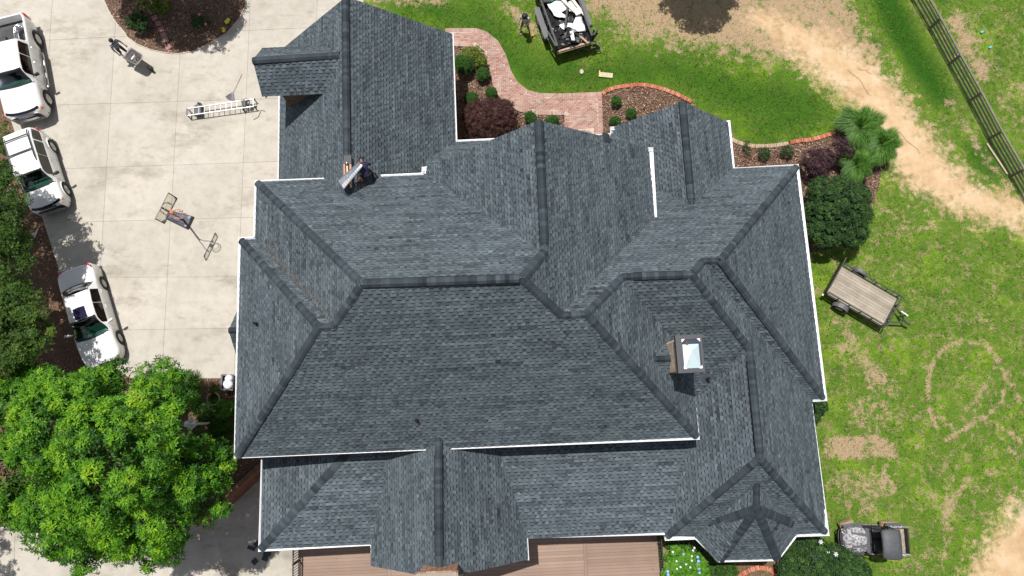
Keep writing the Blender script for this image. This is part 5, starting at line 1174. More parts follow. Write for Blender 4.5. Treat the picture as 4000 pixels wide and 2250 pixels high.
for k in range(5): upart("bed_rib", MATS["dirty_bed"], lambda m: m.box((-1.0, -.45 + .22 * k, .765), (.8, .05, .015)), .005)
# flat trailer with mesh ramp
M_plank = tonemat("trailer_plank", [(0, (0.38, 0.33, 0.26)), (0.5, (0.43, 0.38, 0.30)), (1, (0.49, 0.43, 0.35))], grain=0.4, gscale=25, big=0.4, bigscale=1.5)
M_tmetal = mat("trailer_metal", (0.055, 0.06, 0.055), 0.5, 0.25, 6, metal=.2)
tr = empty("utility_trailer", (17.0, 5.42, 0), radians(-32)); tag(tr, "empty utility trailer with grey plank deck and raised ramp gate on the lawn", "trailer")
L_, Wd = 3.05, 1.60
for k in range(11):
    mb = MB(); y = -Wd / 2 + (k + .5) * Wd / 11; mb.box((0, y, .53), (L_, Wd / 11 - .008, .04)); o = mb.build("plank", M_plank, tr); o["tone"] = float(RNG.random())
def tp(nm, f, mt=M_tmetal, bevel=0): mb = MB(); f(mb); return mb.build(nm, mt, tr, bevel=bevel)
for sy in (-1, 1):
    tp("side_rail", lambda m: (m.beam((-L_ / 2, sy * (Wd / 2 + .04), .88), (L_ / 2 + .05, sy * (Wd / 2 + .04), .88), .05, .05), m.beam((-L_ / 2, sy * (Wd / 2 + .04), .50), (L_ / 2 + .05, sy * (Wd / 2 + .04), .50), .05, .09)))
    for x in (-1.5, -.95, -.35, .25, .85, 1.45): tp("post", lambda m: m.beam((x, sy * (Wd / 2 + .04), .5), (x, sy * (Wd / 2 + .04), .88), .04, .04, up=Vector((1, 0, 0))))
    wheel(tr, -.55, sy * (Wd / 2 + .22), .31, .19, 8, side=(1 if sy > 0 else -1))
    tp("mudguard", lambda m: [m.raw([(-.55 + .40 * cos(a), sy * (Wd / 2 + .09), .31 + .40 * sin(a)), (-.55 + .40 * cos(a), sy * (Wd / 2 + .33), .31 + .40 * sin(a)), (-.55 + .40 * cos(b), sy * (Wd / 2 + .33), .31 + .40 * sin(b)), (-.55 + .40 * cos(b), sy * (Wd / 2 + .09), .31 + .40 * sin(b))], [(0, 1, 2, 3)]) for a, b in zip(np.linspace(.15, pi - .15, 11), np.linspace(.15, pi - .15, 11)[1:])], mat("mudguard_grey", (0.12, 0.115, 0.12), 0.5, 0.15))
tp("front_rail", lambda m: (m.beam((L_ / 2 + .05, -Wd / 2 - .04, .88), (L_ / 2 + .05, Wd / 2 + .04, .88), .05, .05), m.beam((L_ / 2 + .05, -Wd / 2 - .04, .5), (L_ / 2 + .05, Wd / 2 + .04, .5), .05, .09)))
for y in (-.4, .4): tp("post", lambda m: m.beam((L_ / 2 + .05, y, .5), (L_ / 2 + .05, y, .88), .04, .04, up=Vector((1, 0, 0))))
tp("ramp_gate", lambda m: (m.beam((-L_ / 2 - .08, -Wd / 2, .5), (-L_ / 2 - .28, -Wd / 2, 1.55), .05, .05, up=Vector((0, 1, 0))), m.beam((-L_ / 2 - .08, Wd / 2, .5), (-L_ / 2 - .28, Wd / 2, 1.55), .05, .05, up=Vector((0, 1, 0))), m.beam((-L_ / 2 - .28, -Wd / 2, 1.55), (-L_ / 2 - .28, Wd / 2, 1.55), .05, .05), m.beam((-L_ / 2 - .08, -Wd / 2, .52), (-L_ / 2 - .08, Wd / 2, .52), .05, .05)))
for k in range(6):
    y = -Wd / 2 + (k + .5) * Wd / 6; tp("ramp_slat", lambda m: m.beam((-L_ / 2 - .09, y, .55), (-L_ / 2 - .27, y, 1.52), .17, .02, up=Vector((1, 0, .2))), mat("ramp_brown", (0.085, 0.07, 0.06), 0.7, 0.3))
tp("drawbar", lambda m: (m.beam((L_ / 2, -.55, .42), (L_ / 2 + .95, 0, .42), .07, .07), m.beam((L_ / 2, .55, .42), (L_ / 2 + .95, 0, .42), .07, .07), m.tube([(L_ / 2 + .9, 0, .44), (L_ / 2 + 1.15, 0, .46)], [.05, .06], 8)))
tp("tongue_jack", lambda m: m.tube([(L_ / 2 + .62, .16, .2), (L_ / 2 + .62, .16, .8)], .03, 8)); tp("jack_handle", lambda m: m.tube([(L_ / 2 + .42, .30, .6), (L_ / 2 + .80, .26, .62)], .035, 8), M_white)
tp("rear_lamp", lambda m: m.tube([(-L_ / 2 - .02, -Wd / 2 - .12, .42), (-L_ / 2 - .1, -Wd / 2 - .12, .42)], .06, 10), M_white)
tp("undercarriage", lambda m: (m.box((0, -.5, .45), (L_, .06, .1)), m.box((0, .5, .45), (L_, .06, .1)), m.box((-.55, 0, .31), (.08, Wd + .3, .08))))
# dump trailer with roofing debris
dt = empty("dump_trailer", (3.19, 18.44, 0), radians(107.6)); tag(dt, "black dump trailer filled with torn shingles and white underlay", "trailer")
M_dt = mat("dump_trailer_paint", (0.03, 0.032, 0.035), 0.5, 0.25, 5, metal=.1)
def dp(nm, f, mt=M_dt, bevel=0): mb = MB(); f(mb); return mb.build(nm, mt, dt, bevel=bevel)
DL, DW = 4.3, 1.86
dp("bed_floor", lambda m: m.box((DL / 2, 0, .72), (DL, DW, .08)))
for sy in (-1, 1):
    dp("side_wall", lambda m: (m.box((DL / 2, sy * DW / 2, 1.0), (DL, .05, .6)), m.box((DL / 2, sy * DW / 2, 1.30), (DL, .09, .06))))
    for k in range(8): dp("stake", lambda m: m.box((.2 + k * .56, sy * (DW / 2 + .05), 1.0), (.07, .06, .55)))
dp("front_wall", lambda m: m.box((DL, 0, 1.0), (.05, DW, .6)))
dp("tarp_roll", lambda m: m.tube([(DL - .5, -DW / 2, 1.36), (DL - .5, DW / 2, 1.36)], .06, 8), M_black)
for sy, ang in ((1, 2.62), (-1, -2.5)):   # barn doors swung open beside the walls
    e_ = Vector((cos(ang), sin(ang), 0)); h_ = Vector((0, sy * DW / 2, 1.0)); far_ = h_ + Vector((.88, sy * .14, 0)) if sy > 0 else h_ + Vector((.35, sy * .42, 0))
    dp("barn_door", lambda m: (m.beam(h_ + Vector((.02, sy * .05, 0)), far_ + Vector((0, sy * .05, 0)), .04, .62), m.beam(h_ + Vector((.02, sy * .08, .3)), far_ + Vector((0, sy * .08, .3)), .07, .05), m.beam(h_ + Vector((.02, sy * .08, -.25)), far_ + Vector((0, sy * .08, -.25)), .07, .05)))
dp("rear_sill", lambda m: (m.beam((-.04, -DW / 2, .78), (-.04, DW / 2, .78), .09, .07), m.beam((-.1, -DW / 2, .70), (-.1, DW / 2, .70), .05, .05)), mat("rusty_sill", (0.42, 0.31, 0.22), 0.8, 0.25, 10))
dp("latch", lambda m: (m.box((.05, -DW / 2 - .14, 1.0), (.1, .06, .5)), m.box((.25, -DW / 2 - .2, 1.05), (.06, .08, .6))), M_black)
for sy in (-1, 1):
    for x in (1.35, 2.15): wheel(dt, x, sy * (DW / 2 + .24), .36, .21, 6, side=(1 if sy > 0 else -1), rimm=mat("pale_rim", (.62, .60, .55), .5))
    dp("mudguard", lambda m: (m.box((1.75, sy * (DW / 2 + .24), .80), (1.75, .30, .04)), m.box((.86, sy * (DW / 2 + .24), .68), (.04, .30, .22)), m.box((2.64, sy * (DW / 2 + .24), .68), (.04, .30, .22))), mat("guard_grey", (0.085, 0.09, 0.10), .5, .15))
dp("chassis", lambda m: (m.box((DL / 2, .4, .55), (DL, .08, .2)), m.box((DL / 2, -.4, .55), (DL, .08, .2)), m.beam((DL, .4, .5), (DL + 1.2, 0, .5), .09, .09), m.beam((DL, -.4, .5), (DL + 1.2, 0, .5), .09, .09)))
# debris inside: each item its own top-level thing or one heap
M_debris = tonemat("shingle_scrap", [(0, (0.015, 0.015, 0.016)), (0.5, (0.05, 0.052, 0.055)), (0.85, (0.13, 0.13, 0.13)), (1, (0.30, 0.28, 0.25))], grain=.3)
def dw(x, y, z=0): return dt.matrix_basis_loc(x, y, z) if False else Vector((3.19, 18.44, 0)) + Matrix.Rotation(radians(107.6), 3, 'Z') @ Vector((x, y, z))
n = 420; qs = []; ts = []
for i in range(n):
    x, y = RNG.uniform(.08, 4.2), RNG.uniform(-.86, .86); z = .80 + .28 * RNG.random() * (1 - abs(y)) + .1 * sin(x * 2.1); l, w = RNG.uniform(.05, .26), RNG.uniform(.04, .16)
    if y > .25 and x < 1.6: l *= .5; w *= .5
    R = (Matrix.Rotation(radians(107.6) + RNG.uniform(0, 6.28), 3, 'Z') @ Matrix.Rotation(RNG.normal(0, .3), 3, 'X') @ Matrix.Rotation(RNG.normal(0, .3), 3, 'Y'))
    c = dw(x, y, z); qs.append([tuple(c + R @ Vector((a * l, b * w, 0))) for a, b in ((-1, -1), (1, -1), (1, 1), (-1, 1))]); ts.append(RNG.random() ** 1.6 if RNG.random() < .85 else .95)
hp = quads("debris_heap", np.array(qs), M_debris, np.array(ts), kind="stuff"); tag(hp, "torn black roofing scraps heaped in the dump trailer")
hb = MB(); 
for i in range(9):
    for j in range(5): 
        c = dw(.25 + i * .48, -.72 + j * .36, .80 + .06 * random.random()); hb.box(c, (.52, .40, .12), rz=random.random())
tag(hb.build("debris_base", M_debris), kind="stuff")
M_felt = mat("white_underlay", (0.80, 0.81, 0.84), 0.6, 0.06, 5)
def sheet(pts, label, name="underlay_sheet", z=1.12, mt=M_felt, cat="sheet", amp=.05):
    """a crumpled sheet from an outline in trailer coordinates"""
    P = [Vector((x, y, 0)) for x, y in pts]; bm = bmesh.new(); f = bm.faces.new([bm.verts.new(p) for p in P])
    bmesh.ops.triangulate(bm, faces=[f]); bmesh.ops.subdivide_edges(bm, edges=bm.edges[:], cuts=4, use_grid_fill=True)
    for v in bm.verts: v.co.z = z + amp * sin(v.co.x * 9 + v.co.y * 5) + amp * .7 * sin(v.co.y * 13 - v.co.x * 3); v.co = dw(*v.co)
    me = bpy.data.meshes.new(name); bm.to_mesh(me); bm.free(); c = dw(*(sum(P, Vector()) / len(P))); me.transform(Matrix.Translation(-c)); o = link(name, me, mt, None, True); o.location = c
    so = o.modifiers.new("solid", 'SOLIDIFY'); so.thickness = .006; tag(o, label, cat); return o
sheet([(1.35, -.10), (1.75, .52), (2.45, .66), (2.55, .1), (2.35, -.35), (1.95, -.28), (1.8, .1)], "crumpled white underlay sheet in the middle of the dump trailer")
sheet([(.42, -.72), (.55, -.35), (.95, .05), (.82, .30), (1.15, .45), (1.25, .10), (1.0, -.25), (1.55, -.70), (1.35, -.82), (.75, -.80)], "torn white underlay piece at the open end of the dump trailer")
sheet([(.08, -.05), (.10, .12), (.68, .02), (.66, -.16)], "narrow white underlay strip by the sill of the dump trailer", z=1.15)
sheet([(1.55, -.62), (1.72, -.28), (2.25, -.42), (2.3, -.75), (1.9, -.82)], "pale blue board piece against the trailer side wall", z=1.18, mt=mat("pale_board", (0.62, 0.68, 0.76), .5, .05), amp=.01)
def board(x, y, z, l, w, h, a, label, mt, cat="board", name="board"):
    mb = MB(); mb.box((0, 0, 0), (l, w, h)); o = mb.build(name, mt, None, bevel=.005); o.location = dw(x, y, z); o.rotation_euler = (0, RNG.normal(0, .04), radians(107.6) + a); tag(o, label, cat); return o
M_cream = mat("cream_board", (0.72, 0.62, 0.50), .6, .08)
board(2.25, -.22, 1.26, 1.6, .14, .04, .42, "long cream trim board lying across the debris", M_cream); board(1.95, -.72, 1.28, 1.5, .13, .04, .28, "cream trim board along the trailer side wall", M_cream)
board(1.5, -.66, 1.32, .36, .34, .05, .1, "square cream panel on top of the trailer debris", mat("cream_panel", (0.75, 0.68, 0.58), .6, .05)); board(1.35, .0, 1.28, 1.2, .10, .05, -.42, "black metal drip edge standing in the debris", M_black)
board(.1, -.55, 1.0, .45, .10, .04, .5, "short brown wooden offcut near the trailer sill", mat("brown_wood", (.42, .28, .18), .7, .2))
for i, (x, y) in enumerate(((3.0, .05), (2.75, .35))):
    mb = MB(); mb.lathe([(.02, 0), (.16, .03), (.2, .12), (.13, .22), (.03, .26)], n=9)
    o = mb.build("trash_bag", mat("white_bag", (.75, .78, .80), .35, .08) if i == 0 else mat("green_bag", (.10, .52, .36), .35, .15), None, True); o.location = dw(x, y, 1.05)
    for v in o.data.vertices: v.co *= 1 + .25 * random.random()
    tag(o, "white plastic bag on the dump trailer load" if i == 0 else "green and white plastic bag on the dump trailer load", "bag")
mb = MB(); mb.box((0, 0, 0), (.45, .34, .26)); mb.box((0, 0, .14), (.38, .27, .02), 1); o = mb.build("crate", [M_black, M_blackmetal], None, bevel=.02); o.location = dw(2.75, .62, 1.1); o.rotation_euler = (0, 0, 1.7); tag(o, "black plastic crate in the dump trailer load", "crate")
# ramps leaning from the sill
def ladder_ramp(p, q, w, label):
    e = empty("loading_ramp", p); tag(e, label, "ramp", "loading ramps at the dump trailer"); d = (q - p); n_ = d.cross(ZZ).normalized() * w / 2; m = MB(); m.beam(n_, d + n_, .05, .06); m.build("rail", M_tmetal, e); m = MB(); m.beam(-n_, d - n_, .05, .06); m.build("rail", M_tmetal, e)
    k = int(d.length / .2)
    for i in range(k + 1): c = d * i / k; m = MB(); m.beam(c + n_, c - n_, .03, .03); m.build("rung", M_tmetal, e)
ladder_ramp(U(2345, 192, .1), U(2215, 172, .75), .24, "black ladder ramp under the dump trailer sill, southern one"); ladder_ramp(U(2330, 170, .1), U(2245, 160, .7), .22, "black ladder ramp under the dump trailer sill, northern one")
# ------------------------------------------------------------------ people
M_skin = mat("skin", (0.36, 0.20, 0.13), 0.6, 0.08); M_skin2 = mat("skin_dark", (0.20, 0.11, 0.07), 0.6, 0.08)
M_hair = mat("black_hair", (0.012, 0.010, 0.010), 0.7, 0.2); M_jeans = mat("dark_trousers", (0.030, 0.020, 0.022), 0.85, 0.2); M_boots = mat("brown_boots", (0.16, 0.09, 0.05), 0.7, 0.2)
M_plaid = newmat("plaid_shirt"); t_ = M_plaid[1]; v_ = coord(t_)
def stripes(t, axis, vec, freq):
    sx = node(t, "ShaderNodeSeparateXYZ"); t.links.new(vec, sx.inputs[0]); m1 = node(t, "ShaderNodeMath", operation='MULTIPLY'); m1.inputs[1].default_value = freq; t.links.new(sx.outputs[axis], m1.inputs[0])
    m2 = node(t, "ShaderNodeMath", operation='SINE'); t.links.new(m1.outputs[0], m2.inputs[0]); m3 = node(t, "ShaderNodeMath", operation='GREATER_THAN'); m3.inputs[1].default_value = 0.0; t.links.new(m2.outputs[0], m3.inputs[0]); return m3.outputs[0]
a_ = stripes(t_, 1, v_, 75); b_ = stripes(t_, 2, v_, 75)
mm = node(t_, "ShaderNodeMath", operation='MULTIPLY'); t_.links.new(a_, mm.inputs[0]); t_.links.new(b_, mm.inputs[1])
ad = node(t_, "ShaderNodeMath", operation='ADD'); t_.links.new(a_, ad.inputs[0]); t_.links.new(b_, ad.inputs[1]); hf = node(t_, "ShaderNodeMath", operation='MULTIPLY'); hf.inputs[1].default_value = .5; t_.links.new(ad.outputs[0], hf.inputs[0])
t_.links.new(ramp(t_, hf.outputs[0], [(0.0, (0.012, 0.016, 0.035)), (0.5, (0.025, 0.04, 0.085)), (0.9, (0.55, 0.58, 0.68))]), M_plaid[2].inputs['Base Color']); M_plaid = M_plaid[0]
M_navy = mat("navy_shirt", (0.013, 0.013, 0.055), 0.8, 0.2); M_greyshirt = mat("pale_grey_shirt", (0.52, 0.53, 0.56), 0.85, 0.12, 10); M_shorts = mat("grey_shorts", (0.17, 0.16, 0.16), 0.85, 0.2, 8)
def person(loc, yaw, J, mats, label, hairmat, hat=None, hair=True, world_xf=None):
    """J: joints in local axes (x forward, y left, z up). mats: part -> material. One skinned surface."""
    e = empty("person", loc, yaw); tag(e, label, "person")
    names = []; co = []; rad = []; ed = []; owner = []
    def add(n, p, r): names.append(n); co.append(Vector(p)); rad.append(r); return len(co) - 1
    idx = {}
    R = dict(pelvis=(.135, .115), waist=(.135, .105), chest=(.165, .12), neckb=(.10, .08), neck=(.055, .055), head0=(.075, .085), head1=(.088, .10), head2=(.07, .075))
    for n in ('pelvis', 'waist', 'chest', 'neckb', 'neck', 'head0', 'head1', 'head2'): idx[n] = add(n, J[n], R[n])
    for a, b in zip(('pelvis', 'waist', 'chest', 'neckb', 'neck', 'head0', 'head1'), ('waist', 'chest', 'neckb', 'neck', 'head0', 'head1', 'head2')): ed.append((idx[a], idx[b])); owner.append('shirt' if b in ('waist', 'chest', 'neckb') else 'skin')
    for s in 'LR':
        sh = add('sh' + s, J['sh' + s], (.072, .072)); el = add('el' + s, J['el' + s], (.047, .047)); wr = add('wr' + s, J['wr' + s], (.032, .028)); pm = add('pm' + s, J['pm' + s], (.036, .02))
        ed += [(idx['chest'], sh), (sh, el), (el, wr), (wr, pm)]; owner += ['shirt', 'shirt', J.get('sleeve', 'shirt'), 'skin']
        d = (Vector(J['pm' + s]) - Vector(J['wr' + s])).normalized(); side = d.cross(ZZ)
        if side.length < .2: side = d.cross(Vector((1, 0, 0)))
        side.normalize(); dn = side.cross(d)
        curl = J.get('curl', .5)
        for k, (off, L) in enumerate(((-.03, .062), (-.01, .074), (.011, .070), (.031, .054))):
            b0 = add('f', co[pm] + d * .022 + side * off, (.0095, .0095)); b1 = add('f', co[b0] + d * L * .5 - dn * L * .25 * curl, (.0088, .0088)); b2 = add('f', co[b1] + d * L * .35 * (1 - curl) - dn * L * .5 * curl - d * .015 * curl, (.008, .008))
            ed += [(pm, b0), (b0, b1), (b1, b2)]; owner += ['skin'] * 3
        t0 = add('t', co[wr] + d * .035 + side * (-.034 if s == 'L' else .034) - dn * .008, (.012, .012)); t1 = add('t', co[t0] + d * .035 - dn * .018, (.0095, .0095)); ed += [(pm, t0), (t0, t1)]; owner += ['skin'] * 2
        hp = add('hp' + s, J['hp' + s], (.095, .10)); kn = add('kn' + s, J['kn' + s], (.062, .062)); an = add('an' + s, J['an' + s], (.042, .042)); he = add('he' + s, J['to' + s], (.045, .036))
        ed += [(idx['pelvis'], hp), (hp, kn), (kn, an), (an, he)]; owner += ['legs', 'legs', J.get('shin', 'legs'), 'boots']
    me = bpy.data.meshes.new("body"); me.from_pydata([tuple(c) for c in co], ed, []); o = bpy.data.objects.new("body", me); COL.objects.link(o)
    o.modifiers.new("skin", 'SKIN')
    if not me.skin_vertices: 
        import bpy as _b
        bpy.context.view_layer.objects.active = o; bpy.ops.object.modifier_remove(modifier="skin"); bpy.ops.object.modifier_add(type='SKIN')
    sv = me.skin_vertices[0].data
    for v, r in zip(sv, rad): v.radius = r; v.use_root = False
    sv[0].use_root = True
    sm = o.modifiers.new("sub", 'SUBSURF'); sm.levels = 1; sm.render_levels = 1
    dg = bpy.context.evaluated_depsgraph_get(); dg.update(); me2 = bpy.data.meshes.new_from_object(o.evaluated_get(dg)); bpy.data.objects.remove(o)
    keys = list(mats); 
    for k in keys: me2.materials.append(mats[k])
    P = np.array([tuple(c) for c in co]); A = P[[a for a, b in ed]]; B = P[[b for a, b in ed]]; rr = np.array([max(rad[b]) for a, b in ed])
    mi = []
    for f in me2.polygons:
        c = np.array(f.center); AB = B - A; t = np.clip(((c - A) * AB).sum(1) / (AB * AB).sum(1), 0, 1); d = np.linalg.norm(c - A - t[:, None] * AB, axis=1) - rr * .6
        own = owner[int(np.argmin(d))]
        if own == 'legs' and 'hem' in J and c[2] < J['hem']: own = 'shin'
        mi.append(keys.index(own if own in keys else 'legs'))
    me2.polygons.foreach_set("material_index", mi); me2.polygons.foreach_set("use_smooth", [True] * len(mi))
    me2.name = "body"; b = bpy.data.objects.new("body", me2); COL.objects.link(b); b.parent = e
    h = Vector(J['head1']); fwd = Vector(J.get('face', (1, 0, 0))).normalized()
    upv = (Vector(J['head2']) - Vector(J['head0'])).normalized()
    if hair:
        mb = MB(); M3 = upv.to_track_quat('Z', 'Y').to_matrix(); mb.lathe([(.098, -.02), (.108, .03), (.10, .08), (.075, .12), (.035, .14), (.005, .145)], c=h - fwd * .012, n=16, M=M3); mb.build("hair", hairmat, e, True)
    if hat:
        M3 = upv.to_track_quat('Z', 'Y').to_matrix(); mb = MB(); mb.lathe([(.165, .045), (.165, .055), (.108, .065), (.10, .12), (.07, .16), (.01, .17)], c=h, n=20, M=M3); mb.build("hat", hat, e, True)
    mb = MB(); nz = h + fwd * .105 - upv * .01; mb.beam(nz + upv * .03 - fwd * .02, nz - upv * .02, .022, .025); mb.build("nose", mats['skin'], e, bevel=.006)
    sd_ = fwd.cross(upv).normalized()
    for s in (-1, 1):
        mb = MB(); mb.lathe([(.012, 0), (.012, .006), (.002, .008)], c=h + fwd * .088 + sd_ * .034 * s + upv * .012, n=8, M=fwd.to_track_quat('Z', 'Y').to_matrix()); mb.build("eye", M_black, e)
        mb = MB(); mb.box(h + sd_ * .097 * s, (.03, .02, .05)); mb.build("ear", mats['skin'], e, bevel=.008)
    mb = MB(); mb.box(h + fwd * .094 - upv * .05, (.012, .045, .01)); mb.build("mouth", mat("lips", (.25, .09, .07), .6), e, bevel=.004)
    return e
# man in plaid shirt walking with a wheelbarrow, heading south-east
wyaw = radians(-31)
J1 = dict(pelvis=(0, 0, .92), waist=(.03, 0, 1.05), chest=(.07, 0, 1.27), neckb=(.08, 0, 1.40), neck=(.09, 0, 1.47), head0=(.10, 0, 1.53), head1=(.11, 0, 1.60), head2=(.11, 0, 1.68),
    shL=(.07, .19, 1.36), shR=(.07, -.19, 1.36), elL=(.06, .28, 1.09), elR=(.06, -.28, 1.09), wrL=(.22, .29, .86), wrR=(.22, -.29, .86), pmL=(.27, .29, .80), pmR=(.27, -.29, .80), hpL=(0, .10, .88), hpR=(0, -.10, .88),
    knL=(.18, .10, .48), knR=(-.02, -.10, .48), anL=(.24, .10, .08), anR=(-.30, -.10, .12), toL=(.36, .10, .04), toR=(-.19, -.10, .04), curl=.9)
p1 = person(tuple(U(440, 166, 1.35).xy) + (0.012,), wyaw, J1, dict(shirt=M_plaid, skin=M_skin2, legs=M_jeans, boots=M_black), "man in blue and white plaid shirt pushing a wheelbarrow across the driveway", M_hair)
# shirt tail
# wheelbarrow
wbp = p1.location.copy(); wbr = empty("wheelbarrow", wbp, wyaw); tag(wbr, "grey steel wheelbarrow with wooden handles pushed by the man in plaid", "wheelbarrow")
mb = MB(); M_tray = mat("tray_steel", (0.20, 0.185, 0.18), 0.4, 0.35, 9, metal=.5)
def rr_(L0, L1, W0, W1, z, n=6):
    pts = []
    for cx_, cy_, r, a0 in ((L1 - .18, W1 - .18, .18, 0), (L0 + .09, W0 - .09, .09, 90), (L0 + .09, -W0 + .09, .09, 180), (L1 - .18, -W1 + .18, .18, 270)):
        for k in range(n + 1): a = radians(a0 + 90 * k / n); pts.append((cx_ + r * cos(a), cy_ + r * sin(a), z))
    return pts
rings = [rr_(.52, 1.42, .34, .31, .84), rr_(.56, 1.36, .30, .27, .82), rr_(.70, 1.18, .22, .20, .60), rr_(.76, 1.1, .15, .14, .585)]
n = len(rings[0]); mb.raw([v for r in rings for v in r], [(i * n + k, i * n + (k + 1) % n, (i + 1) * n + (k + 1) % n, (i + 1) * n + k) for i in range(3) for k in range(n)] + [tuple(range(3 * n, 4 * n))])
o = mb.build("tray", M_tray, wbr, True); so = o.modifiers.new("solid", 'SOLIDIFY'); so.thickness = .012
mb = MB(); mb.tube(rings[0], .013, 6, closed=True); mb.build("tray_rim", mat("dull_steel", (.20, .18, .16), .5, .2), wbr, True)
for sy in (-1, 1):
    mb = MB(); mb.beam((.18, sy * .29, .78), (1.58, sy * .08, .24), .04, .04); mb.build("handle", mat("ash_wood", (.45, .33, .18), .6, .12, 8), wbr)
    mb = MB(); mb.tube([(.62, sy * .2, .58), (.66, sy * .22, .10), (.85, sy * .2, .10), (1.0, sy * .17, .44)], .014, 6); mb.build("leg", M_black, wbr)
wheel(wbr, 1.62, 0, .19, .09, 5)
hb = quads("shingle_grit", np.stack([np.stack([np.array([x + dx, y + dy, 0.60 + .03 * random.random()]) for dx, dy in ((-.02, -.015), (.02, -.015), (.02, .015), (-.02, .015))]) for x, y in [(RNG.uniform(.8, 1.15), RNG.uniform(-.18, .18)) for _ in range(90)]]), M_debris, RNG.random(90), wbr, kind="stuff")
# worker by the dump trailer
J2 = dict(pelvis=(0, 0, .90), waist=(.02, 0, 1.03), chest=(.05, 0, 1.26), neckb=(.07, 0, 1.39), neck=(.09, 0, 1.45), head0=(.12, 0, 1.50), head1=(.15, 0, 1.57), head2=(.16, 0, 1.65),
    shL=(.05, .19, 1.34), shR=(.05, -.19, 1.34), elL=(.10, .24, 1.08), elR=(.02, -.26, 1.06), wrL=(.26, .12, .96), wrR=(.12, -.30, .84), pmL=(.31, .06, .93), pmR=(.16, -.30, .78), hpL=(0, .10, .86), hpR=(0, -.10, .86),
    knL=(.06, .17, .48), knR=(.08, -.17, .47), anL=(.0, .25, .08), anR=(.06, -.22, .08), toL=(.13, .27, .04), toR=(.19, -.24, .04), curl=.6, shin='skin', hem=.5)
person(tuple(U(2052, 78, 1.0).xy) + (-.02,), radians(-105), J2, dict(shirt=M_greyshirt, skin=M_skin, legs=M_shorts, boots=M_boots), "worker in pale shirt, grey shorts and dark hat standing beside the dump trailer", M_hair, hat=M_black)
# roofer bent over the ridge
ry = radians(105)
rp = onplane(1440, 702, 'GE')
J3 = dict(pelvis=(-.05, 0, .62), waist=(.08, 0, .72), chest=(.30, 0, .80), neckb=(.42, 0, .83), neck=(.48, 0, .84), head0=(.52, 0, .83), head1=(.58, 0, .80), head2=(.65, 0, .77),
    shL=(.34, .19, .84), shR=(.34, -.19, .84), elL=(.42, .34, .62), elR=(.38, -.30, .60), wrL=(.50, .38, .42), wrR=(.56, -.12, .48), pmL=(.54, .37, .36), pmR=(.60, -.04, .46), hpL=(-.06, .11, .60), hpR=(-.06, -.11, .60),
    knL=(.20, .22, .38), knR=(.22, -.20, .22), anL=(-.05, .26, .18), anR=(-.02, -.24, -.06), toL=(.08, .29, .15), toR=(.10, -.26, -.10), face=(.55, 0, -.8), curl=.7)
person(tuple(rp), ry, J3, dict(shirt=M_navy, skin=M_skin2, legs=M_jeans, boots=mat("tan_boots", (.34, .24, .17), .8)), "roofer in navy shirt bent over the garage ridge fixing caps", M_hair)
# ------------------------------------------------------------------ plants
def leafmat(name, stops, trans=0.35, big=0.2): return tonemat(name, stops, rough=0.55, grain=0.0, big=big, bigscale=0.8, bump=0, trans=trans, spec=0.35)
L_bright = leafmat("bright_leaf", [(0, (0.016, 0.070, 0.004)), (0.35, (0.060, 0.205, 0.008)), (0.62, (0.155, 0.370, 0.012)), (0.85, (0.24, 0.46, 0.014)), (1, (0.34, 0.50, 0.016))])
L_olive = leafmat("olive_leaf", [(0, (0.020, 0.060, 0.008)), (0.5, (0.070, 0.150, 0.016)), (0.85, (0.15, 0.23, 0.028)), (1, (0.26, 0.26, 0.05))])
L_dark = leafmat("dark_leaf", [(0, (0.008, 0.030, 0.010)), (0.5, (0.024, 0.068, 0.012)), (0.9, (0.052, 0.125, 0.020)), (1, (0.08, 0.16, 0.03))], .2)
L_box = leafmat("boxwood_leaf", [(0, (0.014, 0.055, 0.006)), (0.5, (0.040, 0.125, 0.012)), (1, (0.095, 0.22, 0.022))], .25)
L_yel = leafmat("yellow_green_leaf", [(0, (0.05, 0.10, 0.008)), (0.5, (0.14, 0.21, 0.015)), (1, (0.33, 0.36, 0.04))], .3)
L_burg = leafmat("burgundy_leaf", [(0, (0.022, 0.012, 0.010)), (0.4, (0.065, 0.022, 0.022)), (0.75, (0.115, 0.040, 0.038)), (1, (0.10, 0.10, 0.03))], .25)
L_purp = leafmat("purple_leaf", [(0, (0.022, 0.010, 0.013)), (0.6, (0.07, 0.030, 0.040)), (1, (0.14, 0.07, 0.075))], .25)
L_grass = leafmat("grass_plume", [(0, (0.018, 0.080, 0.008)), (0.5, (0.075, 0.215, 0.024)), (1, (0.24, 0.42, 0.08))], .3)
L_hyd = leafmat("hydrangea_leaf", [(0, (0.03, 0.12, 0.01)), (0.5, (0.09, 0.27, 0.02)), (1, (0.20, 0.42, 0.03))], .35)
M_bark = mat("bark", (0.13, 0.10, 0.08), 0.95, 0.3, 10, bump=.8); M_barkpale = mat("pale_bark", (0.34, 0.31, 0.27), 0.9, 0.2, 8, bump=.5)
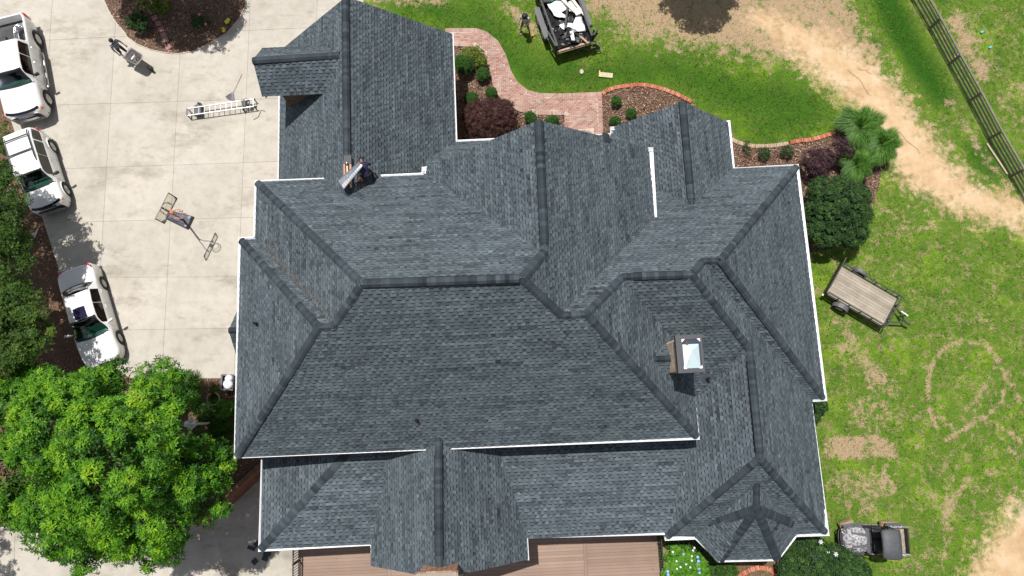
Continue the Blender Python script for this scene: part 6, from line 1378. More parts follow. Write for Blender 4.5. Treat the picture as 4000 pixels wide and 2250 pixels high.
def leaves(C, N, L, W, spread, tilt, tone, per=1):
    """C (n,3) sprig centres, N (n,3) outward directions, per leaves each; returns quads and tones"""
    n = len(C) * per; c = np.repeat(C, per, 0); nrm = np.repeat(N, per, 0); tn = np.repeat(tone, per) + RNG.normal(0, .10, n)
    a = RNG.uniform(0, 2 * pi, n) if per == 1 else (np.tile(np.arange(per) * 2 * pi / per, len(C)) + np.repeat(RNG.uniform(0, 6.28, len(C)), per) + RNG.normal(0, .25, n))
    up = np.array([0, 0, 1.0]); t1 = np.cross(nrm, up); l = np.linalg.norm(t1, axis=1, keepdims=True); t1 = np.where(l > .05, t1 / np.maximum(l, 1e-6), np.array([[1.0, 0, 0]])); t2 = np.cross(nrm, t1)
    el = RNG.normal(tilt, .25, n); rad = t1 * np.cos(a)[:, None] + t2 * np.sin(a)[:, None]
    d = rad * np.cos(el)[:, None] + nrm * np.sin(el)[:, None]; s = np.cross(d, nrm); s /= np.maximum(np.linalg.norm(s, axis=1, keepdims=True), 1e-6)
    s = s + nrm * RNG.normal(0, .25, n)[:, None]
    ln = (L * RNG.uniform(.65, 1.25, n))[:, None]; w = (W * RNG.uniform(.7, 1.2, n))[:, None]
    b = c + rad * 0.01 + RNG.normal(0, spread, (n, 3)) * (0 if per > 1 else 1)
    m = b + d * ln * .45 - nrm * ln * .03
    q = np.stack([b, m + s * w / 2, b + d * ln - nrm * ln * .10, m - s * w / 2], 1)
    return q, np.clip(tn, 0, 1)
def dome(n, lobes, squash=.75, shell=.35, top=True):
    """sprig centres over lobes (x,y,z,R): mostly near the outer, upper surface"""
    w = np.array([l[3] ** 2 for l in lobes]); k = RNG.choice(len(lobes), n, p=w / w.sum()); Lb = np.array(lobes)[k]
    z = RNG.uniform(-.25 if top else -.6, 1, n); a = RNG.uniform(0, 2 * pi, n); r = np.sqrt(np.maximum(0, 1 - z * z)); N = np.stack([r * np.cos(a), r * np.sin(a), z], -1)
    rad = Lb[:, 3] * (1 - shell * RNG.random(n) ** 1.6); C = Lb[:, :3] + N * rad[:, None] * np.array([1, 1, squash])
    return C, N, k
def clumps(lobes, ncl, rcl, per_cl, squash=.75):
    """second level: small clumps spread over the lobes, sprigs spread over the clumps"""
    C, N, k = dome(ncl, lobes, squash, .25); R = rcl * RNG.uniform(.6, 1.3, ncl); n = ncl * per_cl
    z = RNG.uniform(-.1, 1, n); a = RNG.uniform(0, 2 * pi, n); r = np.sqrt(np.maximum(0, 1 - z * z)); M_ = np.stack([r * np.cos(a), r * np.sin(a), z], -1)
    c = np.repeat(C, per_cl, 0) + M_ * np.repeat(R, per_cl)[:, None] * RNG.uniform(.55, 1.0, n)[:, None] * np.array([1, 1, .8])
    nn = M_ * .6 + np.repeat(N, per_cl, 0) * .3 + np.array([0, 0, .5]); nn /= np.linalg.norm(nn, axis=1, keepdims=True)
    return c, nn, z, np.repeat(RNG.normal(0, .13, ncl), per_cl)
def trunk(e, base, top, r0, r1, limbs, mt):
    mb = MB(); b = Vector(base); t = Vector(top); mid = (b + t) / 2 + Vector((.12, -.08, 0)); mb.tube([b, mid, t], [r0, (r0 + r1) / 2, r1], 10)
    for l in limbs:
        l = Vector(l); s = mid + (t - mid) * random.uniform(.1, .9); mb.tube([s, (s + l) / 2 + Vector((0, 0, .15)), l], [r1 * .8, r1 * .5, r1 * .18], 7)
    return mb.build("trunk", mt, e, True)
def LW_(lst):
    """lobes given as (photo x, photo y, height, radius)"""
    return [(*U(x, y, z)[:2], z, r) for x, y, z, r in lst]
def plant(name, label, cat, lobes, mt, ncl, rcl, per_cl, L, W, per=5, tilt=.45, base=None, squash=.75, group=None, tonebias=.0, trunkmat=None, trunk_r=.12, fill=None, hi=.35):
    cx_ = sum(l[0] for l in lobes) / len(lobes); cy_ = sum(l[1] for l in lobes) / len(lobes); base = base or (cx_, cy_, 0)
    e = empty(name, base); tag(e, label, cat, group); B0 = np.array(tuple(base)) if len(base) == 3 else np.array((*base, 0))
    c, nn, z, ct = clumps(lobes, ncl, rcl, per_cl, squash)
    k = c[:, 2] > .02; c, nn, z, ct = c[k], nn[k], z[k], ct[k]
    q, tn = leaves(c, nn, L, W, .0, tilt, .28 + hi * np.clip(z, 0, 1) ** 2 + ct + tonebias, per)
    o = quads("crown", (q - B0), mt, tn, e, False); 
    zmax = max(l[2] for l in lobes)
    if zmax > .5:
        big = sorted(lobes, key=lambda l: -l[3])[:9]
        trunk(e, (0, 0, 0), (0, 0, max(.1, zmax * .55)), trunk_r, trunk_r * .6, [(l[0] - B0[0], l[1] - B0[1], l[2] * .95) for l in big], trunkmat or M_bark)
    if fill:   # inner leaves toned dark, painting in the crown's inner shade for depth
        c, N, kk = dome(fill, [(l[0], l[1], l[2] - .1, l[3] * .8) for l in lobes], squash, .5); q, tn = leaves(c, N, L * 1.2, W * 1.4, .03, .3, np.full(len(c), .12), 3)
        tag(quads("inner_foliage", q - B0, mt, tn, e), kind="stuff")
    return e
# big bright tree, lower left
T1 = LW_([(450, 1800, 6.6, 2.3), (240, 1660, 5.8, 1.9), (575, 1640, 5.8, 1.55), (690, 1860, 5.2, 1.55), (560, 2010, 5.0, 1.7), (300, 1970, 5.3, 1.9), (110, 1840, 5.0, 1.7), (350, 1560, 4.6, 1.15), (590, 1530, 4.4, 1.05), (700, 1530, 4.3, .75), (820, 1930, 4.2, .95), (500, 2120, 4.2, .9), (70, 1680, 4.6, 1.4), (150, 2030, 4.2, .95), (800, 1800, 4.3, .8), (390, 2120, 4.2, .8), (670, 2080, 4.3, .8), (170, 1550, 4.4, 1.0), (30, 1960, 4.4, 1.0), (250, 2060, 4.3, .9), (860, 1860, 4.1, .6), (460, 1475, 4.2, .5), (600, 2170, 4.0, .45), (340, 2180, 4.0, .5)])
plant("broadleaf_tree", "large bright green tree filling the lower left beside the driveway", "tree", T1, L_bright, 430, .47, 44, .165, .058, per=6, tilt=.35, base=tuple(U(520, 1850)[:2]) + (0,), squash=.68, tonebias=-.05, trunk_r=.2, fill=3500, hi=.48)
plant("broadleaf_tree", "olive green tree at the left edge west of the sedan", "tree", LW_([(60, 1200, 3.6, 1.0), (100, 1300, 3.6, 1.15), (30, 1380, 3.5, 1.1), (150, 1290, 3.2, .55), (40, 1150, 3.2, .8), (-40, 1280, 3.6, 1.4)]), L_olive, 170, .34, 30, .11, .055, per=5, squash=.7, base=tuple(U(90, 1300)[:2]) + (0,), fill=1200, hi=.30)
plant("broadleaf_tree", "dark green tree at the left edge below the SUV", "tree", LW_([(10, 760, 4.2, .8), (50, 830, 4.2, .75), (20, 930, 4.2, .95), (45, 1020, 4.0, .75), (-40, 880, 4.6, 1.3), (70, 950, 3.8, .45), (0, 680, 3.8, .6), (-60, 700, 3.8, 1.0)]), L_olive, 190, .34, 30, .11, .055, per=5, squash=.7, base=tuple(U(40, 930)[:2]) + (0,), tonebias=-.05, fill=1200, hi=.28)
plant("shrub", "bright leafy shrub between the big tree and the olive tree at the left edge", "shrub", LW_([(40, 1480, 2.6, .9), (100, 1440, 2.4, .6), (20, 1560, 2.8, .9)]), L_bright, 90, .3, 24, .13, .06, per=5, tonebias=-.06)
plant("shrub", "low yellow green shrub at the left edge beside the SUV tail", "shrub", LW_([(8, 520, 1.0, .5), (25, 560, .8, .4), (-20, 600, 1.0, .6)]), L_olive, 30, .2, 20, .09, .05, tonebias=.1)
plant("shrub", "spiky green bush poking out above the planting bed by the driveway end", "shrub", LW_([(735, 1500, 1.5, .55), (700, 1520, 1.4, .4)]), L_grass, 50, .22, 26, .22, .02, per=7, tilt=.9)
# trees mostly out of frame at the top
tb = U(742, 42)
plant("crape_myrtle", "dark leaved tree with pale leaning trunk in the mulch island", "tree", [(-18.4, 21.5, 4.8, 1.4), (-17.2, 21.3, 5.0, 1.5), (-16.3, 21.7, 4.8, 1.1), (-19.6, 21.9, 4.6, 1.1), (-18.0, 22.9, 5.5, 1.8), (-16.4, 22.9, 4.6, 1.3), (-20.4, 22.5, 4.4, 1.2)], L_olive, 260, .36, 30, .12, .06, per=5, base=(tb.x, tb.y, 0), tonebias=-.08, trunkmat=M_barkpale, trunk_r=.11, squash=.55, fill=1500, hi=.25)
t2 = U(2790, -190)
plant("broadleaf_tree", "tree at the top edge casting a ragged shadow on the dry lawn", "tree", [(9.3, 22.5, 4.8, 1.45), (8.3, 23.0, 4.6, 1.1), (10.3, 22.9, 4.6, 1.1), (9.3, 24.0, 5.0, 2.0)], L_dark, 230, .36, 26, .12, .07, per=5, base=(9.4, 23.0, 0), trunk_r=.16, squash=.6, fill=1600)
plant("broadleaf_tree", "tall tree just past the left edge dappling shade over the mulch bed", "tree", [(-25.4, 11.2, 7.0, 1.4), (-25.2, 9.0, 7.5, 1.5), (-25.2, 7.0, 7.5, 1.4), (-24.9, 5.2, 7.2, 1.3), (-24.6, 3.6, 7.0, 1.2), (-26.4, 8.0, 8.0, 1.8)], L_olive, 170, .36, 26, .14, .07, per=5, squash=.6, base=(-25.0, 7.5, 0), trunk_r=.2, fill=1500)
t3 = U(-330, 2030, 0)
plant("broadleaf_tree", "tree beyond the lower left corner shading the lower concrete", "tree", [(t3.x, t3.y, 4.5, 1.8), (t3.x + 1.2, t3.y - .7, 4.0, 1.2)], L_bright, 60, .4, 24, .14, .06, per=5, base=(t3.x, t3.y, 0), squash=.6)
# clipped box balls along the front
tops = [((1815, 255), .52, .55, L_box, "large dark clipped bush against the garage gutter"), ((1890, 288), .34, .4, L_box, "clipped oval bush just right of the large dark one"), ((1919, 363), .31, .36, L_box, "round clipped bush inside the walkway's west bend"), ((1838, 386), .36, .3, L_box, "round clipped bush in the garage shade above the burgundy shrub"),
        ((1981, 415), .25, .28, L_box, "small clipped bush touching the burgundy shrub at the walk edge"), ((2069, 456), .30, .32, L_box, "round clipped bush above the big gable's left rake"), ((2156, 470), .26, .28, L_box, "small clipped bush above the big gable's right rake"),
        ((2407, 396), .26, .3, L_box, "northernmost round bush in the middle mulch bed"), ((2466, 444), .26, .3, L_box, "eastern round bush in the middle mulch bed"), ((2405, 474), .26, .28, L_box, "southern round bush in the middle mulch bed")]
for (x, y), r, z, mt, lab in tops:
    p = U(x, y, z); plant("boxwood", lab, "bush", [(p.x, p.y, z, r * .86), (p.x + RNG.normal(0, .3) * r, p.y + RNG.normal(0, .3) * r, z, r * .68), (p.x + RNG.normal(0, .3) * r, p.y + RNG.normal(0, .3) * r, z * 1.05, r * .6)], mt, int(230 * r * r / .1), .075, 9, .04, .026, per=4, squash=.9, tilt=.5, base=(p.x, p.y, 0), hi=.3, fill=200)
plant("shrub", "yellow green bush behind the clipped bushes by the brick walk", "shrub", LW_([(1835, 212, .6, .4), (1870, 212, .5, .35), (1878, 240, .5, .3)]), L_yel, 110, .12, 12, .05, .035, per=4)
plant("shrub", "large round burgundy shrub between the garage and the walkway", "shrub", LW_([(1912, 470, 1.1, 1.1), (1868, 455, 1.0, .75), (1955, 450, 1.0, .8), (1900, 520, .9, .8)]), L_burg, 700, .14, 16, .05, .03, per=4, squash=.7, hi=.45, fill=900)
plant("shrub", "rounded purple shrub beside the house's north-east corner", "shrub", LW_([(3185, 640, .9, .6), (3215, 620, .9, .5), (3165, 620, .8, .45), (3200, 675, .7, .4)]), L_purp, 210, .13, 14, .055, .035, per=4, hi=.5)
plant("small_tree", "little dark plum tree with twisted trunk beside the tall grasses", "tree", LW_([(3285, 570, 1.3, .42), (3265, 590, 1.2, .35), (3310, 590, 1.2, .35)]), L_purp, 70, .12, 14, .055, .03, per=4, base=tuple(U(3280, 625)[:2]) + (0,), trunk_r=.06)
for (x, y), lab in (((2913, 578), "leafless twiggy shrub nearest the gable corner in the east bed"), ((2981, 600), "twiggy shrub with few dark leaves, middle of the east bed"), ((3071, 594), "twiggy shrub with green tufts, right of the three in the east bed")):
    p = U(x, y, .25); e = plant("twiggy_shrub", lab, "shrub", [(p.x, p.y, .3, .3)], L_dark, 12 if x < 2950 else 34, .1, 8, .05, .03, per=4)
    mb = MB()
    for k in range(16): a = RNG.uniform(0, 6.28); l = RNG.uniform(.2, .42); mb.tube([(0, 0, 0), (l * .5 * cos(a), l * .5 * sin(a), .22), (l * cos(a + .3), l * sin(a + .3), .42)], [.012, .008, .003], 5)
    tag(mb.build("twigs", mat("twig", (.10, .065, .045), .9), e), kind="stuff")
plant("holly_bush", "big dark green clipped holly at the house's east side", "bush", LW_([(3270, 820, 1.6, 1.25), (3220, 760, 1.4, .8), (3330, 770, 1.4, .75), (3225, 900, 1.4, .85), (3320, 900, 1.4, .8), (3275, 740, 1.3, .6), (3180, 830, 1.2, .5), (3365, 840, 1.2, .45)]), L_dark, 900, .17, 22, .065, .04, per=5, squash=.8, hi=.5, tonebias=.05, fill=2500)
plant("shrub", "small dark green shrub under the eave below the east corner", "shrub", LW_([(3190, 1585, .7, .42), (3185, 1615, .6, .35), (3180, 1560, .6, .3)]), L_dark, 110, .12, 14, .06, .04, hi=.5)
plant("magnolia_bush", "dark glossy bush with white blossoms at the south-east corner", "bush", LW_([(3190, 2200, 1.3, 1.0), (3270, 2210, 1.1, .8), (3130, 2170, 1.1, .7), (3330, 2230, 1.0, .6), (3100, 2240, 1.0, .6), (3220, 2260, 1.2, .9)]), L_dark, 420, .2, 18, .11, .055, per=5, hi=.45, tonebias=.08, fill=900)
plant("low_shrub", "mixed green and orange low shrub south of the bay window", "shrub", LW_([(2790, 2225, .4, .4), (2840, 2235, .4, .45), (2740, 2240, .4, .3)]), L_box, 120, .12, 14, .06, .03, per=4)
plant("low_shrub", "dark low shrub in the shade between deck and bay", "shrub", LW_([(2640, 2120, .5, .45), (2700, 2135, .5, .4), (2750, 2180, .4, .35)]), L_box, 100, .12, 12, .06, .035, per=4, tonebias=-.1)
hy = plant("hydrangea", "bright green hydrangea with blue and white flower heads beside the deck", "bush", LW_([(2660, 2190, .8, .6), (2700, 2210, .8, .6), (2640, 2240, .8, .6), (2720, 2250, .7, .5)]), L_hyd, 220, .16, 9, .13, .085, per=4, hi=.4, tonebias=.12)
M_blue = mat("blue_petals", (.28, .45, .78), .7, .25, 30); M_wht = mat("white_petals", (.78, .82, .84), .7, .08, 30)
for i, (x, y, b) in enumerate(((2628, 2156, 0), (2670, 2165, 1), (2668, 2188, 1), (2643, 2192, 0), (2702, 2172, 0), (2702, 2190, 0), (2725, 2176, 1), (2728, 2192, 1), (2644, 2222, 0), (2658, 2215, 0), (2696, 2216, 0), (2730, 2222, 1), (2722, 2204, 1), (2608, 2232, 1), (2732, 2238, 1), (2707, 2150, 0), (2712, 2140, 0), (2680, 2205, 0), (2610, 2245, 1))):
    p = U(x, y, 1.22) - hy.location; mb = MB(); r = .075 if b else .055
    mb.lathe([(r * .3, -.03), (r, 0), (r * .9, .035), (r * .5, .06), (.005, .07)], c=p, n=9)
    mb.build("flower_head", M_blue if b else M_wht, hy, True)
mg = [o for o in COL.objects if o.name.startswith("magnolia_bush")][0]
for x, y in ((3206, 2117), (3180, 2183), (3235, 2163), (3265, 2165)):
    p = U(x, y, 1.95) - mg.location; mb = MB()
    for k in range(6): a = k * 1.05; mb.raw([p, p + Vector((.07 * cos(a - .3), .07 * sin(a - .3), .03)), p + Vector((.12 * cos(a), .12 * sin(a), .01)), p + Vector((.07 * cos(a + .3), .07 * sin(a + .3), .03))], [(0, 1, 2, 3)])
    mb.build("blossom", M_wht, mg)
lil = empty("lily", U(3098, 2145, .9)); tag(lil, "single orange lily bloom left of the magnolia bush", "flower"); mb = MB()
for k in range(6): a = k * 1.05; mb.raw([(0, 0, 0), (.07 * cos(a - .2), .07 * sin(a - .2), .03), (.14 * cos(a), .14 * sin(a), .0), (.07 * cos(a + .2), .07 * sin(a + .2), .03)], [(0, 1, 2, 3)])
mb.build("petals", mat("orange_petal", (.78, .42, .12), .6), lil); mb = MB(); mb.tube([(0, 0, 0), (0, 0, -.9)], .01, 5); mb.build("stem", L_box, lil)
# fountain grasses
def fountain(px, py, R, lab, n=7500):
    p = U(px, py, .9); c0 = np.array((p.x, p.y, 0)); a = RNG.uniform(0, 2 * pi, n); r = 1.12 * R * RNG.uniform(.3, 1.15, n) ** .8 * (1 + .18 * np.sin(a * 3 + px) + .12 * np.sin(a * 7 + py)); hgt = 1.25 * RNG.uniform(.75, 1.15, n); w = .007
    q = []; base = np.stack([.12 * np.cos(a) * RNG.random(n), .12 * np.sin(a) * RNG.random(n), np.zeros(n)], -1)
    pts = []
    for t in (0, .35, .7, 1.0):
        rr = r * t ** 1.25; zz = hgt * (1.9 * t - 1.25 * t * t) ; pts.append(base + np.stack([rr * np.cos(a + .15 * t), rr * np.sin(a + .15 * t), np.maximum(zz, .05)], -1))
    s = np.stack([-np.sin(a), np.cos(a), np.zeros(n)], -1) * w
    for i in range(3): q.append(np.stack([pts[i] - s, pts[i] + s, pts[i + 1] + s * (.8 if i < 2 else .2), pts[i + 1] - s * (.8 if i < 2 else .2)], 1))
    e = empty("ornamental_grass", c0); tag(e, lab, "ornamental grass", "fountain grasses at the east bed"); tn = np.tile(RNG.random(n), 3)
    tag(quads("blades", np.concatenate(q), L_grass, tn, e), kind="stuff")
fountain(3368, 490, .95, "tallest fountain grass clump, northernmost of the three"); fountain(3450, 556, .78, "fountain grass clump leaning over the dirt track, eastern of the three"); fountain(3350, 636, .75, "fountain grass clump between the plum tree and the holly")
# island planting
plant("rose_bush", "dark rose bush with red blooms at the island's west side", "bush", LW_([(530, 85, .6, .42), (545, 70, .6, .35), (555, 100, .5, .3)]), L_dark, 110, .12, 12, .06, .04, tonebias=.08)
rb = [o for o in COL.objects if o.name.startswith("rose_bush")][0]
for x, y in ((497, 58), (505, 52), (498, 66)):
    mb = MB(); mb.lathe([(.02, 0), (.05, .02), (.03, .05)], c=U(x, y, .8) - rb.location, n=7); mb.build("rose", mat("red_rose", (.35, .03, .04), .6), rb)
plant("low_shrub", "yellow green low plants at the top of the mulch island", "shrub", LW_([(548, 28, .4, .25), (620, 40, .4, .35), (650, 30, .4, .3), (590, 15, .5, .4)]), L_yel, 100, .12, 12, .06, .035, tonebias=-.05)
pr = plant("rose_bush", "low rose plant with pink blooms in the island's shade", "bush", LW_([(775, 90, .3, .28), (800, 80, .3, .25), (765, 70, .3, .2)]), L_dark, 50, .1, 10, .06, .035, tonebias=.1)
for x, y in ((779, 58), (804, 95)):
    mb = MB(); mb.lathe([(.02, 0), (.075, .03), (.05, .07), (.01, .08)], c=U(x, y, .5) - pr.location, n=8); mb.build("rose", mat("pink_rose", (.60, .16, .20), .6), pr)
# bed at the west wall
plant("hosta", "pale green hosta clump beside the stone ring planter", "plant", LW_([(880, 1600, .3, .35), (870, 1620, .3, .3)]), L_hyd, 16, .15, 5, .26, .15, per=6, tilt=.25, tonebias=.02)
plant("hosta", "darker hosta clump left of the pale one", "plant", LW_([(835, 1615, .25, .28), (845, 1640, .25, .25)]), L_box, 12, .15, 5, .24, .14, per=6, tilt=.25, tonebias=.1)
plant("daylily", "strappy leaved plants at the foot of the west wall", "plant", LW_([(885, 1662, .3, .35), (862, 1680, .3, .3), (895, 1690, .3, .3)]), L_box, 30, .15, 10, .22, .025, per=6, tilt=.8, tonebias=.15)
plant("low_shrub", "small green sapling behind the stone ring", "shrub", LW_([(845, 1520, .4, .2)]), L_olive, 10, .1, 8, .09, .05, tonebias=.1)
plant("low_shrub", "ground plants in the stone ring planter", "plant", LW_([(848, 1560, .3, .16)]), L_box, 12, .08, 8, .08, .03, tonebias=.12)
plant("low_shrub", "green shrubs under the white birdhouse post", "shrub", LW_([(800, 1600, .5, .5), (790, 1680, .5, .5), (850, 1730, .4, .4), (880, 1760, .4, .3)]), L_box, 90, .15, 12, .09, .04, tonebias=.02)
# ------------------------------------------------------------------ smaller things
def simple(name, label, cat, loc, rz=0, group=None):
    e = empty(name, loc, rz); tag(e, label, cat, group); return e
def part(e, nm, mt, f, bevel=0, smooth=False, kind=None): mb = MB(); f(mb); return mb.build(nm, mt, e, smooth, bevel, kind)
# deck
dk = simple("deck", "brown plank deck along the south side of the house", "deck", wc(-2, -8, 0)); DO = dk.location.copy()
M_dk = tonemat("deck_board", [(0, (0.30, 0.21, 0.165)), (0.5, (0.34, 0.24, 0.19)), (1, (0.38, 0.275, 0.22))], grain=0.2, big=.2, bigscale=.7)
X0d, X1d = hc(U(1165, 2200, .0))[0], hc(U(2578, 2200, .0))[0]; XB = hc(U(2288, 2200, 0))[0]; XC = hc(U(1520, 2200, 0))[0]
ub = MB(); ub.box((0, 0, 0), (1, 1, 1)); ubm = ub.mesh("board"); ubm.materials.append(M_dk)
def dboard(Xa, Xb, Ya, Yb):
    o = bpy.data.objects.new("board", ubm); COL.objects.link(o); o.parent = dk; o.location = wc((Xa + Xb) / 2, (Ya + Yb) / 2, -.02) - DO; o.rotation_euler = (0, 0, PH); o.scale = (Xb - Xa, Yb - Ya, .03); o["tone"] = float(RNG.random())
cuts = [X0d, XC - .07, XC + .07, XB - .07, XB + .07, X1d]; y = -4.9
while y > -11.2:
    for a, b in ((cuts[0], cuts[1] - .006), (cuts[2] + .006, cuts[3] - .006), (cuts[4] + .006, cuts[5])): dboard(a, b, y - .135, y)
    y -= .142
for a, b in ((cuts[1], cuts[2]), (cuts[3], cuts[4])): dboard(a + .002, b - .002, -11.3, -4.85)
part(dk, "joists", M_darkbrown, lambda m: m.prism([(wc(X, Y) - DO)[:2] for X, Y in ((X0d + .02, -11.3), (X1d - .02, -11.3), (X1d - .02, -4.85), (X0d + .02, -4.85))], -.35, -.06))
for X in (-10.2 + .8, -6, -1.5, 3, 6):
    part(dk, "post", M_white, lambda m: m.box(wc(X, -10.9, -1.2) - DO, (.14, .14, 2.1), rz=PH))
def railing(X, lab):
    e = simple("deck_railing", lab, "railing", wc(X, -8, 0)); O = e.location.copy()
    for y0_, y1_ in ((-5.0, -8.1), (-8.1, -11.2)):
        part(e, "top_rail", M_black, lambda m: m.beam(wc(X, y0_, .95) - O, wc(X, y1_, .95) - O, .05, .04)); part(e, "bottom_rail", M_black, lambda m: m.beam(wc(X, y0_, .12) - O, wc(X, y1_, .12) - O, .04, .03))
    for y_ in (-5.0, -6.45, -8.1, -9.6, -11.2): part(e, "post", M_black, lambda m: m.box(wc(X, y_, .5) - O, (.06, .06, 1.02), rz=PH))
    y_ = -5.12
    while y_ > -11.1: part(e, "baluster", M_black, lambda m: m.box(wc(X, y_, .52) - O, (.022, .022, .8), rz=PH)); y_ -= .115
railing(X0d + .06, "black metal railing on the deck's west edge"); railing(X1d - .04, "black metal railing on the deck's east edge beside the hydrangea")
# retaining wall with brick cap and iron fence
M_rb = tonemat("retaining_brick", [(0, (0.20, 0.085, 0.055)), (0.5, (0.28, 0.13, 0.085)), (1, (0.36, 0.19, 0.13))], grain=.3)
rw = simple("retaining_wall", "red brick retaining wall dropping to the lower concrete court", "wall", tuple(wall_top[1].xy) + (COURT_Z,)); RW = rw.location.copy()
pts = [wall_top[0], wall_top[1], wall_top[2], U(60, 2035), Vector((-34, -5.2, 0))]
rbm = unit_me.copy(); rbm.materials.append(M_rb); rest = MB(); cnt = 0
for a, b in zip(pts, pts[1:]):
    d = (b - a); L = d.length; d.normalize(); nr = Vector((-d.y, d.x, 0)); 
    if nr.y > 0: nr = -nr          # towards the court
    part(rw, "backing", M_mortar if L < 6 else mat("long_brick", (.24, .12, .08), .9, .2), lambda m: m.beam(a - nr * .14 + Vector((0, 0, COURT_Z / 2 - .02)) - RW, b - nr * .14 + Vector((0, 0, COURT_Z / 2 - .02)) - RW, .20, -COURT_Z + .05))
    if L > 6: continue
    rows = int(-COURT_Z / .075)
    for r in range(rows):
        z = COURT_Z + .04 + r * .075; s = -.1 if r % 2 else 0
        while s < L:
            s0, s1 = max(0, s), min(L, s + .2)
            if s1 - s0 > .04:
                p = a + d * (s0 + s1) / 2 - nr * .02 + Vector((0, 0, z))
                if r >= rows - 8 and cnt < 200:
                    o = bpy.data.objects.new("brick", rbm); COL.objects.link(o); o.parent = rw; o.location = p - RW; o.rotation_euler = (0, 0, atan2(d.y, d.x)); o.scale = (s1 - s0 - .01, .09, .065); o["tone"] = float(RNG.random()); cnt += 1
                else: rest.box(p - RW, (s1 - s0 - .01, .09, .065), 0, atan2(d.y, d.x), float(RNG.random()))
            s += .21
    n = int(L / .085)
    for k in range(n):
        p = a + d * (k + .5) * L / n - nr * .10 + Vector((0, 0, .035)); o = bpy.data.objects.new("cap_brick", M_CB if False else rbm); COL.objects.link(o); o.parent = rw; o.location = p - RW; o.rotation_euler = (0, 0, atan2(d.y, d.x)); o.scale = (L / n - .01, .26, .06); o["tone"] = float(RNG.random() * .5 + .5)
tag(rest.build("brick", M_rb, rw), kind="stuff")
fe = simple("iron_fence", "thin black iron fence on top of the brick retaining wall", "fence", tuple(wall_top[1].xy) + (.07,)); FO = fe.location.copy()
for a, b in zip(pts[:3], pts[1:3]):
    d = (b - a).normalized(); nr = Vector((-d.y, d.x, 0)); nr = nr if nr.y > 0 else -nr; a_, b_ = a + nr * .2, b + nr * .2
    for z in (.10, .95): part(fe, "rail", M_black, lambda m: m.beam(a_ + ZZ * (z + .07) - FO, b_ + ZZ * (z + .07) - FO, .03, .03))
    k = int((b_ - a_).length / .11)
    for i in range(k + 1): p = a_ + (b_ - a_) * i / k; part(fe, "picket", M_black, lambda m: m.box(p + ZZ * .58 - FO, (.018, .018, 1.05)))
# fence on the east
M_fence = mat("weathered_fence", (0.13, 0.125, 0.095), 0.9, 0.25, 4, col2=(0.21, 0.20, 0.155)); M_post = mat("fence_post", (0.10, 0.085, 0.06), 0.9, 0.25, 5)
bases = [(3487, -140), (3557, -14), (3630, 113), (3705, 253), (3784, 396), (3861, 543), (3945, 689), (4030, 838), (4115, 990)]
FB = [U(*b) for b in bases]; fn_ = simple("plank_fence", "weathered post and rail fence with wire running down the east side", "fence", FB[0]); O = FB[0].copy()
for i, p in enumerate(FB):
    part(fn_, "post", M_post, lambda m: m.box(p + ZZ * .5 - O, (.15, .13, 1.04), rz=.5), .01)
    if i + 1 < len(FB):
        q_ = FB[i + 1]; d = (q_ - p).normalized(); s_ = Vector((-d.y, d.x, 0)) * .08
        for z in (.22, .44, .66, .88): part(fn_, "rail", M_fence, lambda m: m.beam(p + s_ + ZZ * z - O, q_ + s_ + ZZ * z - O, .03, .085))
        part(fn_, "top_rail", M_fence, lambda m: m.beam(p + ZZ * 1.02 - O, q_ + ZZ * 1.02 - O, .10, .03))
        wm = MB(); k = int((q_ - p).length / .15)
        for j in range(k): c = p + (q_ - p) * j / k - s_; wm.beam(c + ZZ * .05 - O, c + ZZ * .95 - O, .006, .006)
        for j in range(9): wm.beam(p - s_ + ZZ * (.06 + j * .11) - O, q_ - s_ + ZZ * (.06 + j * .11) - O, .006, .006)
        tag(wm.build("wire_mesh", mat("wire", (.20, .21, .19), .5, .1, metal=.4), fn_), kind="stuff")
bl = simple("loose_rail", "pale board lying along the foot of the east fence", "board", U(3895, 610, .03)); part(bl, "plank", mat("pale_plank", (.42, .33, .24), .9), lambda m: m.beam(U(3855, 560, .05) - bl.location, U(3935, 680, .05) - bl.location, .09, .04))
# basketball goal
bb = simple("basketball_goal", "portable basketball goal with clear backboard on the driveway", "basketball goal", U(697, 875, .0)); O = bb.location.copy()
A_, B_ = U(657, 753, 3.9), U(606, 854, 3.9); ux = (B_ - A_); BWd = ux.length; ux.normalize(); nx_ = Vector((-ux.y, ux.x, 0)); nx_ = nx_ if nx_.x > 0 else -nx_; mid = (A_ + B_) / 2; mid.z = 0
M_bboard = newmat("backboard_acrylic"); t_ = M_bboard[1]; tr_ = node(t_, "ShaderNodeBsdfTransparent"); tr_.inputs[0].default_value = (.96, .95, .91, 1); mx_ = node(t_, "ShaderNodeMixShader"); mx_.inputs[0].default_value = .12
M_bboard[2].inputs['Base Color'].default_value = (.75, .72, .66, 1); t_.links.new(tr_.outputs[0], mx_.inputs[1]); t_.links.new(M_bboard[2].outputs[0], mx_.inputs[2]); t_.links.new(mx_.outputs[0], t_.nodes["Material Output"].inputs[0]); M_bboard = M_bboard[0]
def bp2(s, z, f=0): return mid + ux * s + nx_ * f + ZZ * z - O
part(bb, "backboard", M_bboard, lambda m: m.beam(bp2(-BWd / 2, 3.5), bp2(BWd / 2, 3.5), .02, .80))
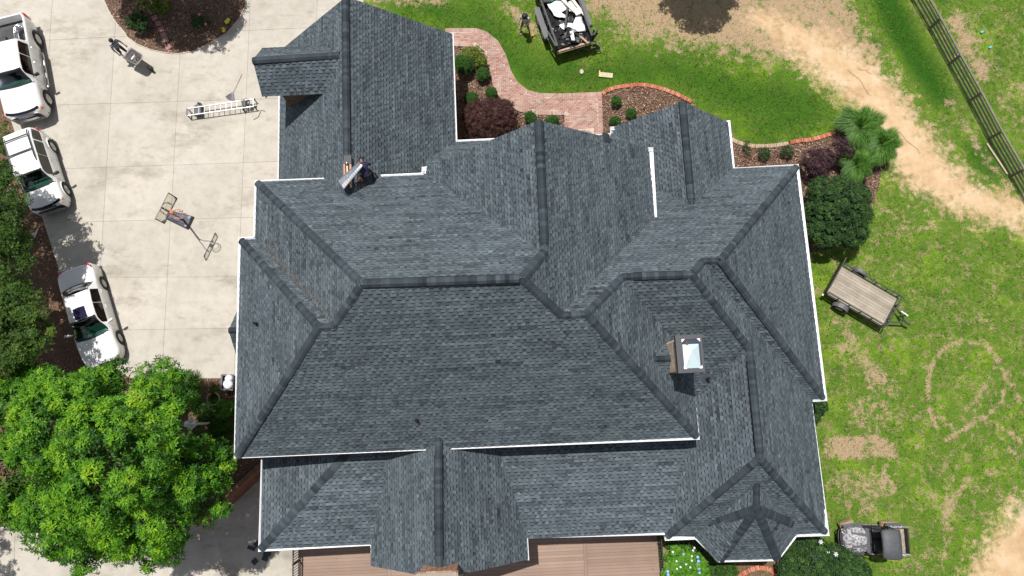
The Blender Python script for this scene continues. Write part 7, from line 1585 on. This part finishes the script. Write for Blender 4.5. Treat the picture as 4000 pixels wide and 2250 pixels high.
for nm, s0, z0, s1, z1 in (("frame", -BWd / 2, 3.9, BWd / 2, 3.9), ("frame", -BWd / 2, 3.1, BWd / 2, 3.1), ("frame", -BWd / 2, 3.1, -BWd / 2, 3.9), ("frame", BWd / 2, 3.1, BWd / 2, 3.9)):
    part(bb, nm, mat("frame_grey", (.30, .29, .27), .5, .1) if z1 == 3.9 and z0 == 3.9 else M_blackmetal, lambda m: m.beam(bp2(s0, z0), bp2(s1, z1), .04, .04, up=nx_))
for s_ in (-BWd / 2 + .05, BWd / 2 - .05): part(bb, "corner_pad", M_black, lambda m: (m.beam(bp2(s_, 3.1), bp2(s_ * .82, 3.1), .06, .06, up=nx_), m.beam(bp2(s_ * 1.04, 3.08), bp2(s_ * 1.04, 3.28), .06, .06, up=nx_)), .01)
part(bb, "target_square", mat("white_line", (.75, .72, .66), .5), lambda m: [m.beam(bp2(a, b, .014), bp2(c, d, .014), .03, .006, up=nx_) for a, b, c, d in ((-.28, 3.2, -.28, 3.6), (.28, 3.2, .28, 3.6), (-.28, 3.6, .28, 3.6))])
rc = bp2(0.02, 3.12, .38)
part(bb, "rim", M_orange, lambda m: m.tube([rc + Vector((.225 * cos(a), .225 * sin(a), 0)) for a in np.linspace(0, 2 * pi, 25)[:-1]], .014, 6, closed=True), smooth=True)
part(bb, "rim_bracket", M_orange, lambda m: m.beam(bp2(.02, 3.12, .0), bp2(.02, 3.12, .18), .16, .05))
def net(m):
    for k in range(12):
        a = 2 * pi * k / 12; pr_ = rc + Vector((.22 * cos(a), .22 * sin(a), 0))
        for sg in (1, -1):
            pts_ = [rc + Vector((r * cos(a + sg * t), r * sin(a + sg * t), -z)) for r, t, z in ((.22, 0, 0), (.185, .26, .13), (.15, .52, .26), (.125, .78, .38))]; m.tube(pts_, .005, 4)
part(bb, "net", M_wht, net, kind="stuff")
bc = [U(763, 846, 0), U(735, 900, 0), U(648, 868, 0), U(670, 812, 0)]; ctr = sum(bc, Vector()) / 4; L1 = (bc[0] - bc[3]); bl_ = L1.length; d1 = L1.normalized(); d2 = Vector((-d1.y, d1.x, 0))
M_base = mat("bluish_plastic", (0.055, 0.055, 0.085), 0.45, 0.25, 6)
def bq(x, y, z): return ctr + d1 * x + d2 * y + ZZ * z - O
part(bb, "base", M_base, lambda m: (m.raw([bq(x, y, z) for x, y, z in ((-.72, -.26, 0), (.66, -.38, 0), (.66, .38, 0), (-.72, .26, 0), (-.66, -.2, .16), (.60, -.32, .2), (.60, .32, .2), (-.66, .2, .16))], [(0, 3, 2, 1), (4, 5, 6, 7), (0, 1, 5, 4), (1, 2, 6, 5), (2, 3, 7, 6), (3, 0, 4, 7)])), .05)
for sy in (-1, 1): part(bb, "base_wheel", mat("wheel_grey", (.30, .30, .36), .5), lambda m: m.lathe([(.02, 0), (.075, 0), (.075, .05), (.03, .055)], c=bq(.52, sy * .22, .19), n=14), smooth=True)
for x0_, y0_, x1_, y1_ in ((-.5, -.15, .0, -.2), (.0, -.2, .3, .15), (.1, .25, .5, 0), (-.6, .1, -.1, .2)): part(bb, "base_ridge", M_base, lambda m: m.tube([bq(x0_, y0_, .19), bq(x1_, y1_, .2)], .02, 6))
pole0 = bq(.30, 0, .15); polet = bp2(0, 3.0, -.55)
pm_ = pole0 + (polet - pole0) * .55 + ZZ * .1
part(bb, "pole", M_black, lambda m: m.tube([pole0, pm_, polet], .045, 10), smooth=True)
for sg in (-1, 1):
    part(bb, "arm", M_blackmetal, lambda m: m.tube([polet + ux * .04 * sg, bp2(.10 * sg, 3.25, -.38), bp2(.22 * sg, 3.45, -.2), bp2(.24 * sg, 3.5, -.02)], .018, 6), smooth=True)
    part(bb, "strut", M_blackmetal, lambda m: m.tube([bq(-.35, .14 * sg, .17), pole0 + (pm_ - pole0) * .6], .016, 6))
part(bb, "bracket_bar", M_black, lambda m: (m.beam(bp2(-.26, 3.62, -.03), bp2(-.26, 3.2, -.03), .03, .03, up=nx_), m.beam(bp2(.26, 3.62, -.03), bp2(.26, 3.2, -.03), .03, .03, up=nx_)))
part(bb, "crank", M_black, lambda m: m.tube([bq(-.80, -.42, .02), bq(-.62, -.30, .14)], .018, 6)); part(bb, "wheel_bar", M_black, lambda m: m.tube([bq(-.1, .34, .2), bq(.1, .42, .28), bq(.12, .30, .3)], .018, 6))
# ladder hoist lying on the driveway
lh = simple("ladder_hoist", "aluminium ladder hoist with motor lying on the driveway", "ladder hoist", U(860, 420, 0)); O = lh.location.copy(); za = .36
a0_, a1_, b0_, b1_ = U(732, 425, za), U(992, 387, za), U(732, 452, za), U(992, 416, za)
for p, q_ in ((a0_, a1_), (b0_, b1_)): part(lh, "side_rail", M_alu, lambda m: m.beam(p - O, q_ - O, .035, .07))
for k in range(13): f = .01 + k * .98 / 12; p = a0_ + (a1_ - a0_) * f; q_ = b0_ + (b1_ - b0_) * f; part(lh, "rung", M_alu, lambda m: m.tube([p - O, q_ - O], .016, 6))
part(lh, "end_cap", M_black, lambda m: m.beam(a0_ - O, b0_ - O, .05, .10))
c = (a0_ + b0_) / 2 + (a1_ - a0_) * .14
part(lh, "carriage", mat("carriage_grey", (.085, .085, .09), .6, .2, 8), lambda m: (m.box(c - O - ZZ * .12, (.40, .42, .2), rz=.15), m.box(c - O + Vector((0, .32, -.2)), (.36, .3, .14), rz=.5), m.tube([c - O + Vector((.02, .42, -.1)), c - O + Vector((.04, .5, -.1))], .09, 10)), .03)
c = (a0_ + b0_) / 2 + (a1_ - a0_) * .89
part(lh, "motor", M_blackmetal, lambda m: (m.tube([c - O + Vector((.06, -.12, .05)), c - O + Vector((.07, .16, .05))], .075, 12), m.box(c - O + Vector((-.1, 0, 0)), (.1, .34, .16), rz=.15), m.box(c - O + Vector((-.22, 0, 0)), (.06, .34, .08), rz=.15)), 0)
part(lh, "motor_housing", mat("motor_grey", (.20, .20, .21), .4), lambda m: m.tube([c - O + Vector((.13, -.10, .07)), c - O + Vector((.135, .08, .07))], .06, 12), smooth=True)
part(lh, "cable", M_black, lambda m: m.tube([c - O + Vector((-.05 + .22 * cos(a), .12 + .13 * sin(a), .05)) for a in np.linspace(0, 4.2, 12)], .008, 5))
part(lh, "bracket", M_black, lambda m: m.raw([c - O + v for v in (Vector((-.32, -.18, -.05)), Vector((-.12, -.16, -.05)), Vector((-.16, -.42, -.3)), Vector((-.30, -.2, -.1)))], [(0, 1, 2), (0, 2, 3), (1, 3, 2)]))
for p in (a0_, b0_, a1_, b1_): part(lh, "foot", M_black, lambda m: m.box(p - O - ZZ * .2, (.04, .04, .32)))
part(lh, "tow_end", M_blackmetal, lambda m: (m.tube([a1_ - O, a1_ - O + Vector((.06, .01, 0))], .03, 8), m.tube([b1_ - O, b1_ - O + Vector((.10, .01, -.1))], .04, 8)))
# leaf rake
rk_ = simple("leaf_rake", "grey plastic fan rake with long wooden handle lying on the concrete", "rake", U(905, 362, .03)); O = rk_.location.copy(); tip = U(909, 358, .10); L0, L1_ = U(879, 380, .03), U(916, 392, .03)
ang0 = atan2((L0 - tip).y, (L0 - tip).x); ang1 = atan2((L1_ - tip).y, (L1_ - tip).x)
part(rk_, "fan", mat("rake_plastic", (.22, .22, .27), .35, .15), lambda m: [m.raw([tip - O, tip - O + Vector((.45 * cos(a), .45 * sin(a), -.05)), tip - O + Vector((.45 * cos(b), .45 * sin(b), -.05))], [(0, 1, 2), (0, 2, 1)]) for a, b in zip(np.linspace(ang0, ang1, 13), np.linspace(ang0, ang1, 13)[1:])])
for a in np.linspace(ang0, ang1, 13): part(rk_, "tine", mat("tine_grey", (.12, .12, .15), .4), lambda m: m.beam(tip - O, tip - O + Vector((.47 * cos(a), .47 * sin(a), -.04)), .012, .01))
part(rk_, "handle", mat("handle_wood", (.50, .38, .28), .6), lambda m: m.tube([tip - O, U(944, 289, .05) - O], .014, 6))
# bent downspout strap
zz_ = simple("metal_strap", "bent dark metal strap lying on the concrete near the garage", "strap", U(1000, 450, .02)); part(zz_, "bar", mat("dark_bronze", (.10, .075, .06), .5), lambda m: [m.beam(U(*a, .02) - zz_.location, U(*b, .02) - zz_.location, .035, .03) for a, b in (((990, 468), (1008, 458)), ((1008, 458), (1021, 430)), ((1021, 430), (1036, 435)))])
# white pipe in the left bed
pi_ = simple("white_pipe", "white plastic pipe lying in the shaded bed left of the driveway", "pipe", U(130, 935, .06)); part(pi_, "tube", M_white, lambda m: m.tube([U(148, 892, .12) - pi_.location, U(113, 978, .06) - pi_.location], .035, 8), smooth=True)
# stepping stones in the island
M_step = mat("pink_paver", (.36, .19, .17), .9, .18, 4, bump=.3)
labs = ["topmost stepping stone of the island row", "second stepping stone from the top of the island row", "third stepping stone from the top, in shade", "middle stepping stone of the island row", "pinkish stepping stone half in sun", "stepping stone with pale patches, sixth in the row", "lowest full stepping stone by the driveway edge", "small brick piece under the lowest stepping stone"]
for (x, y, s_), lab in zip(((593, 46, .29), (605, 70, .29), (617, 92, .29), (629, 115, .29), (638, 136, .27), (646, 156, .31), (657, 184, .29), (661, 199, .13)), labs):
    mb = MB(); mb.box((0, 0, 0), (s_, s_, .05)); o = mb.build("stepping_stone", M_step, None, bevel=.01); o.location = U(x, y, .05); o.rotation_euler = (0, 0, radians(22) + RNG.normal(0, .06)); tag(o, lab, "stepping stone", "stepping stones across the mulch island")
# yellow toy truck in two pieces
for x, y, lab, big in ((889, 86, "yellow toy dump truck bed upside down in the island mulch", 1), (876, 121, "yellow toy digger beside the island rim", 0)):
    e = simple("toy_truck", lab, "toy", U(x, y, .1), .9 if big else 1.3)
    if big: part(e, "bed", mat("lime_plastic", (.62, .60, .05), .4, .1), lambda m: (m.box((0, 0, .05), (.26, .18, .12)), m.box((.15, 0, .10), (.05, .2, .04))), .02)
    else:
        part(e, "cab", M_yellow, lambda m: (m.box((0, 0, .06), (.20, .13, .10)), m.box((.12, .04, .10), (.1, .05, .05))), .015)
        part(e, "arm", M_yellow, lambda m: m.tube([(0, 0, .12), (.08, .1, .16), (.1, .2, .04)], .02, 6))
    for sx in (-.08, .08):
        for sy in (-1, 1): part(e, "wheel", M_black, lambda m: m.lathe([(.01, -.015), (.035, -.015), (.035, .015), (.01, .015)], c=(sx, sy * .09, 0), n=10, M=Matrix.Rotation(pi / 2, 3, 'X')))
# landscape rock, sign board, tool, lights, cord
rk2 = MB(); rk2.lathe([(.02, 0), (.13, .01), (.14, .05), (.06, .09), (.01, .1)], n=9); o = rk2.build("rock", mat("pale_rock", (.52, .50, .38), .9, .15), None, True); o.location = U(2272, 280); o.scale = (.8, 1, .4); tag(o, "pale flat rock on the lawn north of the walkway", "rock")
sg = simple("leaflet_board", "cream board with faint grey printing lying on the lawn", "board", U(2368, 293, .03), radians(-6)); part(sg, "panel", mat("cream_print", (.64, .55, .36), .8, .12, 14, fine=.3), lambda m: m.box((0, 0, 0), (.68, .26, .03)), .005); part(sg, "end_batten", mat("batten", (.66, .48, .30), .7), lambda m: m.box((-.36, .03, .01), (.05, .34, .05)))
for k, (x_, y_, w_) in enumerate(((-.2, .06, .16), (.02, .06, .14), (.2, .05, .12), (-.16, -.04, .14), (.04, -.05, .2), (.22, -.04, .1))): part(sg, "faded_print", mat("faded_ink", (.36, .32, .25), .9), lambda m: m.box((x_, y_, .017), (w_, .035, .004)))
tl = simple("yellow_tool", "yellow handled tool standing in the grass by the worker", "tool", U(2080, 140, .05)); part(tl, "frame", M_yellow, lambda m: [m.tube([U(x0_, y0_, z0_) - tl.location, U(x1_, y1_, z1_) - tl.location], .022, 6) for x0_, y0_, z0_, x1_, y1_, z1_ in ((2074, 146, .05, 2090, 124, .25), (2077, 140, .05, 2088, 128, .2), (2074, 146, .05, 2078, 136, .1))])
for x, y, lab in ((2198, 455, "small path light at the end of the walkway bed"), (2513, 423, "small path light in the middle mulch bed")):
    e = simple("path_light", lab, "lamp", U(x, y, 0)); part(e, "stake", M_black, lambda m: m.tube([(0, 0, 0), (0, 0, .25)], .012, 6)); part(e, "head", M_alu, lambda m: m.lathe([(.01, .24), (.05, .25), (.04, .29), (.01, .30)], n=10), smooth=True)
cord = MB(); cord.tube([U(*p, .06) for p in ((2075, 425), (2150, 385), (2200, 350), (2240, 310), (2290, 250), (2330, 170), (2335, 60), (2340, -30))], .005, 5); o = cord.build("extension_cord", mat("cord_red", (.42, .12, .05), .6), None, True); tag(o, "thin orange cord running from the walkway up to the dump trailer", "cord")
cord = MB(); cord.tube([U(*p, .06) for p in ((2205, 452), (2240, 410), (2270, 370), (2310, 320), (2360, 250))], .005, 5); o = cord.build("extension_cord", MATS["cord_red"], None, True); tag(o, "thin orange cord crossing the entrance landing onto the lawn", "cord")
for x, y, lab in ((3835, 125, "small blue plastic scrap on the grass east of the fence, upper"), (3867, 185, "small blue plastic scrap on the grass east of the fence, lower")):
    mb = MB(); mb.box((0, 0, 0), (.12, .09, .03), rz=.4); mb.box((.06, .03, .01), (.06, .08, .03), rz=1.2); o = mb.build("plastic_scrap", mat("cyan_plastic", (.15, .50, .60), .4), None); o.location = U(x, y, .04); tag(o, lab, "scrap")
# fan-pattern brick step at the entry
st = simple("entry_step", "brick entry step with fan pattern below the front gutter", "step", U(2285, 520, .0)); O = st.location.copy()
part(st, "mortar_base", M_mortar, lambda m: m.prism([(U(x, y, .12) - O)[:2] for x, y in ((2248, 508), (2320, 500), (2320, 640), (2248, 640))], 0, .13))
m1 = unit_me.copy(); m1.materials.append(M_paver); c = U(2284, 545, .12)
for ring, r in enumerate((.22, .34, .46)):
    for k in range(-4 - ring, 5 + ring):
        a = pi / 2 + k * .32 / (1 + ring * .25); p = c + Vector((r * cos(a), r * sin(a), 0)); X, Y = hc(p)
        lo, hi_ = hc(U(2250, 520, .12))[0], hc(U(2318, 520, .12))[0]
        if lo + .06 < X < hi_ - .06 and Y < hc(U(2284, 506, .12))[1]:
            o = bpy.data.objects.new("brick", m1); COL.objects.link(o); o.parent = st; o.location = p - O + ZZ * .02; o.rotation_euler = (0, 0, a); o.scale = (.11, .075, .05); o["tone"] = float(RNG.random())
# bin with white bags, stone ring, birdhouse
bn = simple("recycling_bin", "dark tub full of white bags tucked under the west gutter", "bin", U(912, 1494, .0)); part(bn, "tub", mat("slate_plastic", (.05, .055, .08), .5), lambda m: (m.box((-.05, .30, .3), (.52, .04, .6)), m.box((-.05, -.34, .3), (.52, .04, .6)), m.box((-.30, 0, .3), (.04, .62, .6)), m.box((.22, 0, .3), (.04, .62, .6)), m.box((-.05, 0, .05), (.5, .6, .04))), .01)
part(bn, "rim", mat("slate_rim", (.08, .085, .11), .5), lambda m: (m.box((-.05, .33, .6), (.6, .07, .04)), m.box((-.05, -.37, .6), (.6, .07, .04)), m.box((-.33, 0, .6), (.07, .7, .04))), .01)
for k, (x_, y_, s_) in enumerate(((.02, .16, .19), (.0, -.12, .24))):
    mb = MB(); mb.lathe([(.02, -.1), (s_ * .8, -.05), (s_, .05), (s_ * .7, .15), (.03, .2)], n=10)
    for i_, v in enumerate(mb.v): mb.v[i_] = tuple(Vector(v) * (1 + .15 * random.random()))
    o = mb.build("rubbish_bag", M_wht, None, True); o.location = bn.location + Vector((x_, y_, .55)); tag(o, ("upper" if k == 0 else "lower") + " white bag inside the dark tub by the west wall", "bag")
rg = simple("ring_planter", "pale round stone planter ring in the bed by the west wall", "planter", U(848, 1559, .0)); part(rg, "ring", mat("terracotta_pale", (.58, .45, .33), .85, .12), lambda m: m.tube([(.29 * cos(a), .29 * sin(a), .42) for a in np.linspace(0, 2 * pi, 29)[:-1]], .035, 8, closed=True), smooth=True)
part(rg, "pot_side", mat("terracotta_side", (.40, .28, .20), .85), lambda m: [m.raw([(r0_ * cos(a), r0_ * sin(a), z0_) for a, r0_, z0_ in ((a0, .28, .42), (a1, .28, .42), (a1, .22, 0), (a0, .22, 0))], [(0, 1, 2, 3), (3, 2, 1, 0)]) for a0, a1 in zip(np.linspace(0, 2 * pi, 25), np.linspace(0, 2 * pi, 25)[1:])])
part(rg, "soil", M_mulch, lambda m: m.lathe([(.01, .2), (.26, .2), (.26, .21), (.01, .22)], n=20))
bt = U(838, 1652, 0); bh = simple("birdhouse_post", "white cross-roofed birdhouse on a tall white post", "birdhouse", bt); part(bh, "post", M_white, lambda m: m.box((0, 0, 1.1), (.09, .09, 2.2)))
part(bh, "house_body", M_white, lambda m: (m.box((0, 0, 2.35), (.34, .18, .24)), m.box((0, 0, 2.35), (.18, .34, .24))), .01)
part(bh, "roof", mat("birdhouse_roof", (.66, .67, .70), .5), lambda m: (m.raw([(-.24, -.13, 2.47), (.24, -.13, 2.47), (.24, 0, 2.60), (-.24, 0, 2.60), (.24, .13, 2.47), (-.24, .13, 2.47)], [(0, 1, 2, 3), (3, 2, 4, 5), (0, 3, 5), (1, 4, 2)]), m.raw([(-.13, -.24, 2.47), (-.13, .24, 2.47), (0, .24, 2.6), (0, -.24, 2.6), (.13, .24, 2.47), (.13, -.24, 2.47)], [(0, 3, 2, 1), (3, 5, 4, 2), (0, 5, 3), (1, 2, 4)])))
# shingle offcuts on the lower court
for x, y, w_, h_, rz, lab in ((982, 2141, .36, .17, -.35, "flat grey shingle strip on the lower concrete"), (995, 2193, .26, .24, .8, "square dark shingle lying nearest the lower frame"), (1036, 2178, .26, .28, -.3, "dark shingle scrap below the house corner"), (1044, 2162, .34, .18, -.2, "overlapping shingle scrap under the corner gutter"), (1003, 2125, .22, .26, -.8, "dark shingle scrap half hidden by the west gutter")):
    mb = MB(); mb.box((0, 0, 0), (w_ * 1.1, h_ * 1.1, .015)); o = mb.build("shingle_offcut", mat("offcut", (.055, .06, .075), .85, .2, 8), None); o.location = U(x, y, COURT_Z + .02); o.rotation_euler = (0, .03, rz); tag(o, lab, "shingle offcut", "shingle offcuts on the lower concrete")
# folded metal ridge strip across the garage ridge
ps = [U(1403, 631, 7.40), U(1418, 646, 7.34), U(1343, 738, 7.34), U(1320, 706, 7.40)]
mtl = simple("ridge_vent_strip", "long folded ridge vent strip shining in the sun beside the roofer", "metal strip", sum(ps, Vector()) / 4); O = mtl.location.copy(); M_strip = mat("strip_silver", (.55, .58, .63), .3, .12, 12, metal=.6)
nseg = 11
for k in range(nseg):
    f0, f1 = (k + .04) / nseg, (k + .96) / nseg
    def pt(f, g_): a = ps[1] + (ps[2] - ps[1]) * f; b = ps[0] + (ps[3] - ps[0]) * f; v = a + (b - a) * g_; v.z -= .07 * (1 - abs(2 * g_ - 1)); return v - O
    part(mtl, "segment", M_strip, lambda m: (m.raw([pt(f0, 0), pt(f0, .5), pt(f1, .5), pt(f1, 0)], [(0, 1, 2, 3), (3, 2, 1, 0)]), m.raw([pt(f0, .5), pt(f0, 1), pt(f1, 1), pt(f1, .5)], [(0, 1, 2, 3), (3, 2, 1, 0)])))
def pte(f, g_): a = ps[1] + (ps[2] - ps[1]) * f; b = ps[0] + (ps[3] - ps[0]) * f; v = a + (b - a) * g_; v.z -= .07 * (1 - abs(2 * g_ - 1)) + .012; return v - O
part(mtl, "edge", M_black, lambda m: (m.beam(pte(0, 0), pte(1, 0), .03, .03), m.beam(pte(0, 1), pte(1, 1), .03, .03), m.beam(pte(0, 0), pte(0, 1), .03, .03), m.beam(pte(1, 0), pte(1, 1), .03, .03)))
# tool bucket beside him
tb_ = simple("tool_pouch", "orange tool pouch on the shingles beside the roofer", "tool pouch", onplane(1412, 707, 'GE') + ZZ * .02); part(tb_, "pouch", mat("rust_orange", (.36, .10, .05), .7, .2), lambda m: (m.box((0, 0, .08), (.16, .14, .2)), m.box((.05, .12, .06), (.1, .12, .12))), .02); part(tb_, "handle", M_tan, lambda m: m.tube([(0, 0, .15), (.04, .12, .3)], .015, 6))
